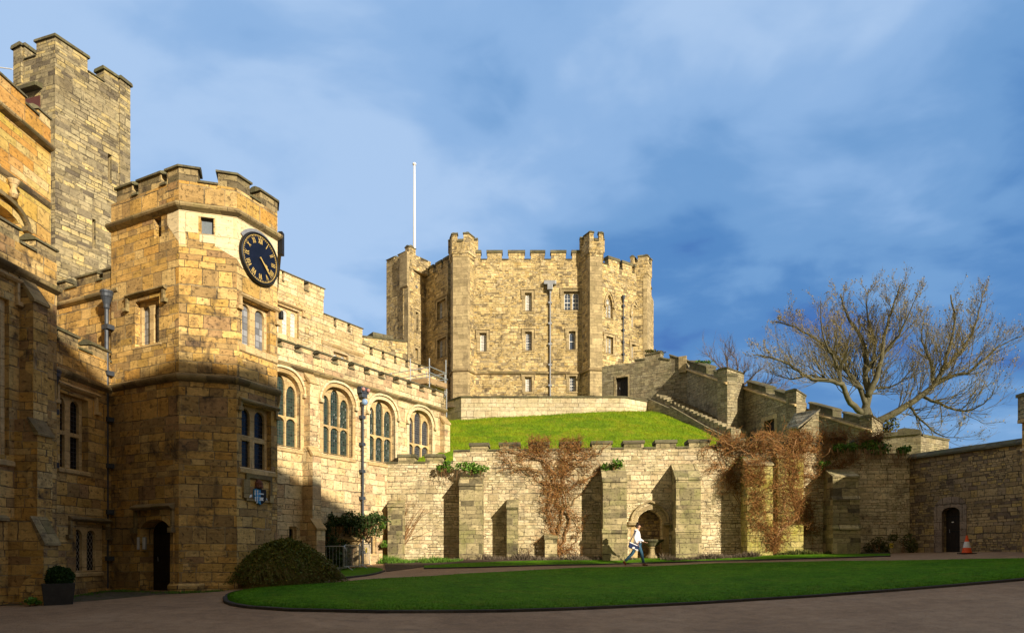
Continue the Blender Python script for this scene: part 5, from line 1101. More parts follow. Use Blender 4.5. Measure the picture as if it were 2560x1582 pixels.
# sunlit return faces of the sawtooth
for F, zt0, zt1, zend in ((R2_, z2(S2.L) + .95, z3(0) + .95, 4.5), (R3_, z3(S3.L) + .9, z4(0) + .9, 4.5), (R4_, z4(S4.L) + .8, z4(S4.L) + .5, 2)):
    w = MB(); w.slab(F, [(0, zend), (F.L, zend), (F.L, zt1), (0, zt0)], [], 0, -.7); w.build('return_wall', M['stairwall'], sw)
    m = MB(); pf = [(.06, 0), (.06, .07), (-.1, .14), (-.6, .14), (-.76, .07), (-.76, 0)]; n = 6
    m.add([F.w(-.03, zt0 + z_, d) for d, z_ in pf] + [F.w(F.L + .03, zt1 + z_, d) for d, z_ in pf], [tuple(range(n)), tuple(range(2 * n - 1, n - 1, -1))] + [(i, i + n, (i + 1) % n + n, (i + 1) % n) for i in range(n)]); fix(m.build('coping', M['coping'], sw))
# corbelled pier at the first angle
f = MB(); F = S1; a1 = F.L; a0 = F.S('W', 478); zt = z2(0) + 1.0; zb = F.hit('W', 520, 350)[1]
f.box(F, a0, a1, zb, zt, .12, 0.003); f.build('pier', M['keeptrim'], sw)
# end block at the bottom of the wall
E1 = Fr(plan(2200, 35.5), plan(2302, 34.5)); E2 = Fr(plan(2302, 34.5), plan(2372, 36.0))
w = MB(); zt = E1.hit('R8', 1490, 790)[1]; zt2 = E2.hit('R8', 1620, 805)[1]; w.slab(E1, rect(0, E1.L, 2, zt), [], 0, -1.2); w.slab(E2, rect(0, E2.L, 2, zt2), [], 0, -1.2, .4, 0); w.build('end_block', M['stairwall'], sw)
m = MB(); m.sweep([E1.A, E1.B], [(.08, zt), (.08, zt + .22), (-1.28, zt + .22), (-1.28, zt)]); m.sweep([E2.A + E2.t * .1, E2.B], [(.06, zt2), (.06, zt2 + .1), (-1.26, zt2 + .1), (-1.26, zt2)]); a0, z0 = E1.hit('R8', 1440, 785); a1, z1 = E1.hit('R8', 1545, 778); zp = E1.hit('R8', 1445, 752)[1]
m.slab(E1, [(a0, zt + .22), (a1, zt + .22), (a1, zt + .3), (a0 + .3, zp), (a0, zp - .05)], [], -.3, -1.1); m.build('coping', M['coping'], sw)
# porch with a stone-slated roof
PXp = lambda x, y, Y: Vector(((1600 + x * .2043 - CU) / FPX * Y, Y, (CV - (860 + y * .2043)) / FPX * Y))
e0, r0 = PXp(1935, 1032, 36.4), PXp(2205, 815, 36.4); e1, r1 = PXp(1785, 1037, 37.9), PXp(1893, 868, 37.9)
por = thing('slated_porch', 'small lean-to porch with a stone slate roof against the descending wall', 'porch', (e0.x, e0.y, 5))
m = MB(); up = Vector((0, 0, .1)); m.add([e1, e0, r0, r1, e1 + up, e0 + up, r0 + up, r1 + up], [(3, 2, 1, 0), (4, 5, 6, 7), (0, 1, 5, 4), (1, 2, 6, 5), (2, 3, 7, 6), (3, 0, 4, 7)]); fix(m.build('slate_roof', M['slate'], por))
m = MB(); dn_ = Vector((0, 0, -.02)); pl = [e0 + Vector((.15, .05, 0)) + dn_, r0 + Vector((-.05, .05, 0)) + dn_, r1 + Vector((0, -.1, 0)) + dn_, e1 + Vector((.15, -.1, 0)) + dn_]; m.add([(p.x, p.y, 3.5) for p in pl] + pl, [(0, 1, 2, 3), (7, 6, 5, 4)] + [(i, (i + 1) % 4, (i + 1) % 4 + 4, i + 4) for i in range(4)]); fix(m.build('wall', M['stairwall'], por))
# steps beside the wall
st = thing('mound_steps', 'stone steps climbing the mound beside the descending wall', 'steps', (13, 44.5, 8))
A = Vector((*plan(1632, 47.2), (CV - 1010) / FPX * 47.2)); Bp = Vector((*plan(1826, 41.2), (CV - 1103) / FPX * 41.2))
n = 20; d = (Bp - A); hd = Vector((d.x, d.y, 0)).normalized(); sd_ = Vector((-hd.y, hd.x, 0)); sd_ = sd_ if sd_.y > 0 else -sd_
w = MB()
for i in range(n):
    p = A + d * (i / n); e = A + d * ((i + 1) / n); z_ = p.z + .62
    c = [p + hd * 0, e + hd * .05]; V = [c[0] , c[1], c[1] + sd_ * 1.5, c[0] + sd_ * 1.5]
    w.add([(v.x, v.y, z_ - 1.9) for v in V] + [(v.x, v.y, z_) for v in V], [(3, 2, 1, 0), (4, 5, 6, 7), (0, 1, 5, 4), (1, 2, 6, 5), (2, 3, 7, 6), (3, 0, 4, 7)])
o = w.build('treads', M['stairwall'], st); fix(o)
w = MB(); a = sd_ * -.25; kk = [(A - hd * .3, .45), (A + d * .28, .32), (A + d * .285, .5), (A + d * .75, .25), (A + d * 1.0, .25), (Bp + hd * .8 - Vector((0, 0, .4)), .22)]
V = []; 
for p, h in kk: V += [p + Vector((0, 0, -1.2)), p + a + Vector((0, 0, -1.2)), p + a + Vector((0, 0, h)), p + Vector((0, 0, h))]
w.add(V, [(0, 1, 2, 3), (23, 22, 21, 20)] + [(i * 4 + e, i * 4 + (e + 1) % 4, i * 4 + 4 + (e + 1) % 4, i * 4 + 4 + e) for i in range(5) for e in range(4)]); o = w.build('side_kerb', M['stairwall'], st); fix(o)

# ================================================================ CURTAIN WALL at the foot of the mound
CW = Fr(plan(958, 31.45), plan(2274, 30.5)); cw = thing('curtain_wall', 'long battlemented curtain wall with buttresses below the grassy mound', 'wall', (CW.A.x, CW.A.y, -.3))
thc = .8
aL = CW.S('P', 1133)
zlo = CW.hit('P', 1050, 1158)[1]; zlm = CW.hit('P', 1085, 1134)[1]
aR1, zc0 = CW.hit('P', 1133, 1129); aR2, zc1 = CW.hit('P', 2230, 1112); zcat = lambda a: zc0 + (zc1 - zc0) * (a - aR1) / (aR2 - aR1)
nx0, nx1 = CW.S('R7', 1494), CW.S('R7', 1680); nzs = CW.hit('R7', 1590, 1010)[1]; nzt = CW.hit('R7', 1590, 945)[1]; nz0 = -.3
niche = arch(nx0, nx1, nz0, nzs - .15, nzt, 14, 'point')
w = MB(); aE = CW.L
w.slab(CW, [(0, -.8), (aE, -.8), (aE, 4.6), (CW.S('P', 2215), 4.62), (CW.S('P', 2215), zcat(CW.S('P', 2215))), (aL, zcat(aL)), (aL, zlo), (0, zlo)], [niche], 0, -thc); w.build('wall', M['curtain'], cw)
CWd = dict(mat='buttress', th=thc, ch=.15, over=.05, style='flat')
battlement(cw, CW, 'R5', [(1312, 1435), (1516, 1645)], 0, aL, zlo, zlm, **CWd)
ml = [(228, 362), (452, 600), (675, 822), (910, 1062), (1150, 1298), (1392, 1540), (1633, 1785), (1883, 2036)]
mr = [(592, 700), (755, 862), (918, 1028), (1085, 1195), (1255, 1365)]
sp = [(CW.S('R7', a), CW.S('R7', b)) for a, b in ml] + [(CW.S('R8', a), CW.S('R8', b)) for a, b in mr]
sl = (zc1 - zc0) / (aR2 - aR1); cur = aL; caps = MB()
for a0, a1 in sp + [(CW.S('P', 2215), None)]:
    caps_o = (cur, a0); z_ = zcat((cur + a0) / 2)
    pf = [(.05, 0), (.05, .05), (0, .09), (-.8, .09), (-.85, .05), (-.85, 0)]; n = 6
    caps.add([CW.w(cur + .005, zcat(cur) + q_, d) for d, q_ in pf] + [CW.w(a0 - .005, zcat(a0) + q_, d) for d, q_ in pf], [tuple(range(n)), tuple(range(2 * n - 1, n - 1, -1))] + [(i, i + n, (i + 1) % n + n, (i + 1) % n) for i in range(n)])
    if a1 is None: break
    merlon(cw, CW, a0, a1, zcat(a0), zcat(a0) + .25, lean=sl * (a1 - a0), **CWd); cur = a1
fix(caps.build('crenel_coping', M['coping'], cw))
def cbut(k, x0, x1, ytop, ycap, d, ybot=None, stages=None, mat='buttress', zb=-.5):
    a0, a1 = CW.S(k, x0, d), CW.S(k, x1, d); zt = CW.hit(k, x0, ytop, 0)[1]; zc = CW.hit(k, x0, ycap, d)[1]
    stg = []; dd = d; z0 = zb
    if stages:
        for i, yy in enumerate(stages):
            zz = CW.hit(k, x0, yy, d)[1]; stg.append((a0 - .02 * (len(stages) - i), a1 + .02 * (len(stages) - i), z0, zz, dd + .06 * (len(stages) - i), .08)); z0 = zz
    stg.append((a0, a1, z0, zc, dd, zt - zc)); return buttress(cw, CW, stg, mat=mat, capmat='buttress')
cbut('R7', 145, 318, 680, 758, .95)
cbut('R7', 505, 588, 878, 930, .8)
cbut('R7', 793, 885, 1140, 1160, .55)
cbut('R7', 1232, 1413, 612, 730, 1.0, stages=[1115])
cbut('R7', 1785, 1972, 612, 712, 1.0, stages=[1108])
cbut('V', 372, 640, 330, 420, 1.0, mat='yellowmoss'); cbut('V', 690, 960, 300, 340, .25, mat='yellowmoss')
cbut('V', 1268, 1538, 470, 545, .95, stages=[1092, 785])
cbut('Z4', 590, 790, 1580, 1640, .6)
# niche back and surround
f = MB(); FN = CW; f.slab(FN, rect(nx0 - .3, nx1 + .3, -.6, nzt + .3), [], -.62, -.9); f.build('niche_back', M['rightwall'], cw)
f = MB(); pts = arch(nx0 - .24, nx1 + .24, 0, nzs - .15, nzt + .32, 16, 'point')[2:]; f.slab(CW, strip(pts, -.09), (), .12, -.02); f.slab(CW, strip(arch(nx0 - .02, nx1 + .02, 0, nzs - .15, nzt + .03, 16, 'point')[2:], -.16), (), .02, -.02)
for p_ in (pts[0], pts[-1]): f.box(CW, p_[0] - .2, p_[0] + .2, p_[1] - .18, p_[1], -.02, .2)
f.build('niche_hood', M['keeptrim'], cw, bevel=.01)
f = MB(); f.box(CW, nx0 - .3, nx0 - .02, nz0, nzs - .33, .02, -.1); f.box(CW, nx1 + .02, nx1 + .3, nz0, nzs - .33, .02, -.1); f.build('niche_jambs', M['trim'], cw)
# fountain basin
c = CW.w((CW.S('R7', 1520, .1) + CW.S('R7', 1688, .1)) / 2, 0, .05); zb = CW.hit('R7', 1600, 1172, .1)[1]; fb = thing('stone_basin', 'wide stone fountain basin on a short pillar under the pointed niche', 'fountain', (c.x, c.y, -.1)); r = (CW.S('R7', 1688, .1) - CW.S('R7', 1520, .1)) / 2
m = MB(); m.lathe((c.x, c.y, 0), [(.16, zb - .33), (.26, zb - .28), (r * .72, zb - .17), (r * .98, zb - .09), (r * 1.08, zb - .05), (r * 1.08, zb), (r * .98, zb), (r * .9, zb - .06), (.1, zb - .1)], 28, sy=.7); m.build('bowl', M['coping'], fb, smooth=False)
m = MB(); m.lathe((c.x, c.y, 0), [(.30, -.4), (.30, .0), (.22, .06), (.17, .14), (.14, zb - .42), (.18, zb - .36), (.18, zb - .33)], 16); m.build('pedestal', M['keeptrim'], fb)
m = MB(); m.lathe((c.x, c.y, 0), [(r * .86, zb - .05), (r * .86, zb - .035), (.01, zb - .035)], 24, sy=.6); m.build('water', plain('basin_water', (.15, .18, .2), .03, spec=.8, var=.05), fb)

# ================================================================ RIGHT-HAND WALL
RW = Fr(plan(2273, 30.55), plan(2550, 25.8)); RW = Fr(RW.A, RW.B + RW.t * 6)
rw = thing('gate_wall', 'brown rubble wall in shade on the right, with a small black door', 'wall', (RW.A.x, RW.A.y, 0))
zr0 = RW.hit('Z5', 265, 535)[1]; zr1 = RW.hit('Z5', 1270, 400)[1]; aE = RW.S('Z5', 1270); zrat = lambda a: zr0 + (zr1 - zr0) * a / aE
dr = box_of(pw(RW, 'Z5', [(560, 985), (722, 985), (722, 1366), (560, 1366)])); ztd = RW.hit('Z5', 645, 962)[1]
op = arch(dr[0], dr[1], -.3, dr[3] - .12, ztd, 12, 'low')
w = MB(); w.slab(RW, [(0, -.6), (RW.L, -.6), (RW.L, zrat(RW.L)), (0, zrat(0))], [op], 0, -.8); w.build('wall', M['rightwall'], rw)
b = MB(); pf = [(.12, 0), (.12, .08), (-.1, .26), (-.7, .26), (-.9, 0)]; n = 5; b.add([RW.w(0, zrat(0) + z_, d) for d, z_ in pf] + [RW.w(RW.L, zrat(RW.L) + z_, d) for d, z_ in pf], [tuple(range(n)), tuple(range(2 * n - 1, n - 1, -1))] + [(i, i + n, (i + 1) % n + n, (i + 1) % n) for i in range(n)]); fix(b.build('coping', M['coping'], rw))
door_leaf(rw, RW, dr[0] - .02, dr[1] + .02, .0, ztd, -.22, planks=6)
f = MB(); f.slab(RW, arch(dr[0] - .38, dr[1] + .3, -.3, dr[3] + .1, ztd + .45, 8, 'low'), [arch(dr[0], dr[1], -.31, dr[3] - .12, ztd, 12, 'low')], .025, -.1); f.build('door_surround', stone('purple_grey_jamb', [(.20, .15, .12), (.26, .20, .15), (.30, .23, .17)], .5, .4, mortar=(.16, .12, .09), soot=.3, rough=.02, small=0, seed=21.0), rw)
f = MB(); z_ = RW.hit('Z5', 652, 1093)[1]; a_ = RW.S('Z5', 652, -.2); f.box(RW, a_ - .05, a_ + .05, z_ - .02, z_ + .02, -.205, -.218); f.build('door_plate', M['white'], rw)

# ================================================================ GATE TURRET at the right edge
GT0 = Vector((19.25, 25.9)); GTn = thing('gate_turret', 'battlemented gate turret cut by the right edge of the view', 'tower', (20, 25, 0))
m = MB(); m.cube(19.2, 22.6, 22.9, 25.6, -.5, 5.4); m.build('wall', M['tower'], GTn)
m = MB(); x_ = 19.2; m.cube(x_ - .14, 22.7, 22.8, 25.65, 5.0, 5.13); m.cube(x_ - .07, 22.7, 22.85, 25.6, 3.95, 4.05); m.build('string_course', M['trim'], GTn)
m = MB(); m.cube(19.1, 22.9, 22.5, 25.68, 5.13, 6.0); m.cube(19.75, 22.9, 23.2, 25.7, 6.0, 9.2); m.build('turret_head', M['stairwall'], GTn)  # upper block is out of view, added for its shadow on the curtain wall
m = MB(); m.cube(19.7, 23.0, 23.15, 25.75, 9.2, 9.35); m.build('coping', M['coping'], GTn); m = MB(); m.cube(19.05, 23.0, 22.44, 25.73, 5.98, 6.1); m.build('coping', M['coping'], GTn)

# ================================================================ UNSEEN RANGE behind the viewer: added to cast the shade over the court
gh = thing('shade_range', 'long unseen range added behind the viewer to shade the court', 'occluder', (10, -12, -1.6))
GHZ = 17.6
GH = Fr((52, -9.0), (-30, -9.0)) ; GH.n = Vector((0, 1)); 
m = MB(); m.cube(-30, 48, -19, -9, -2, GHZ); m.build('wall', M['tower'], gh); m = MB(); m.cube(-29, 16.5, -17, -9.03, GHZ - .5, GHZ + 1.9); m.build('ridge_step', M['tower'], gh); m = MB(); m.cube(16.5, 24.5, -17, -9.06, GHZ - .5, GHZ + 2.5); m.build('ridge_step', M['tower'], gh)  # added blocks step the unseen ridge to set the shadow edge on the left
for i in range(6):
    m = MB(); x0 = 24.6 + i * 4.1; m.cube(x0, x0 + 1.8, -9.6, -9.0, GHZ, GHZ + .3); m.build('merlon', M['tower'], gh)
for i in range(9):
    m = MB(); x0 = -26 + i * 8; m.cube(x0, x0 + 1.4, -9.02, -8.97, 5, 8); m.build('window', M['glass_dark'], gh)
# ---------------------------------------------------------------- plants
M['bark'] = plain('tree_bark', (.115, .105, .062), .9, var=.35, scale=3, bump=.03, dark=(.09, .08, .05), darkamt=.6)
M['twig'] = plain('olive_twigs', (.20, .165, .075), .85, var=.3, scale=2)
M['bud'] = plain('swelling_buds', (.24, .19, .08), .8, var=.4, scale=6)
M['twig_far'] = plain('grey_brown_twigs', (.14, .11, .10), .9, var=.3, scale=2)
M['vine'] = plain('red_brown_creeper', (.27, .125, .038), .9, var=.6, scale=5)
M['vine_old'] = plain('woody_creeper_stem', (.27, .15, .065), .9, var=.35, scale=5)
M['leaf'] = leafmat('evergreen_leaves', [(.018, .035, .010), (.035, .065, .014), (.06, .09, .02)])
M['leaf_bright'] = leafmat('fresh_green_leaves', [(.05, .12, .015), (.09, .19, .02), (.16, .25, .03)])
M['leaf_olive'] = leafmat('olive_leaves', [(.045, .05, .012), (.07, .085, .018), (.12, .11, .03), (.05, .065, .012)])
M['box'] = leafmat('box_leaves', [(.012, .035, .006), (.025, .06, .008), (.04, .085, .012)])
M['broom'] = leafmat('broom_stems', [(.09, .09, .018), (.16, .13, .028), (.20, .15, .04), (.11, .12, .02)], scale=4)
M['flower'] = plain('yellow_flowers', (.55, .42, .04), .6)
M['dry'] = plain('dry_lavender', (.13, .10, .07), .95, var=.4, scale=6)
R = random.Random(11)
def rv(s=1.0): return Vector((R.gauss(0, s), R.gauss(0, s), R.gauss(0, s)))
def branch(m, bm, p, d, L, r, lvl, spread=.55, up=.25, kids=(5, 8), sides=4, curve=.2, buds=None, tip=None):
    n = max(3, int(L / .35)) if lvl > 0 else 3
    pts = [p.copy()]; dd = d.normalized(); st = L / n
    for i in range(n):
        dd = (dd + rv(curve) + Vector((0, 0, up * .35))).normalized(); pts.append(pts[-1] + dd * st)
    rs = [r * (1 - .75 * i / n) for i in range(n + 1)]
    (bm if lvl >= 2 else m).tube(pts, rs, sides if lvl >= 2 else 3, cap=False)
    if lvl == 0:
        if buds is not None:
            for q_ in pts[1:]:
                if R.random() < .28: buds.quadleaf(q_ + rv(.02), R.uniform(.05, .10), up=Vector((0, 0, .8)))
        return
    k = R.randint(*kids)
    for i in range(k):
        f = R.uniform(.22, 1.0); j = min(n - 1, int(f * n)); q_ = pts[j].lerp(pts[j + 1], f * n - j)
        base = (pts[j + 1] - pts[j]).normalized(); side = rv(1.0); side = (side - base * side.dot(base)).normalized()
        nd = (base + side * R.uniform(spread * .6, spread * 1.4) + Vector((0, 0, up))).normalized()
        branch(m, bm, q_, nd, L * R.uniform(.38, .62), max(.006, r * .42), lvl - 1, spread, up, kids, sides, curve, buds)
def tree():
    Yt = 44.0
    root = thing('bare_tree', 'large bare spreading tree with a low fork behind the wall on the right', 'tree', (*plan(2166, Yt), 7.5))
    big = MB(); tw = MB(); bd = MB()
    def P(x, y, dy=0): u, v = q('R8', x, y); Y = Yt + dy; return Vector(((u - CU) / FPX * Y, Y, (CV - v) / FPX * Y))
    big.tube([P(1300, 830), P(1295, 760), P(1288, 700), P(1282, 660)], [.6, .52, .44, .34], 12)
    limbs = [
        ([(1290, 690), (1250, 665), (1200, 610), (1172, 545), (1110, 528), (1030, 518), (960, 480), (900, 440), (830, 415), (745, 403)], -2.0, .30),
        ([(1284, 680), (1300, 600), (1283, 500), (1290, 400), (1255, 300), (1190, 200), (1165, 110)], 1.0, .36),
        ([(1298, 600), (1335, 520), (1362, 420), (1380, 300), (1415, 190), (1455, 60)], -1.0, .30),
        ([(1286, 650), (1262, 560), (1195, 480), (1140, 400), (1040, 320), (950, 270), (850, 240)], 2.0, .26),
        ([(1172, 545), (1150, 450), (1110, 380), (1075, 280), (1070, 140)], -2.5, .17),
        ([(1285, 500), (1330, 400), (1325, 300), (1290, 180), (1300, 80)], .5, .18),
        ([(1362, 420), (1430, 330), (1480, 240), (1540, 110)], -2, .16),
        ([(1340, 725), (1400, 700), (1470, 655), (1550, 605), (1620, 545), (1660, 470), (1690, 380), (1720, 240), (1700, 110)], -1.5, .38),
        ([(1620, 545), (1700, 505), (1780, 490), (1850, 430), (1930, 365), (2045, 310)], -2.0, .20),
        ([(1660, 470), (1740, 400), (1800, 300), (1840, 180), (1855, 100)], .5, .18),
        ([(1560, 600), (1640, 635), (1720, 668), (1800, 665), (1880, 620), (1905, 580)], -3.5, .15),
        ([(1500, 640), (1530, 690), (1580, 740), (1650, 790), (1740, 800)], -3.0, .13),
        ([(1620, 545), (1600, 430), (1560, 330), (1570, 200)], 2.0, .18),
        ([(1110, 528), (1020, 500), (930, 520), (850, 500)], 2.5, .13),
        ([(1290, 600), (1340, 560), (1400, 560), (1470, 520), (1530, 430)], 3, .15),
        ([(1270, 570), (1210, 520), (1190, 420), (1200, 330), (1130, 230)], 3, .16)]
    for pts, dy, r in limbs:
        n = len(pts); V = [P(x, y, dy * i / (n - 1)) for i, (x, y) in enumerate(pts)]
        # smooth
        W = []
        for i in range(n - 1):
            p0 = V[max(0, i - 1)]; p1 = V[i]; p2 = V[i + 1]; p3 = V[min(n - 1, i + 2)]
            for t in (0, .33, .66): W.append(.5 * ((2 * p1) + (p2 - p0) * t + (2 * p0 - 5 * p1 + 4 * p2 - p3) * t * t + (3 * p1 - p0 - 3 * p2 + p3) * t ** 3) + rv(.03))
        W.append(V[-1]); k = len(W); big.tube(W, [max(.022, r * .74 * (1 - .86 * (i / (k - 1)) ** .9)) for i in range(k)], 8)
        L = sum((W[i + 1] - W[i]).length for i in range(k - 1))
        nb = int(L * 5.2)
        for b in range(nb):
            f = R.uniform(.18, 1.0) if r > .25 else R.uniform(.08, 1); j = min(k - 2, int(f * (k - 1))); p = W[j]; base = (W[j + 1] - W[j]).normalized(); side = rv(1.0); side.y *= .7; side = (side - base * side.dot(base)).normalized()
            nd = (base * .8 + side * R.uniform(.4, .9) + Vector((0, 0, .35))).normalized(); ll = R.uniform(1.3, 3.0) * (1.15 - .4 * f) * (.6 if p.z > 14.2 else (.8 if p.z > 12.5 else 1)) * (.45 if (p.x / p.y * FPX + CU) < 1960 else 1)
            branch(tw, big, p, nd, ll, max(.014, .036 * (1.2 - f)), 2, .5, .22, (4, 6), 4, .13, bd)
    big.build('trunk', M['bark'], root, smooth=True); tw.build('crown', M['twig'], root); bd.build('buds', M['bud'], root)
tree()
def small_tree():
    root = thing('small_bare_tree', 'small thin bare tree showing above the top of the descending wall', 'tree', (*plan(1830, 58), 8)); big = MB(); tw = MB()
    def P(x, y, dy=0): u, v = q('W', x, y); Y = 58 + dy; return Vector(((u - CU) / FPX * Y, Y, (CV - v) / FPX * Y))
    for pts, r in (([(1180, 700), (1150, 500), (1130, 370), (1070, 280), (1050, 120)], .16), ([(1130, 370), (1000, 300), (900, 200), (835, 145)], .09), ([(1150, 420), (1200, 300), (1180, 190), (1100, 100)], .09), ([(1180, 560), (1330, 450), (1420, 350), (1500, 300)], .11), ([(1160, 480), (1260, 380), (1300, 310)], .08), ([(1300, 560), (1500, 520), (1620, 470), (1700, 480)], .08), ([(1400, 640), (1560, 560), (1750, 560)], .08)):
        V = [P(*p, dy=R.uniform(-1, 1)) for p in pts]; big.tube(V, [max(.02, r * (1 - .8 * i / (len(V) - 1))) for i in range(len(V))], 5)
        for b in range(26):
            f = R.uniform(.1, 1); j = min(len(V) - 2, int(f * (len(V) - 1))); p = V[j].lerp(V[j + 1], R.random()); branch(tw, big, p, ((V[j + 1] - V[j]).normalized() + rv(.5) + Vector((0, 0, .3))), R.uniform(.8, 1.8), .022, 1, .6, .25, (4, 7), 3, .2)
    big.build('trunk', M['twig_far'], root); tw.build('crown', M['twig_far'], root)
small_tree()
BUT = []
def vine(label, k, guides, twigs, masses, base, dens=.3):
    root = thing('wall_creeper', label, 'climbing plant', tuple(base), 'bare creepers on the curtain wall'); st = MB(); tw = MB(); bd = MB()
    def dat(a):   # distance of the surface from the wall face
        for x0, x1, d in BUT:
            if x0 - .05 < a < x1 + .05: return d
        return 0
    def onwall(a, z, e): 
        return CW.w(a, z, e)
    allp = []
    for pts, r, d0 in guides:
        V = [CW.hit(k, x, y, d0) for x, y in pts]; W = []
        for i in range(len(V) - 1):
            for t in range(5):
                f = t / 5; a = V[i][0] + (V[i + 1][0] - V[i][0]) * f + R.gauss(0, .05); z_ = V[i][1] + (V[i + 1][1] - V[i][1]) * f + R.gauss(0, .04); W.append((a, z_))
        W.append(V[-1]); n = len(W); P3 = [CW.w(a, z_, d0 + .05 + R.uniform(0, .06)) for a, z_ in W]; st.tube(P3, [max(.014, r * 1.25 * (1 - .6 * i / n)) for i in range(n)], 5)
        allp += [(a, z_, d0) for a, z_ in W]
    def walk(a, z_, d0, ang, L, r, lvl):
        n = 5; P3 = [(a, z_)]; e = [.03 + R.uniform(0, .05)]
        for i in range(n):
            ang += R.gauss(0, .38); a += math.cos(ang) * L / n; z_ += math.sin(ang) * L / n; P3.append((a, z_)); e.append(min(.3, max(.02, e[-1] + R.uniform(-.03, .05))))
        (st if lvl else tw).tube([CW.w(x, y, d0 + ee) for (x, y), ee in zip(P3, e)], [max(.006, r * (1 - .6 * i / n)) for i in range(n + 1)], 3, cap=False)
        if lvl:
            for i in range(1, n + 1):
                for _ in range(2): walk(P3[i][0], P3[i][1], d0 + e[i] * .6, ang + R.uniform(-1.3, 1.3), L * R.uniform(.3, .6), r * .55, lvl - 1)
        else:
            for i in range(1, n + 1):
                if R.random() < .22: bd.quadleaf(CW.w(P3[i][0], P3[i][1], d0 + e[i] + .02), R.uniform(.025, .05))
    for _ in range(twigs):
        a, z_, d0 = R.choice(allp); walk(a + R.gauss(0, .08), z_ + R.gauss(0, .08), d0, R.uniform(-.3, math.pi + .3) if R.random() < .7 else R.uniform(0, 6.3), R.uniform(.3, .85), .013, 1)
    # dense masses: boxes (x0,x1,y0,y1,d0,d1,count)
    for x0, x1, y0, y1, d0, d1, cnt in masses:
        for _ in range(int(cnt * (.6 if y1 < 560 else dens))):
            x = R.uniform(x0, x1); y = R.uniform(y0, y1); d = R.uniform(d0, d1); a, z_ = CW.hit(k, x, y, d); p = CW.w(a, z_, d); dd = (rv(1) + Vector((0, -.2, .5))).normalized(); pts = [p]
            for i in range(3): dd = (dd + rv(.3)).normalized(); pts.append(pts[-1] + dd * R.uniform(.05, .13))
            tw.tube(pts, [.007, .006, .005, .004], 3, cap=False)
            if R.random() < .2: bd.quadleaf(pts[-1], R.uniform(.03, .05))
    st.build('stems', M['vine_old'], root); tw.build('twigs', M['vine'], root); bd.build('buds', leafmat('creeper_buds', [(.26, .15, .04), (.18, .16, .03), (.34, .20, .05)]), root)
vine('bare russet creeper spreading over the merlons in the middle of the curtain wall', 'R7',
     [([(900, 1300), (890, 1150), (930, 1030), (900, 900), (870, 780), (850, 680), (800, 600), (720, 560), (600, 520), (470, 500)], .045, .05),
      ([(895, 1290), (940, 1150), (980, 1040), (960, 930), (940, 820), (930, 700), (1000, 600), (1100, 560), (1200, 520), (1290, 440)], .04, .05),
      ([(900, 1280), (860, 1120), (840, 1000), (820, 880), (840, 760), (790, 660), (640, 640), (520, 620)], .03, .05), ([(930, 700), (960, 620), (1000, 520), (1020, 440)], .03, .05),
      ([(850, 680), (820, 600), (760, 520), (740, 440)], .03, .05), ([(940, 820), (1050, 760), (1150, 700), (1240, 640)], .025, .02), ([(870, 780), (780, 740), (700, 690), (600, 640), (500, 640)], .022, .02),
      ([(900, 1300), (1000, 1220), (1060, 1120), (1020, 1020)], .022, .02), ([(900, 1300), (850, 1230), (810, 1180)], .02, .05), ([(960, 930), (1050, 850), (1120, 770)], .02, .02), ([(920, 560), (1050, 620), (1180, 620)], .02, .02)],
     170, [(670, 825, 400, 520, -.1, .12, 900), (908, 1065, 410, 520, -.1, .12, 900), (452, 602, 440, 560, -.05, .1, 380), (600, 920, 500, 580, 0, .12, 650), (1060, 1180, 500, 580, 0, .1, 250), (790, 900, 650, 1280, .02, .25, 1300), (900, 1000, 560, 700, .02, .2, 400), (930, 1080, 1230, 1300, .0, .25, 250)], CW.w(CW.S('R7', 900), -.1, .2))
vine('dense russet creeper over a mossy buttress on the right half of the curtain wall', 'V',
     [([(620, 1330), (640, 1180), (560, 1080), (480, 1020), (430, 900), (420, 700), (440, 500), (420, 350), (330, 280), (200, 240), (100, 150)], .045, .35), ([(630, 1330), (660, 1160), (740, 1080), (860, 1000), (960, 950), (900, 850), (860, 700), (840, 500), (850, 300), (880, 150)], .05, .3),
      ([(640, 1300), (700, 1120), (800, 1040), (760, 900), (740, 700), (750, 500), (760, 320), (700, 200), (560, 140)], .04, 1.0), ([(960, 950), (1060, 990), (1010, 880), (940, 760), (930, 520), (920, 330), (980, 180)], .03, .1),
      ([(940, 520), (1100, 540), (1220, 480), (1300, 480), (1440, 420), (1480, 380)], .03, .05), ([(880, 300), (1040, 260), (1200, 320), (1380, 300)], .03, .05), ([(980, 180), (1200, 160), (1380, 130), (1560, 160), (1750, 110)], .02, .05), ([(330, 280), (220, 420), (180, 560), (240, 700), (300, 820)], .02, .05),
      ([(200, 240), (90, 300), (120, 480), (220, 620)], .018, .05), ([(700, 200), (640, 320), (560, 460), (440, 540)], .02, .6), ([(100, 260), (20, 230), (-60, 220)], .02, .05), ([(640, 1200), (520, 1180), (420, 1120)], .02, .4), ([(860, 1080), (960, 1140), (1020, 1130)], .02, .05)],
     420, [(100, 335, 110, 235, -.15, .12, 650), (450, 695, 105, 225, -.15, .12, 1000), (815, 1045, 85, 260, -.15, .15, 1300), (1170, 1410, 90, 200, -.1, .12, 700), (1540, 1790, 90, 180, -.1, .1, 450), (330, 700, 220, 300, 0, .3, 700), (690, 960, 230, 330, 0, .3, 800), (340, 560, 380, 660, .9, 1.2, 1100), (400, 700, 560, 1250, 1.0, 1.15, 700), (690, 960, 330, 950, .9, 1.15, 1500), (380, 560, 700, 1100, .9, 1.15, 900), (560, 700, 1080, 1340, .9, 1.2, 500)], CW.w(CW.S('V', 630), -.1, .5), .85)
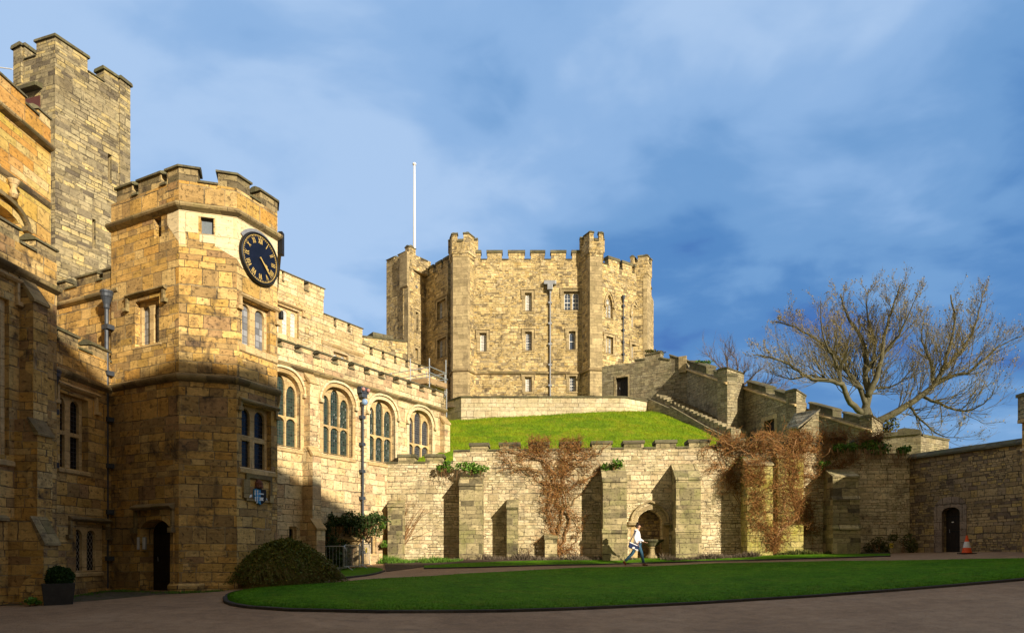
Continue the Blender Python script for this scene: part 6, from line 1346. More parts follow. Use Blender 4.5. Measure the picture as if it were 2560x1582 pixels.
def clump(name, label, cat, c, rad, n, size, mat, group=None, stems=True, drop=0.0, trailing=0):
    c = Vector(c); root = thing(name, label, cat, tuple(c - Vector((0, 0, rad[2]))), group); m = MB(); s = MB()
    for i in range(max(5, n // 90)):
        dd = rv(1).normalized(); e = c + Vector((dd.x * rad[0], dd.y * rad[1], abs(dd.z) * rad[2])) * .8; s.tube([c - Vector((0, 0, rad[2] * .9)), (c + e) / 2 + rv(.05), e], [.015, .01, .005], 4)
    # sub-clumps give an uneven outline
    sub = [(c + Vector((R.uniform(-1, 1) * rad[0], R.uniform(-1, 1) * rad[1], R.uniform(-.8, .9) * rad[2])) * .62, R.uniform(.3, .6)) for _ in range(max(4, n // 110))]
    for i in range(n):
        sc_, f = R.choice(sub); dd = rv(1).normalized() * R.uniform(.3, 1) ** .5; p = sc_ + Vector((dd.x * rad[0], dd.y * rad[1], dd.z * rad[2])) * f
        m.quadleaf(p, size * R.uniform(.6, 1.3), up=Vector((0, -.2, .3)))
    for i in range(trailing):
        p = c + Vector((R.uniform(-1, 1) * rad[0], -rad[1] * R.uniform(.3, 1), -rad[2] * .3)); s.tube([p, p + Vector((R.gauss(0, .05), -.05, -.2)), p + Vector((R.gauss(0, .12), -.03, -R.uniform(.3, .7)))], [.008, .006, .004], 3, cap=False)
    m.build('foliage', mat, root); s.build('stems', M['vine_old'], root)
    return root
gw = 'tufts growing from the curtain wall'
def wc(k, x, y, d=.25): a, z_ = CW.hit(k, x, y, d); return CW.w(a, z_, d)
clump('wall_plant', 'green tuft on the curtain wall nearest the chapel', 'plant', wc('R7', 40, 625), (.42, .25, .3), 420, .10, M['leaf_bright'], gw, trailing=20)
clump('wall_plant', 'green and rusty tuft on top of the leftmost tall buttress', 'plant', wc('R7', 240, 640, .5), (.75, .35, .32), 700, .10, M['leaf_bright'], gw, trailing=14)
clump('wall_plant', 'compact bright green tuft on the buttress left of the fountain niche', 'plant', wc('R7', 1315, 605, .5), (.48, .3, .3), 520, .10, M['leaf_bright'], gw)
clump('wall_plant', 'dark green cushion on the wall top right of the dense creeper, first of three', 'plant', wc('V', 1400, 240, .2), (.85, .35, .32), 800, .10, M['leaf_bright'], gw, trailing=40)
clump('wall_plant', 'middle green cushion of the three on the shaded wall top, with trailing stems', 'plant', wc('V', 1760, 250, .2), (.95, .35, .38), 900, .10, M['leaf_bright'], gw, trailing=60)
clump('wall_plant', 'green cushion on the wall top beside the corner with the gate wall', 'plant', wc('V', 1960, 290, .2), (.6, .3, .34), 500, .10, M['leaf_bright'], gw, trailing=30)
clump('wall_plant', 'small leafy sprig in the middle of the dense creeper', 'plant', wc('V', 905, 500, .3), (.22, .15, .22), 140, .07, M['leaf_bright'], gw)
clump('wall_plant', 'small leafy sprig above the mossy buttress in shade', 'plant', wc('V', 1180, 420, .2), (.3, .2, .25), 200, .07, M['leaf_bright'], gw)
clump('wall_plant', 'small leafy sprig at the upper left of the dense creeper', 'plant', wc('V', 345, 365, .2), (.2, .15, .2), 120, .07, M['leaf_bright'], gw)
a, z_ = S1.hit('W', 150, 95, -.2); clump('wall_plant', 'low green plants on the coping next to the keep turret', 'plant', S1.w(a, z_, -.3), (1.4, .35, .22), 500, .10, M['leaf_olive'], 'plants on the descending wall')
a, z_ = S2.hit('W', 755, 222, -.3); clump('wall_plant', 'small green tuft on the first merlon of the descending wall', 'plant', S2.w(a, z_ + .05, -.3), (.8, .3, .2), 260, .09, M['leaf_bright'], 'plants on the descending wall')
p = E1.A; u, v = q('R8', 1405, 745); Y = 36.5; clump('ivy', 'bright ivy spilling over the low end of the descending wall', 'ivy', ((u - CU) / FPX * Y, Y, (CV - v) / FPX * Y), (.45, .3, .75), 420, .12, M['leaf_olive'], None, trailing=24)
def cc_(k, x, y, d=.3): a, z_ = CH.hit(k, x, y, d); return CH.w(a, z_, d)
clump('climbing_shrub', 'evergreen climber beside the chapel buttress, above the railings', 'shrub', cc_('R5', 870, 690, .45), (.85, .75, .48), 1900, .10, M['leaf'], 'climbers on the chapel wall', trailing=30)
clump('climbing_shrub', 'rounded evergreen climber around the chapel downpipe', 'shrub', cc_('R5', 1055, 700, .45), (.95, .9, .62), 2300, .10, M['leaf'], 'climbers on the chapel wall', trailing=20)
clump('climbing_shrub', 'narrow dark ivy column beside the blocked chapel doorway', 'shrub', cc_('R5', 790, 780, .4), (.35, .4, .85), 1500, .09, M['leaf'], 'climbers on the chapel wall')
clump('climbing_shrub', 'dark bushy shrub behind the crowd barriers', 'shrub', cc_('R5', 835, 940, .55), (.6, .6, .8), 1900, .10, M['leaf'], 'climbers on the chapel wall')
clump('wall_plant', 'small round fern at the corner of chapel and curtain wall, lower one', 'plant', wc('R5', 1195, 838, .6) - Vector((.6, 0, 0)) * 0, (.22, .2, .22), 200, .08, M['leaf_bright'], gw)
clump('wall_plant', 'small fern high in the corner of chapel and curtain wall', 'plant', wc('R5', 1203, 705, .5), (.2, .2, .18), 160, .08, M['leaf_bright'], gw)
# thin bare climber on the left bay
root = thing('thin_climber', 'thin bare grey climber fanning over the leftmost bay of the curtain wall', 'climbing plant', tuple(CW.w(CW.S('R5', 1310), -.2, .1))); m = MB()
for i in range(42):
    x, y = 1305, 925; ang = R.uniform(.9, 2.3) if i > 8 else R.uniform(.6, 1.6); pts = []
    for j in range(14): a, z_ = CW.hit('R5', x, y, .05); pts.append(CW.w(a, z_, .04 + R.uniform(0, .06))); ang += R.gauss(0, .16); x += math.cos(ang) * 34 * R.uniform(.5, 1.2); y -= math.sin(ang) * 34
    m.tube(pts, [max(.006, .02 * (1 - j / 14)) for j in range(14)], 3, cap=False)
m.build('stems', M['vine_old'], root)
# low plants along the foot of the wall
def tuftbed(name, label, pts, n, h, mat, w=.25, lean=.35, kind='stuff', dense=9):
    m = MB()
    for i in range(n):
        f = R.random() * (len(pts) - 1); j = min(len(pts) - 2, int(f)); p = pts[j].lerp(pts[j + 1], f - j); p = Vector((p.x + R.gauss(0, w), p.y + R.uniform(-w, w), 0)); p.z = G(p.x, p.y) + .01; hh = h * R.uniform(.5, 1.15) * (.7 + .3 * math.sin(p.x * 3.1))
        for _ in range(dense):
            d = Vector((R.gauss(0, lean), R.gauss(0, lean), 1)).normalized() * hh * R.uniform(.5, 1.1); s_ = Vector((R.uniform(-1, 1), R.uniform(-1, 1), 0)).normalized() * .012
            b = p + Vector((R.gauss(0, .06), R.gauss(0, .06), 0)); m.add([b - s_, b + s_, b + d * .55 + s_ * .8 + rv(.01), b + d], [(0, 1, 2, 3)])
    tag(m.build(name, mat), label, 'plants', kind=kind)
def gpl(k, L): return [ground_at(k, x, y) for x, y in L]
tuftbed('lavender_row', 'dry grey-brown lavender clumps along the foot of the curtain wall', [CW.w(CW.S('R7', x), 0, .75) for x in (150, 400, 640, 900, 1200, 1420)] , 420, .42, M['dry'])
tuftbed('lavender_row', 'dry grey-brown lavender clumps right of the fountain niche', [CW.w(CW.S('R7', x), 0, 1.2) for x in (1700, 1900, 2100, 2298)] + [CW.w(CW.S('V', x), 0, 1.1) for x in (60, 340)], 420, .38, M['dry'])
tuftbed('grass_tufts', 'long bright grass in the corner bed beside the chapel', gpl('R5', [(1215, 985), (1300, 985), (1480, 985)]) , 260, .38, M['leaf_bright'], lean=.3)
tuftbed('grass_tufts', 'long bright grass at the foot of the leftmost tall buttress', gpl('R5', [(1560, 985), (1740, 975)]), 170, .34, M['leaf_bright'], lean=.3)
tuftbed('verge_weeds', 'short weeds along the foot of the hall and stair tower', [Vector((-12.1, 16.8, 0)), Vector((-12.0, 18.2, 0)), Vector((-12.2, 20.7, 0)), Vector((-11.2, 20.3, 0)), Vector((-9.6, 19.7, 0)), Vector((-8.5, 20.1, 0))], 260, .10, M['leaf_bright'], w=.15, lean=.7)
tuftbed('mixed_bed', 'low silvery and dark plants along the shaded foot of the wall', [CW.w(CW.S('V', x), 0, .7) for x in (640, 900, 1150, 1290)], 300, .32, M['leaf_olive'])
for x, y, lab_, s_ in ((1750, 1280, 'leafy shrub left of the small yellow sign', .55), (2000, 1270, 'leafy shrub right of the small yellow sign, in the wall corner', .6)): clump('low_shrub', lab_, 'shrub', wc('V', x, y, .5), (.65, .3, s_), 620, .08, M['leaf_olive'], 'shrubs in the shaded corner')
clump('low_shrub', 'dry twiggy shrub between the short mossy buttress and the creeper', 'shrub', wc('R7', 670, 1270, .5), (.45, .3, .45), 120, .05, M['dry'], None, trailing=0)

def broom():
    c = Vector((-6.9, 20.75, 0)); c.z = G(c.x, c.y); root = thing('weeping_broom', 'big domed weeping broom bush with tiny yellow flowers at the foot of the stair tower', 'bush', tuple(c)); m = MB(); fl = MB(); core = MB(); lf = MB()
    Rx, H = 1.62, 1.26
    core.lathe((c.x, c.y, c.z - .25), [(Rx * .88, 0), (Rx * .76, H * .25), (Rx * .56, H * .53), (Rx * .34, H * .78), (Rx * .14, H * .95), (.05, H)], 28, sy=.5); core.build('inner_branches', M['broom'], root)
    lump = [(R.uniform(0, 6.283), R.uniform(.2, .9), R.uniform(.03, .11)) for _ in range(16)]
    for i in range(6200):
        th_ = R.uniform(0, 6.283); bulge = 1 + sum(h_ * math.exp(-((((th_ - a_ + 3.1416) % 6.283) - 3.1416) / .35) ** 2) for a_, t_, h_ in lump) - .05; rr = Rx * R.uniform(.9, 1.04) * bulge; st_ = R.uniform(0, .7); ln = R.uniform(.18, .45); pts = []
        for j in range(5):
            t = min(1.02, st_ + ln * j / 4); x = rr * t; z_ = H * R.uniform(.98, 1.03) * max(0, 1 - t ** 1.55) ** .92 + .05
            pts.append(Vector((c.x + x * math.cos(th_ + .06 * j) + R.gauss(0, .025), c.y + x * math.sin(th_ + .06 * j) * .47 + R.gauss(0, .025), c.z + z_ + R.gauss(0, .02))))
        m.tube(pts, [.009, .009, .008, .006, .003], 3, cap=False)
        for _ in range(4): p = R.choice(pts[1:]); lf.quadleaf(p + rv(.04), R.uniform(.03, .075), up=Vector((0, -.2, .4)))
        if R.random() < .13: p = R.choice(pts[1:4]); fl.quadleaf(p + Vector((0, -.03, .03)), R.uniform(.025, .04))
    lf.build('foliage', leafmat('broom_leaves', [(.06, .085, .012), (.12, .14, .02), (.18, .17, .03)]), root)
    m.build('drooping_stems', M['broom'], root); fl.build('flowers', M['flower'], root)
broom()
def planter():
    c = Vector((-11.42, 17.1, G(-11.42, 17.1))); root = thing('planter', 'square dark planter in front of the hall buttress', 'planter', tuple(c)); m = MB(); h = .52
    def sq(r, z): return [Vector((c.x + r * math.cos(a), c.y + r * math.sin(a), c.z + z)) for a in (-1.72, -1.72 + 1.571, -1.72 + 3.1416, -1.72 + 4.712)]
    L = [sq(.42, -.05), sq(.50, h), sq(.44, h), sq(.43, h - .06)]; V = [v for l in L for v in l]; m.add(V, [(3, 2, 1, 0)] + [(i * 4 + j, i * 4 + (j + 1) % 4, (i + 1) * 4 + (j + 1) % 4, (i + 1) * 4 + j) for i in range(3) for j in range(4)] + [(12, 13, 14, 15)])
    m.build('tub', plain('planter_dark_grey', (.035, .033, .03), .6, var=.25, scale=6), root, bevel=.008)
    root2 = thing('clipped_box_ball', 'clipped round box bush growing in the dark planter', 'bush', (c.x, c.y, c.z + h)); m = MB(); cc = Vector((c.x, c.y, c.z + h + .14))
    for i in range(5200): d = rv(1).normalized(); r = R.uniform(.78, 1.02) * (1 + .05 * math.sin(d.x * 9) * math.sin(d.z * 7)); m.quadleaf(cc + Vector((d.x * .34, d.y * .34, d.z * .27)) * r, R.uniform(.03, .055), up=d * .6)
    m.build('foliage', M['box'], root2); m = MB(); m.lathe((cc.x, cc.y, cc.z - .24), [(.1, 0), (.26, .1), (.28, .25), (.2, .4), (.05, .46)], 14); m.build('inner_branches', M['box'], root2)
    clump('verge_plant', 'leafy green weed at the foot of the planter', 'plant', c + Vector((-.3, -.55, .08)), (.16, .14, .12), 130, .08, M['leaf_bright'])
planter()

def blades(name, label, n, pick, h, mat):
    m = MB(); V = []; Fc = []
    for i in range(n):
        p = pick()
        if p is None: continue
        hh = h * R.uniform(.5, 1.3); a_ = R.uniform(0, 3.14); s_ = Vector((math.cos(a_), math.sin(a_), 0)) * .008 * (h / .06) ** .5; t = p + Vector((R.gauss(0, .35), R.gauss(0, .35), 1)).normalized() * hh; k_ = len(V)
        V += [tuple(p - s_), tuple(p + s_), tuple(t)]; Fc.append((k_, k_ + 1, k_ + 2))
    m.v = V; m.f = Fc; m.m = [0] * len(Fc); tag(m.build(name, mat), label, 'grass', kind='stuff')
Nl, Fl = Nn, Ff
def lawn_pick():
    i = R.randrange(0, len(Nl) - 1); f_ = R.random() ** 1.7; g2 = R.random(); p = Nl[i].lerp(Nl[i + 1], g2).lerp(Fl[i].lerp(Fl[i + 1], g2), f_)
    return Vector((p.x, p.y, G(p.x, p.y) + .045))
def mound_pick():
    x = R.uniform(-6, 15); y = R.uniform(35, 46.6); z_ = MZ(x, y) + .05 * math.sin(x * 1.3) * math.sin(y * 1.1); return Vector((x, y, z_ - .01))
blades('lawn_grass', 'short mown grass of the big kidney-shaped court lawn', 70000, lawn_pick, .045, M['lawn'])
blades('mound_grass', 'longer tufted grass growing on the castle mound', 42000, mound_pick, .13, M['moundgrass'])
# ---------------------------------------------------------------- street things
M['galv'] = plain('galvanised_steel', (.42, .45, .48), .35, metal=.6, var=.15)
M['yellow'] = plain('sign_yellow', (.62, .48, .04), .5)
M['orange'] = plain('cone_orange', (.75, .09, .015), .5, var=.1); M['reflect'] = plain('cone_white_band', (.62, .60, .56), .4, var=.1)
def barrier():
    r = thing('crowd_barrier', 'x', 'barrier', (0, 0, 0), 'crowd barriers by the chapel'); L, H = 2.0, 1.05; m = MB()
    c = .16; pts = [Vector((0, 0, .18))] + [Vector((c - c * math.cos(t), 0, H - c + c * math.sin(t))) for t in (0, .5, 1.0, 1.57)] + [Vector((L - c + c * math.sin(t), 0, H - c + c * math.cos(t))) for t in (0, .5, 1.0, 1.57)] + [Vector((L, 0, .18)), Vector((0, 0, .18))]
    m.tube(pts, .019, 8); m.build('frame', M['galv'], r); m = MB(); n = 15
    for i in range(1, n): m.tube([(L * i / n, 0, .18), (L * i / n, 0, H)], .007, 5)
    m.build('bars', M['galv'], r)
    for x in (.28, L - .28):
        m = MB(); m.tube([(x, -.3, .015), (x, -.04, .17), (x, .04, .17), (x, .3, .015)], .014, 6); m.build('foot', M['galv'], r)
    return r
def copy_tree(o, parent=None):
    c = o.copy(); COL.objects.link(c); c.parent = parent
    for ch in [x for x in bpy.data.objects if x.parent == o]: copy_tree(ch, c)
    return c
b0 = barrier()
spots = [((741, 27.3), (856, 27.3), 'crowd barrier facing the court, half hidden by the broom bush'), ((860, 27.2), (898, 29.0), 'crowd barrier turned end-on in the middle of the row'), ((898, 28.0), (923, 29.85), 'crowd barrier nearest the curtain wall, with the yellow sign on it')]
for i, (p0, p1, lab_) in enumerate(spots):
    o = b0 if i == 0 else copy_tree(b0); a, b = plan(*p0), plan(*p1); d = b - a; o.location = (a[0], a[1], G(*a) + .05); o.rotation_euler = (0, 0, math.atan2(d.y, d.x)); o['label'] = lab_; o['group'] = 'crowd barriers by the chapel'
def letterH(m, c, t, n, h, w, th, digit=None):
    def bar(x0, x1, z0, z1): V = [c + t * x + Vector((0, 0, z)) + n * e for e in (.012, .004) for x, z in ((x0, z0), (x1, z0), (x1, z1), (x0, z1))]; m.add(V, [(0, 1, 2, 3), (7, 6, 5, 4), (0, 4, 5, 1), (1, 5, 6, 2), (2, 6, 7, 3), (3, 7, 4, 0)])
    bar(-w / 2, -w / 2 + th, -h / 2, h / 2); bar(w / 2 - th, w / 2, -h / 2, h / 2); bar(-w / 2 + th, w / 2 - th, -th / 2, th / 2)
def hsign(c, t, n, s, label, post=True):
    r = thing('hydrant_sign', label, 'sign', tuple(c)); m = MB(); F = Fr(Vector((c.x, c.y)) - Vector((t.x, t.y)) * s / 2, Vector((c.x, c.y)) + Vector((t.x, t.y)) * s / 2)
    m.box(F, 0, s, c.z - s * .6, c.z + s * .6, .0, -.02); m.build('plate', M['yellow'], r, bevel=.003); m = MB(); letterH(m, c, t, n, s * .8, s * .62, s * .16); m.build('letter', M['iron'], r)
    if post: m = MB(); m.box(F, s * .3, s * .7, c.z - s * .6 - .3, c.z - s * .6, -.0, -.08); m.build('post', M['keeptrim'], r)
g_ = ground_at('P', 2229, 1379); p = wc('V', 1885, 1272, .9); hsign(Vector((p.x, p.y, p.z)), Vector((1, 0, 0)), Vector((0, -1, 0)), .15, 'small yellow sign with a black H on a low post in the shaded wall corner')
a, b = plan(898, 28.0), plan(923, 29.85); t = Vector((b.x - a.x, b.y - a.y, 0)).normalized(); n_ = Vector((t.y, -t.x, 0)); u, v = q('B', 1372, 930); Y = 29.2; hsign(Vector(((u - CU) / FPX * Y, Y, (CV - v) / FPX * Y)) + n_ * .04, t, n_, .17, 'yellow sign with a black H fixed to the crowd barrier nearest the wall', post=False)
def cone():
    c = ground_at('P', 2417, 1383.5); r = thing('traffic_cone', 'orange and white traffic cone beside the small black door', 'traffic cone', tuple(c)); h = .72
    m = MB(); m.cube(c.x - .24, c.x + .24, c.y - .24, c.y + .24, c.z, c.z + .035); m.build('base', M['iron'], r, bevel=.012)
    R_ = lambda z: .185 * (1 - z / h) + .028 * z / h
    for nm, z0, z1, mt, e in (('cone_body', .036, h * .33, 'orange', 0), ('white_band', h * .33, h * .66, 'reflect', .003), ('cone_tip', h * .66, h, 'orange', 0)):
        m = MB(); m.lathe((c.x, c.y, c.z), [(R_(z0) + e, z0), (R_(z1) + e, z1), (R_(z1) * .6, z1 + .002)], 24); m.build(nm, M[mt], r, smooth=False)
cone()
# scaffold on the chapel roof
def scaffold():
    PX = lambda x, y, Y: Vector((((960 + x * .1522) - CU) / FPX * Y, Y, (CV - (850 + y * .1522)) / FPX * Y))
    A = (432, 36.05); Bq = (745, 35.6); Cq = (1020, 36.8); D = (0, 36.96); r = thing('scaffold', 'small steel scaffold with timber decking at the far end of the chapel roof', 'scaffold', tuple(PX(745, 830, 35.6)))
    for x, y0, y1, Y in ((432, 305, 800, 36.05), (745, 300, 880, 35.6), (1016, 328, 800, 36.8), (858, 628, 940, 36.4), (1026, 800, 1265, 35.4), (115, 535, 620, 36.6), (700, 520, 900, 39.0), (1000, 560, 900, 39.5)):
        m = MB(); m.tube([PX(x, y1, Y), PX(x, y0, Y)], .028, 8); m.build('pole', M['galv'], r)
    for x0, y0, Y0, x1, y1, Y1 in ((0, 567, 36.9, 745, 448, 35.55), (180, 640, 36.7, 745, 546, 35.55), (280, 667, 36.5, 745, 605, 35.55), (745, 430, 35.55, 1025, 552, 36.75), (745, 530, 35.55, 1035, 652, 36.75), (745, 605, 35.6, 985, 552, 39), (860, 672, 36.3, 1040, 645, 37.5), (985, 945, 35.4, 1040, 850, 35.4), (500, 745, 36.0, 800, 700, 36.6)):
        m = MB(); m.tube([PX(x0, y0, Y0), PX(x1, y1, Y1)], .024, 6); m.build('rail', M['galv'], r)
    wood = plain('scaffold_board', (.34, .23, .12), .8, var=.25, scale=4)
    m = MB(); a, b, c, d = PX(440, 735, 36.0), PX(735, 715, 35.6), PX(1030, 800, 36.8), PX(720, 800, 39); 
    V = [a, b, c, Vector((c.x - 1.2, c.y + 1.8, c.z)), Vector((a.x + .3, a.y + 1.8, a.z))]; z0 = a.z; V = [Vector((p.x, p.y, z0)) for p in V]; m.add(V + [p - Vector((0, 0, .05)) for p in V], [(0, 1, 2, 3, 4), (9, 8, 7, 6, 5)] + [(i, i + 5, (i + 1) % 5 + 5, (i + 1) % 5) for i in range(5)]); m.build('deck', wood, r)
    m = MB()
    for (x0, y0, Y0), (x1, y1, Y1) in (((440, 738, 35.98), (722, 715, 35.55)), ((762, 700, 35.55), (1030, 800, 36.75))):
        F = Fr(PX(x0, 0, Y0).xy, PX(x1, 0, Y1).xy); z0 = PX(x0, y0, Y0).z; z1 = z0 + .26; m.box(F, 0, F.L, z0, z1, .02, -.02)
    m.build('toe_board', wood, r)
scaffold()
# ---------------------------------------------------------------- the walking person
def skin(verts, edges, name, mat, parent, root_i=0, sub=2):
    me = bpy.data.meshes.new(name); me.from_pydata([v[:3] for v in verts], edges, []); me.update(); o = bpy.data.objects.new(name, me); COL.objects.link(o)
    o.modifiers.new('skin', 'SKIN'); 
    sv = me.skin_vertices[0].data
    for i, v in enumerate(verts):
        rr = v[3] if isinstance(v[3], tuple) else (v[3], v[3]); sv[i].radius = rr; sv[i].use_root = (i == root_i)
    s = o.modifiers.new('sub', 'SUBSURF'); s.levels = sub; s.render_levels = sub
    dg = bpy.context.evaluated_depsgraph_get(); ev = o.evaluated_get(dg); nm = bpy.data.meshes.new_from_object(ev); V = [tuple(v.co) for v in nm.vertices]; F_ = [tuple(p.vertices) for p in nm.polygons]
    bpy.data.objects.remove(o); bpy.data.meshes.remove(nm); return V, F_
def person():
    base = ground_at('P', 1594, 1413.5); sc_ = base.y * 106.0 / FPX / 1.77
    root = thing('person', 'person in a white hooded top and jeans striding right past the fountain', 'person', tuple(base)); root['_o'] = (0, 0, 0); root.scale = (sc_,) * 3
    def put(name, parts, mat, smooth=True):
        m = MB()
        for V, F_ in parts: m.add(V, F_)
        me = m.build(name, mat, root, smooth=smooth); return me
    # joints: x forward, y away from the viewer, z up
    hip = (0, 0, .93); J = {}
    skinm = plain('skin', (.48, .27, .18), .55, var=.06)
    near = -1; S_ = .17
    V = [(-.02, 0, .93, (.12, .15)), (-.03, 0, 1.12, (.10, .13)), (-.03, 0, 1.32, (.12, .16)), (-.01, 0, 1.46, (.06, .07)), (.02, 0, 1.54, (.052, .055)), (.035, 0, 1.64, (.088, .075)), (.03, 0, 1.71, (.085, .072)), (.10, 0, 1.575, (.035, .035)),
         (-.04, -S_, 1.42, .05), (-.17, -.22, 1.13, .038), (-.03, -.21, .90, .028), (-.04, S_, 1.42, .05), (.08, .21, 1.14, .038), (.32, .20, .99, .028),
         (.01, -.09, .88, (.08, .08)), (.15, -.09, .50, .055), (.22, -.09, .12, .038), (-.02, .09, .88, (.08, .08)), (-.19, .09, .52, .055), (-.50, .09, .20, .038)]
    E = [(0, 1), (1, 2), (2, 3), (3, 4), (4, 5), (5, 6), (5, 7), (2, 8), (8, 9), (9, 10), (2, 11), (11, 12), (12, 13), (0, 14), (14, 15), (15, 16), (0, 17), (17, 18), (18, 19)]
    parts = [skin(V, E, 'b', None, None, 0, 2)]
    def hand(w, d, side):
        w = Vector(w); d = Vector(d).normalized(); t = Vector((0, 1, 0)); u = d.cross(t).normalized(); pl = w + d * .07; out = [skin([(*w, .024), (*(w + d * .04), (.034, .018)), (*(w + d * .085), (.036, .016))], [(0, 1), (1, 2)], 'h', None, None, 0, 1)]
        for i, L in enumerate((.070, .080, .075, .060)):
            o = w + d * .08 + t * (.028 - .019 * i) * 1.0; k = d * .6 + u * .5; k2 = d * .1 + u * .9; out.append(skin([(*o, .0095), (*(o + d * L * .45), .0092), (*(o + d * L * .45 + k.normalized() * L * .35), .0085), (*(o + d * L * .45 + k.normalized() * L * .35 + k2.normalized() * L * .3), .0075)], [(0, 1), (1, 2), (2, 3)], 'f', None, None, 0, 1))
        o = w + d * .03 + t * .028; out.append(skin([(*o, .013), (*(o + d * .03 + t * .02), .011), (*(o + d * .06 + t * .018 + u * .02), .009)], [(0, 1), (1, 2)], 't', None, None, 0, 1)); return out
    parts += hand((-.03, -.21, .90), (.35, 0, -1), -1); parts += hand((.32, .20, .99), (1, 0, -.35), 1)
    # nose and ears
    nose = skin([(.10, 0, 1.66, .014), (.128, 0, 1.635, .016), (.112, 0, 1.615, .012)], [(0, 1), (1, 2)], 'n', None, None, 0, 1); parts.append(nose)
    for s in (-1, 1): parts.append(skin([(.02, s * .078, 1.665, .016), (.012, s * .086, 1.64, .018), (.02, s * .078, 1.615, .012)], [(0, 1), (1, 2)], 'e', None, None, 0, 1))
    parts.append(skin([(.112, -.015, 1.597, .008), (.112, .015, 1.597, .008)], [(0, 1)], 'm', None, None, 0, 1))
    put('body', parts, skinm)
    m = MB()
    for s in (-1, 1): m.lathe((.108, s * .03, 1.662), [(.002, -.008), (.009, -.004), (.009, .004), (.002, .008)], 8)
    m.build('eyes', M['iron'], root, smooth=True)
    wh = plain('white_hooded_top', (.80, .79, .83), .85, var=.06, scale=8)
    T = [(0.0, 0, .90, (.155, .185)), (-.015, 0, 1.0, (.15, .175)), (-.03, 0, 1.14, (.135, .165)), (-.03, 0, 1.32, (.14, .185)), (-.02, 0, 1.44, (.085, .11)), (-.04, -S_ - .01, 1.415, .072), (-.17, -.225, 1.14, .058), (-.05, -.212, .935, .042), (-.04, S_ + .01, 1.415, .072), (.08, .215, 1.15, .058), (.29, .20, 1.005, .042)]
    h1 = skin(T, [(0, 1), (1, 2), (2, 3), (3, 4), (3, 5), (5, 6), (6, 7), (3, 8), (8, 9), (9, 10)], 't', None, None, 2, 2)
    h2 = skin([(.0, -.075, 1.49, .032), (-.09, -.07, 1.47, .05), (-.15, 0, 1.44, .062), (-.09, .07, 1.47, .05), (.0, .075, 1.49, .032)], [(0, 1), (1, 2), (2, 3), (3, 4)], 'hd', None, None, 2, 2)
    put('hooded_top', [h1, h2], wh)
    je = plain('blue_jeans', (.035, .10, .17), .85, var=.25, scale=9)
    V = [(0, 0, .92, (.13, .155)), (.02, -.09, .84, (.105, .10)), (.15, -.09, .50, .073), (.215, -.09, .17, .062), (.225, -.09, .10, .06), (-.03, .09, .84, (.105, .10)), (-.19, .09, .52, .073), (-.46, .09, .235, .062), (-.50, .09, .19, .058)]
    put('jeans', [skin(V, [(0, 1), (1, 2), (2, 3), (3, 4), (0, 5), (5, 6), (6, 7), (7, 8)], 'j', None, None, 0, 2)], je)
    shm = plain('brown_leather_shoes', (.20, .065, .025), .5)
    sh1 = skin([(.185, -.09, .045, (.045, .04)), (.24, -.09, .055, (.055, .045)), (.33, -.09, .035, (.045, .035)), (.42, -.09, .03, (.035, .028))], [(0, 1), (1, 2), (2, 3)], 's', None, None, 1, 2)
    sh2 = skin([(-.57, .09, .19, (.04, .045)), (-.535, .09, .15, (.05, .055)), (-.49, .09, .07, (.042, .045)), (-.455, .09, .025, (.03, .035))], [(0, 1), (1, 2), (2, 3)], 's', None, None, 1, 2)
    put('shoe', [sh1], shm); put('shoe', [sh2], shm)
    m = MB(); hr = skin([(-.035, 0, 1.62, (.06, .068)), (-.03, 0, 1.69, (.085, .08)), (.02, 0, 1.745, (.09, .078)), (.085, 0, 1.745, (.045, .055)), (-.04, 0, 1.57, (.035, .05))], [(0, 1), (1, 2), (2, 3), (0, 4)], 'hair', None, None, 1, 2)
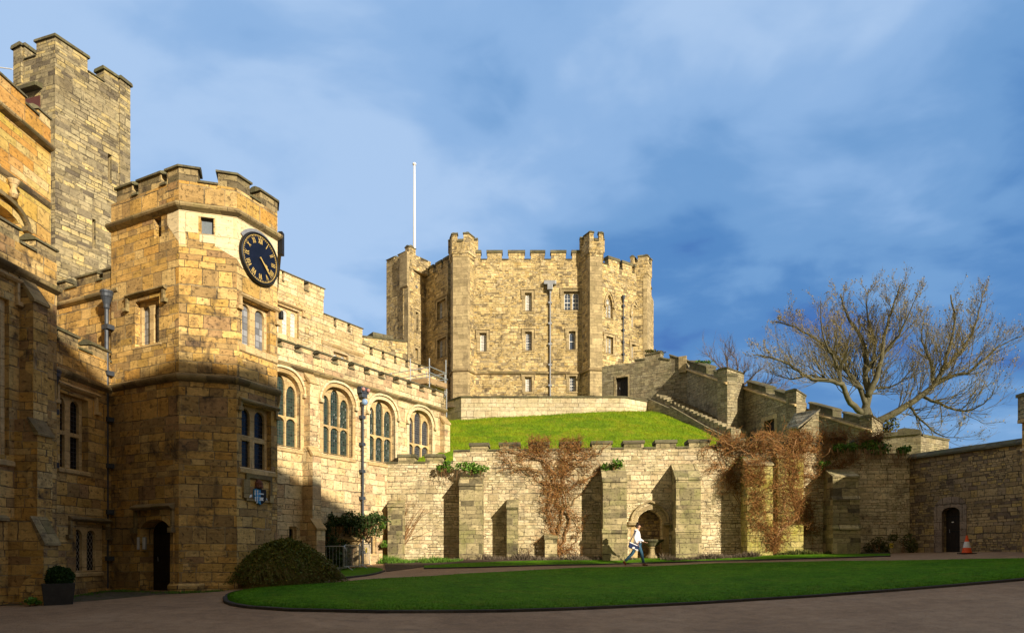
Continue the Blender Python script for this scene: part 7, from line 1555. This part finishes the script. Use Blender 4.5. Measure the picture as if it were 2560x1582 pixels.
    o = put('hair', [hr], plain('dark_brown_hair', (.025, .012, .008), .6, var=.4, scale=40, bump=.01)); 
    # shoulder bag
    bag = thing('shoulder_bag', 'navy messenger bag with white trim slung at the walking person\'s hip', 'bag', tuple(base + Vector((-.3, -.25, .8)) * sc_)); bag['_o'] = (-.3, -.25, .8); bag.scale = (sc_,) * 3
    navy = plain('navy_canvas', (.012, .025, .09), .8, var=.15)
    def quad(pts, y0, y1, name, mt, bv=.01): m = MB(); n = len(pts); m.add([(x, y0, z) for x, z in pts] + [(x, y1, z) for x, z in pts], [tuple(range(n)), tuple(range(2 * n - 1, n - 1, -1))] + [(i, i + n, (i + 1) % n + n, (i + 1) % n) for i in range(n)]); o = m.build(name, mt, bag, bevel=bv); fix(o); return o
    body = [(-.385, .985), (-.445, .77), (-.06, .60), (-.03, .72), (-.06, .83)]
    quad(body, -.33, -.22, 'bag_body', navy, .02)
    quad([(-.385, .99), (-.395, .955), (-.07, .815), (-.06, .85)], -.336, -.215, 'white_trim', wh, .003); quad([(-.19, .665), (-.05, .60), (-.03, .645), (-.06, .68), (-.17, .70)], -.345, -.215, 'white_corner', wh, .003)
    m = MB(); n = 18; m.add([(-.225 + .055 * math.cos(t * 6.283 / n), -.337, .74 + .045 * math.sin(t * 6.283 / n)) for t in range(n)] + [(-.225 + .055 * math.cos(t * 6.283 / n), -.328, .74 + .045 * math.sin(t * 6.283 / n)) for t in range(n)], [tuple(range(n)), tuple(range(2 * n - 1, n - 1, -1))] + [(i, i + n, (i + 1) % n + n, (i + 1) % n) for i in range(n)]); fix(m.build('badge', wh, bag))
    m = MB(); m.tube([(-.38, -.27, .97), (-.26, -.26, 1.18), (-.16, -.20, 1.40), (-.06, -.08, 1.475), (.06, .06, 1.44), (.13, .10, 1.28), (.08, -.12, 1.02), (-.02, -.25, .80)], .016, 6); m.build('strap', navy, bag)
person()
print('objects', len(bpy.data.objects), 'faces', sum(len(o.data.polygons) for o in bpy.data.objects if o.type == 'MESH'))
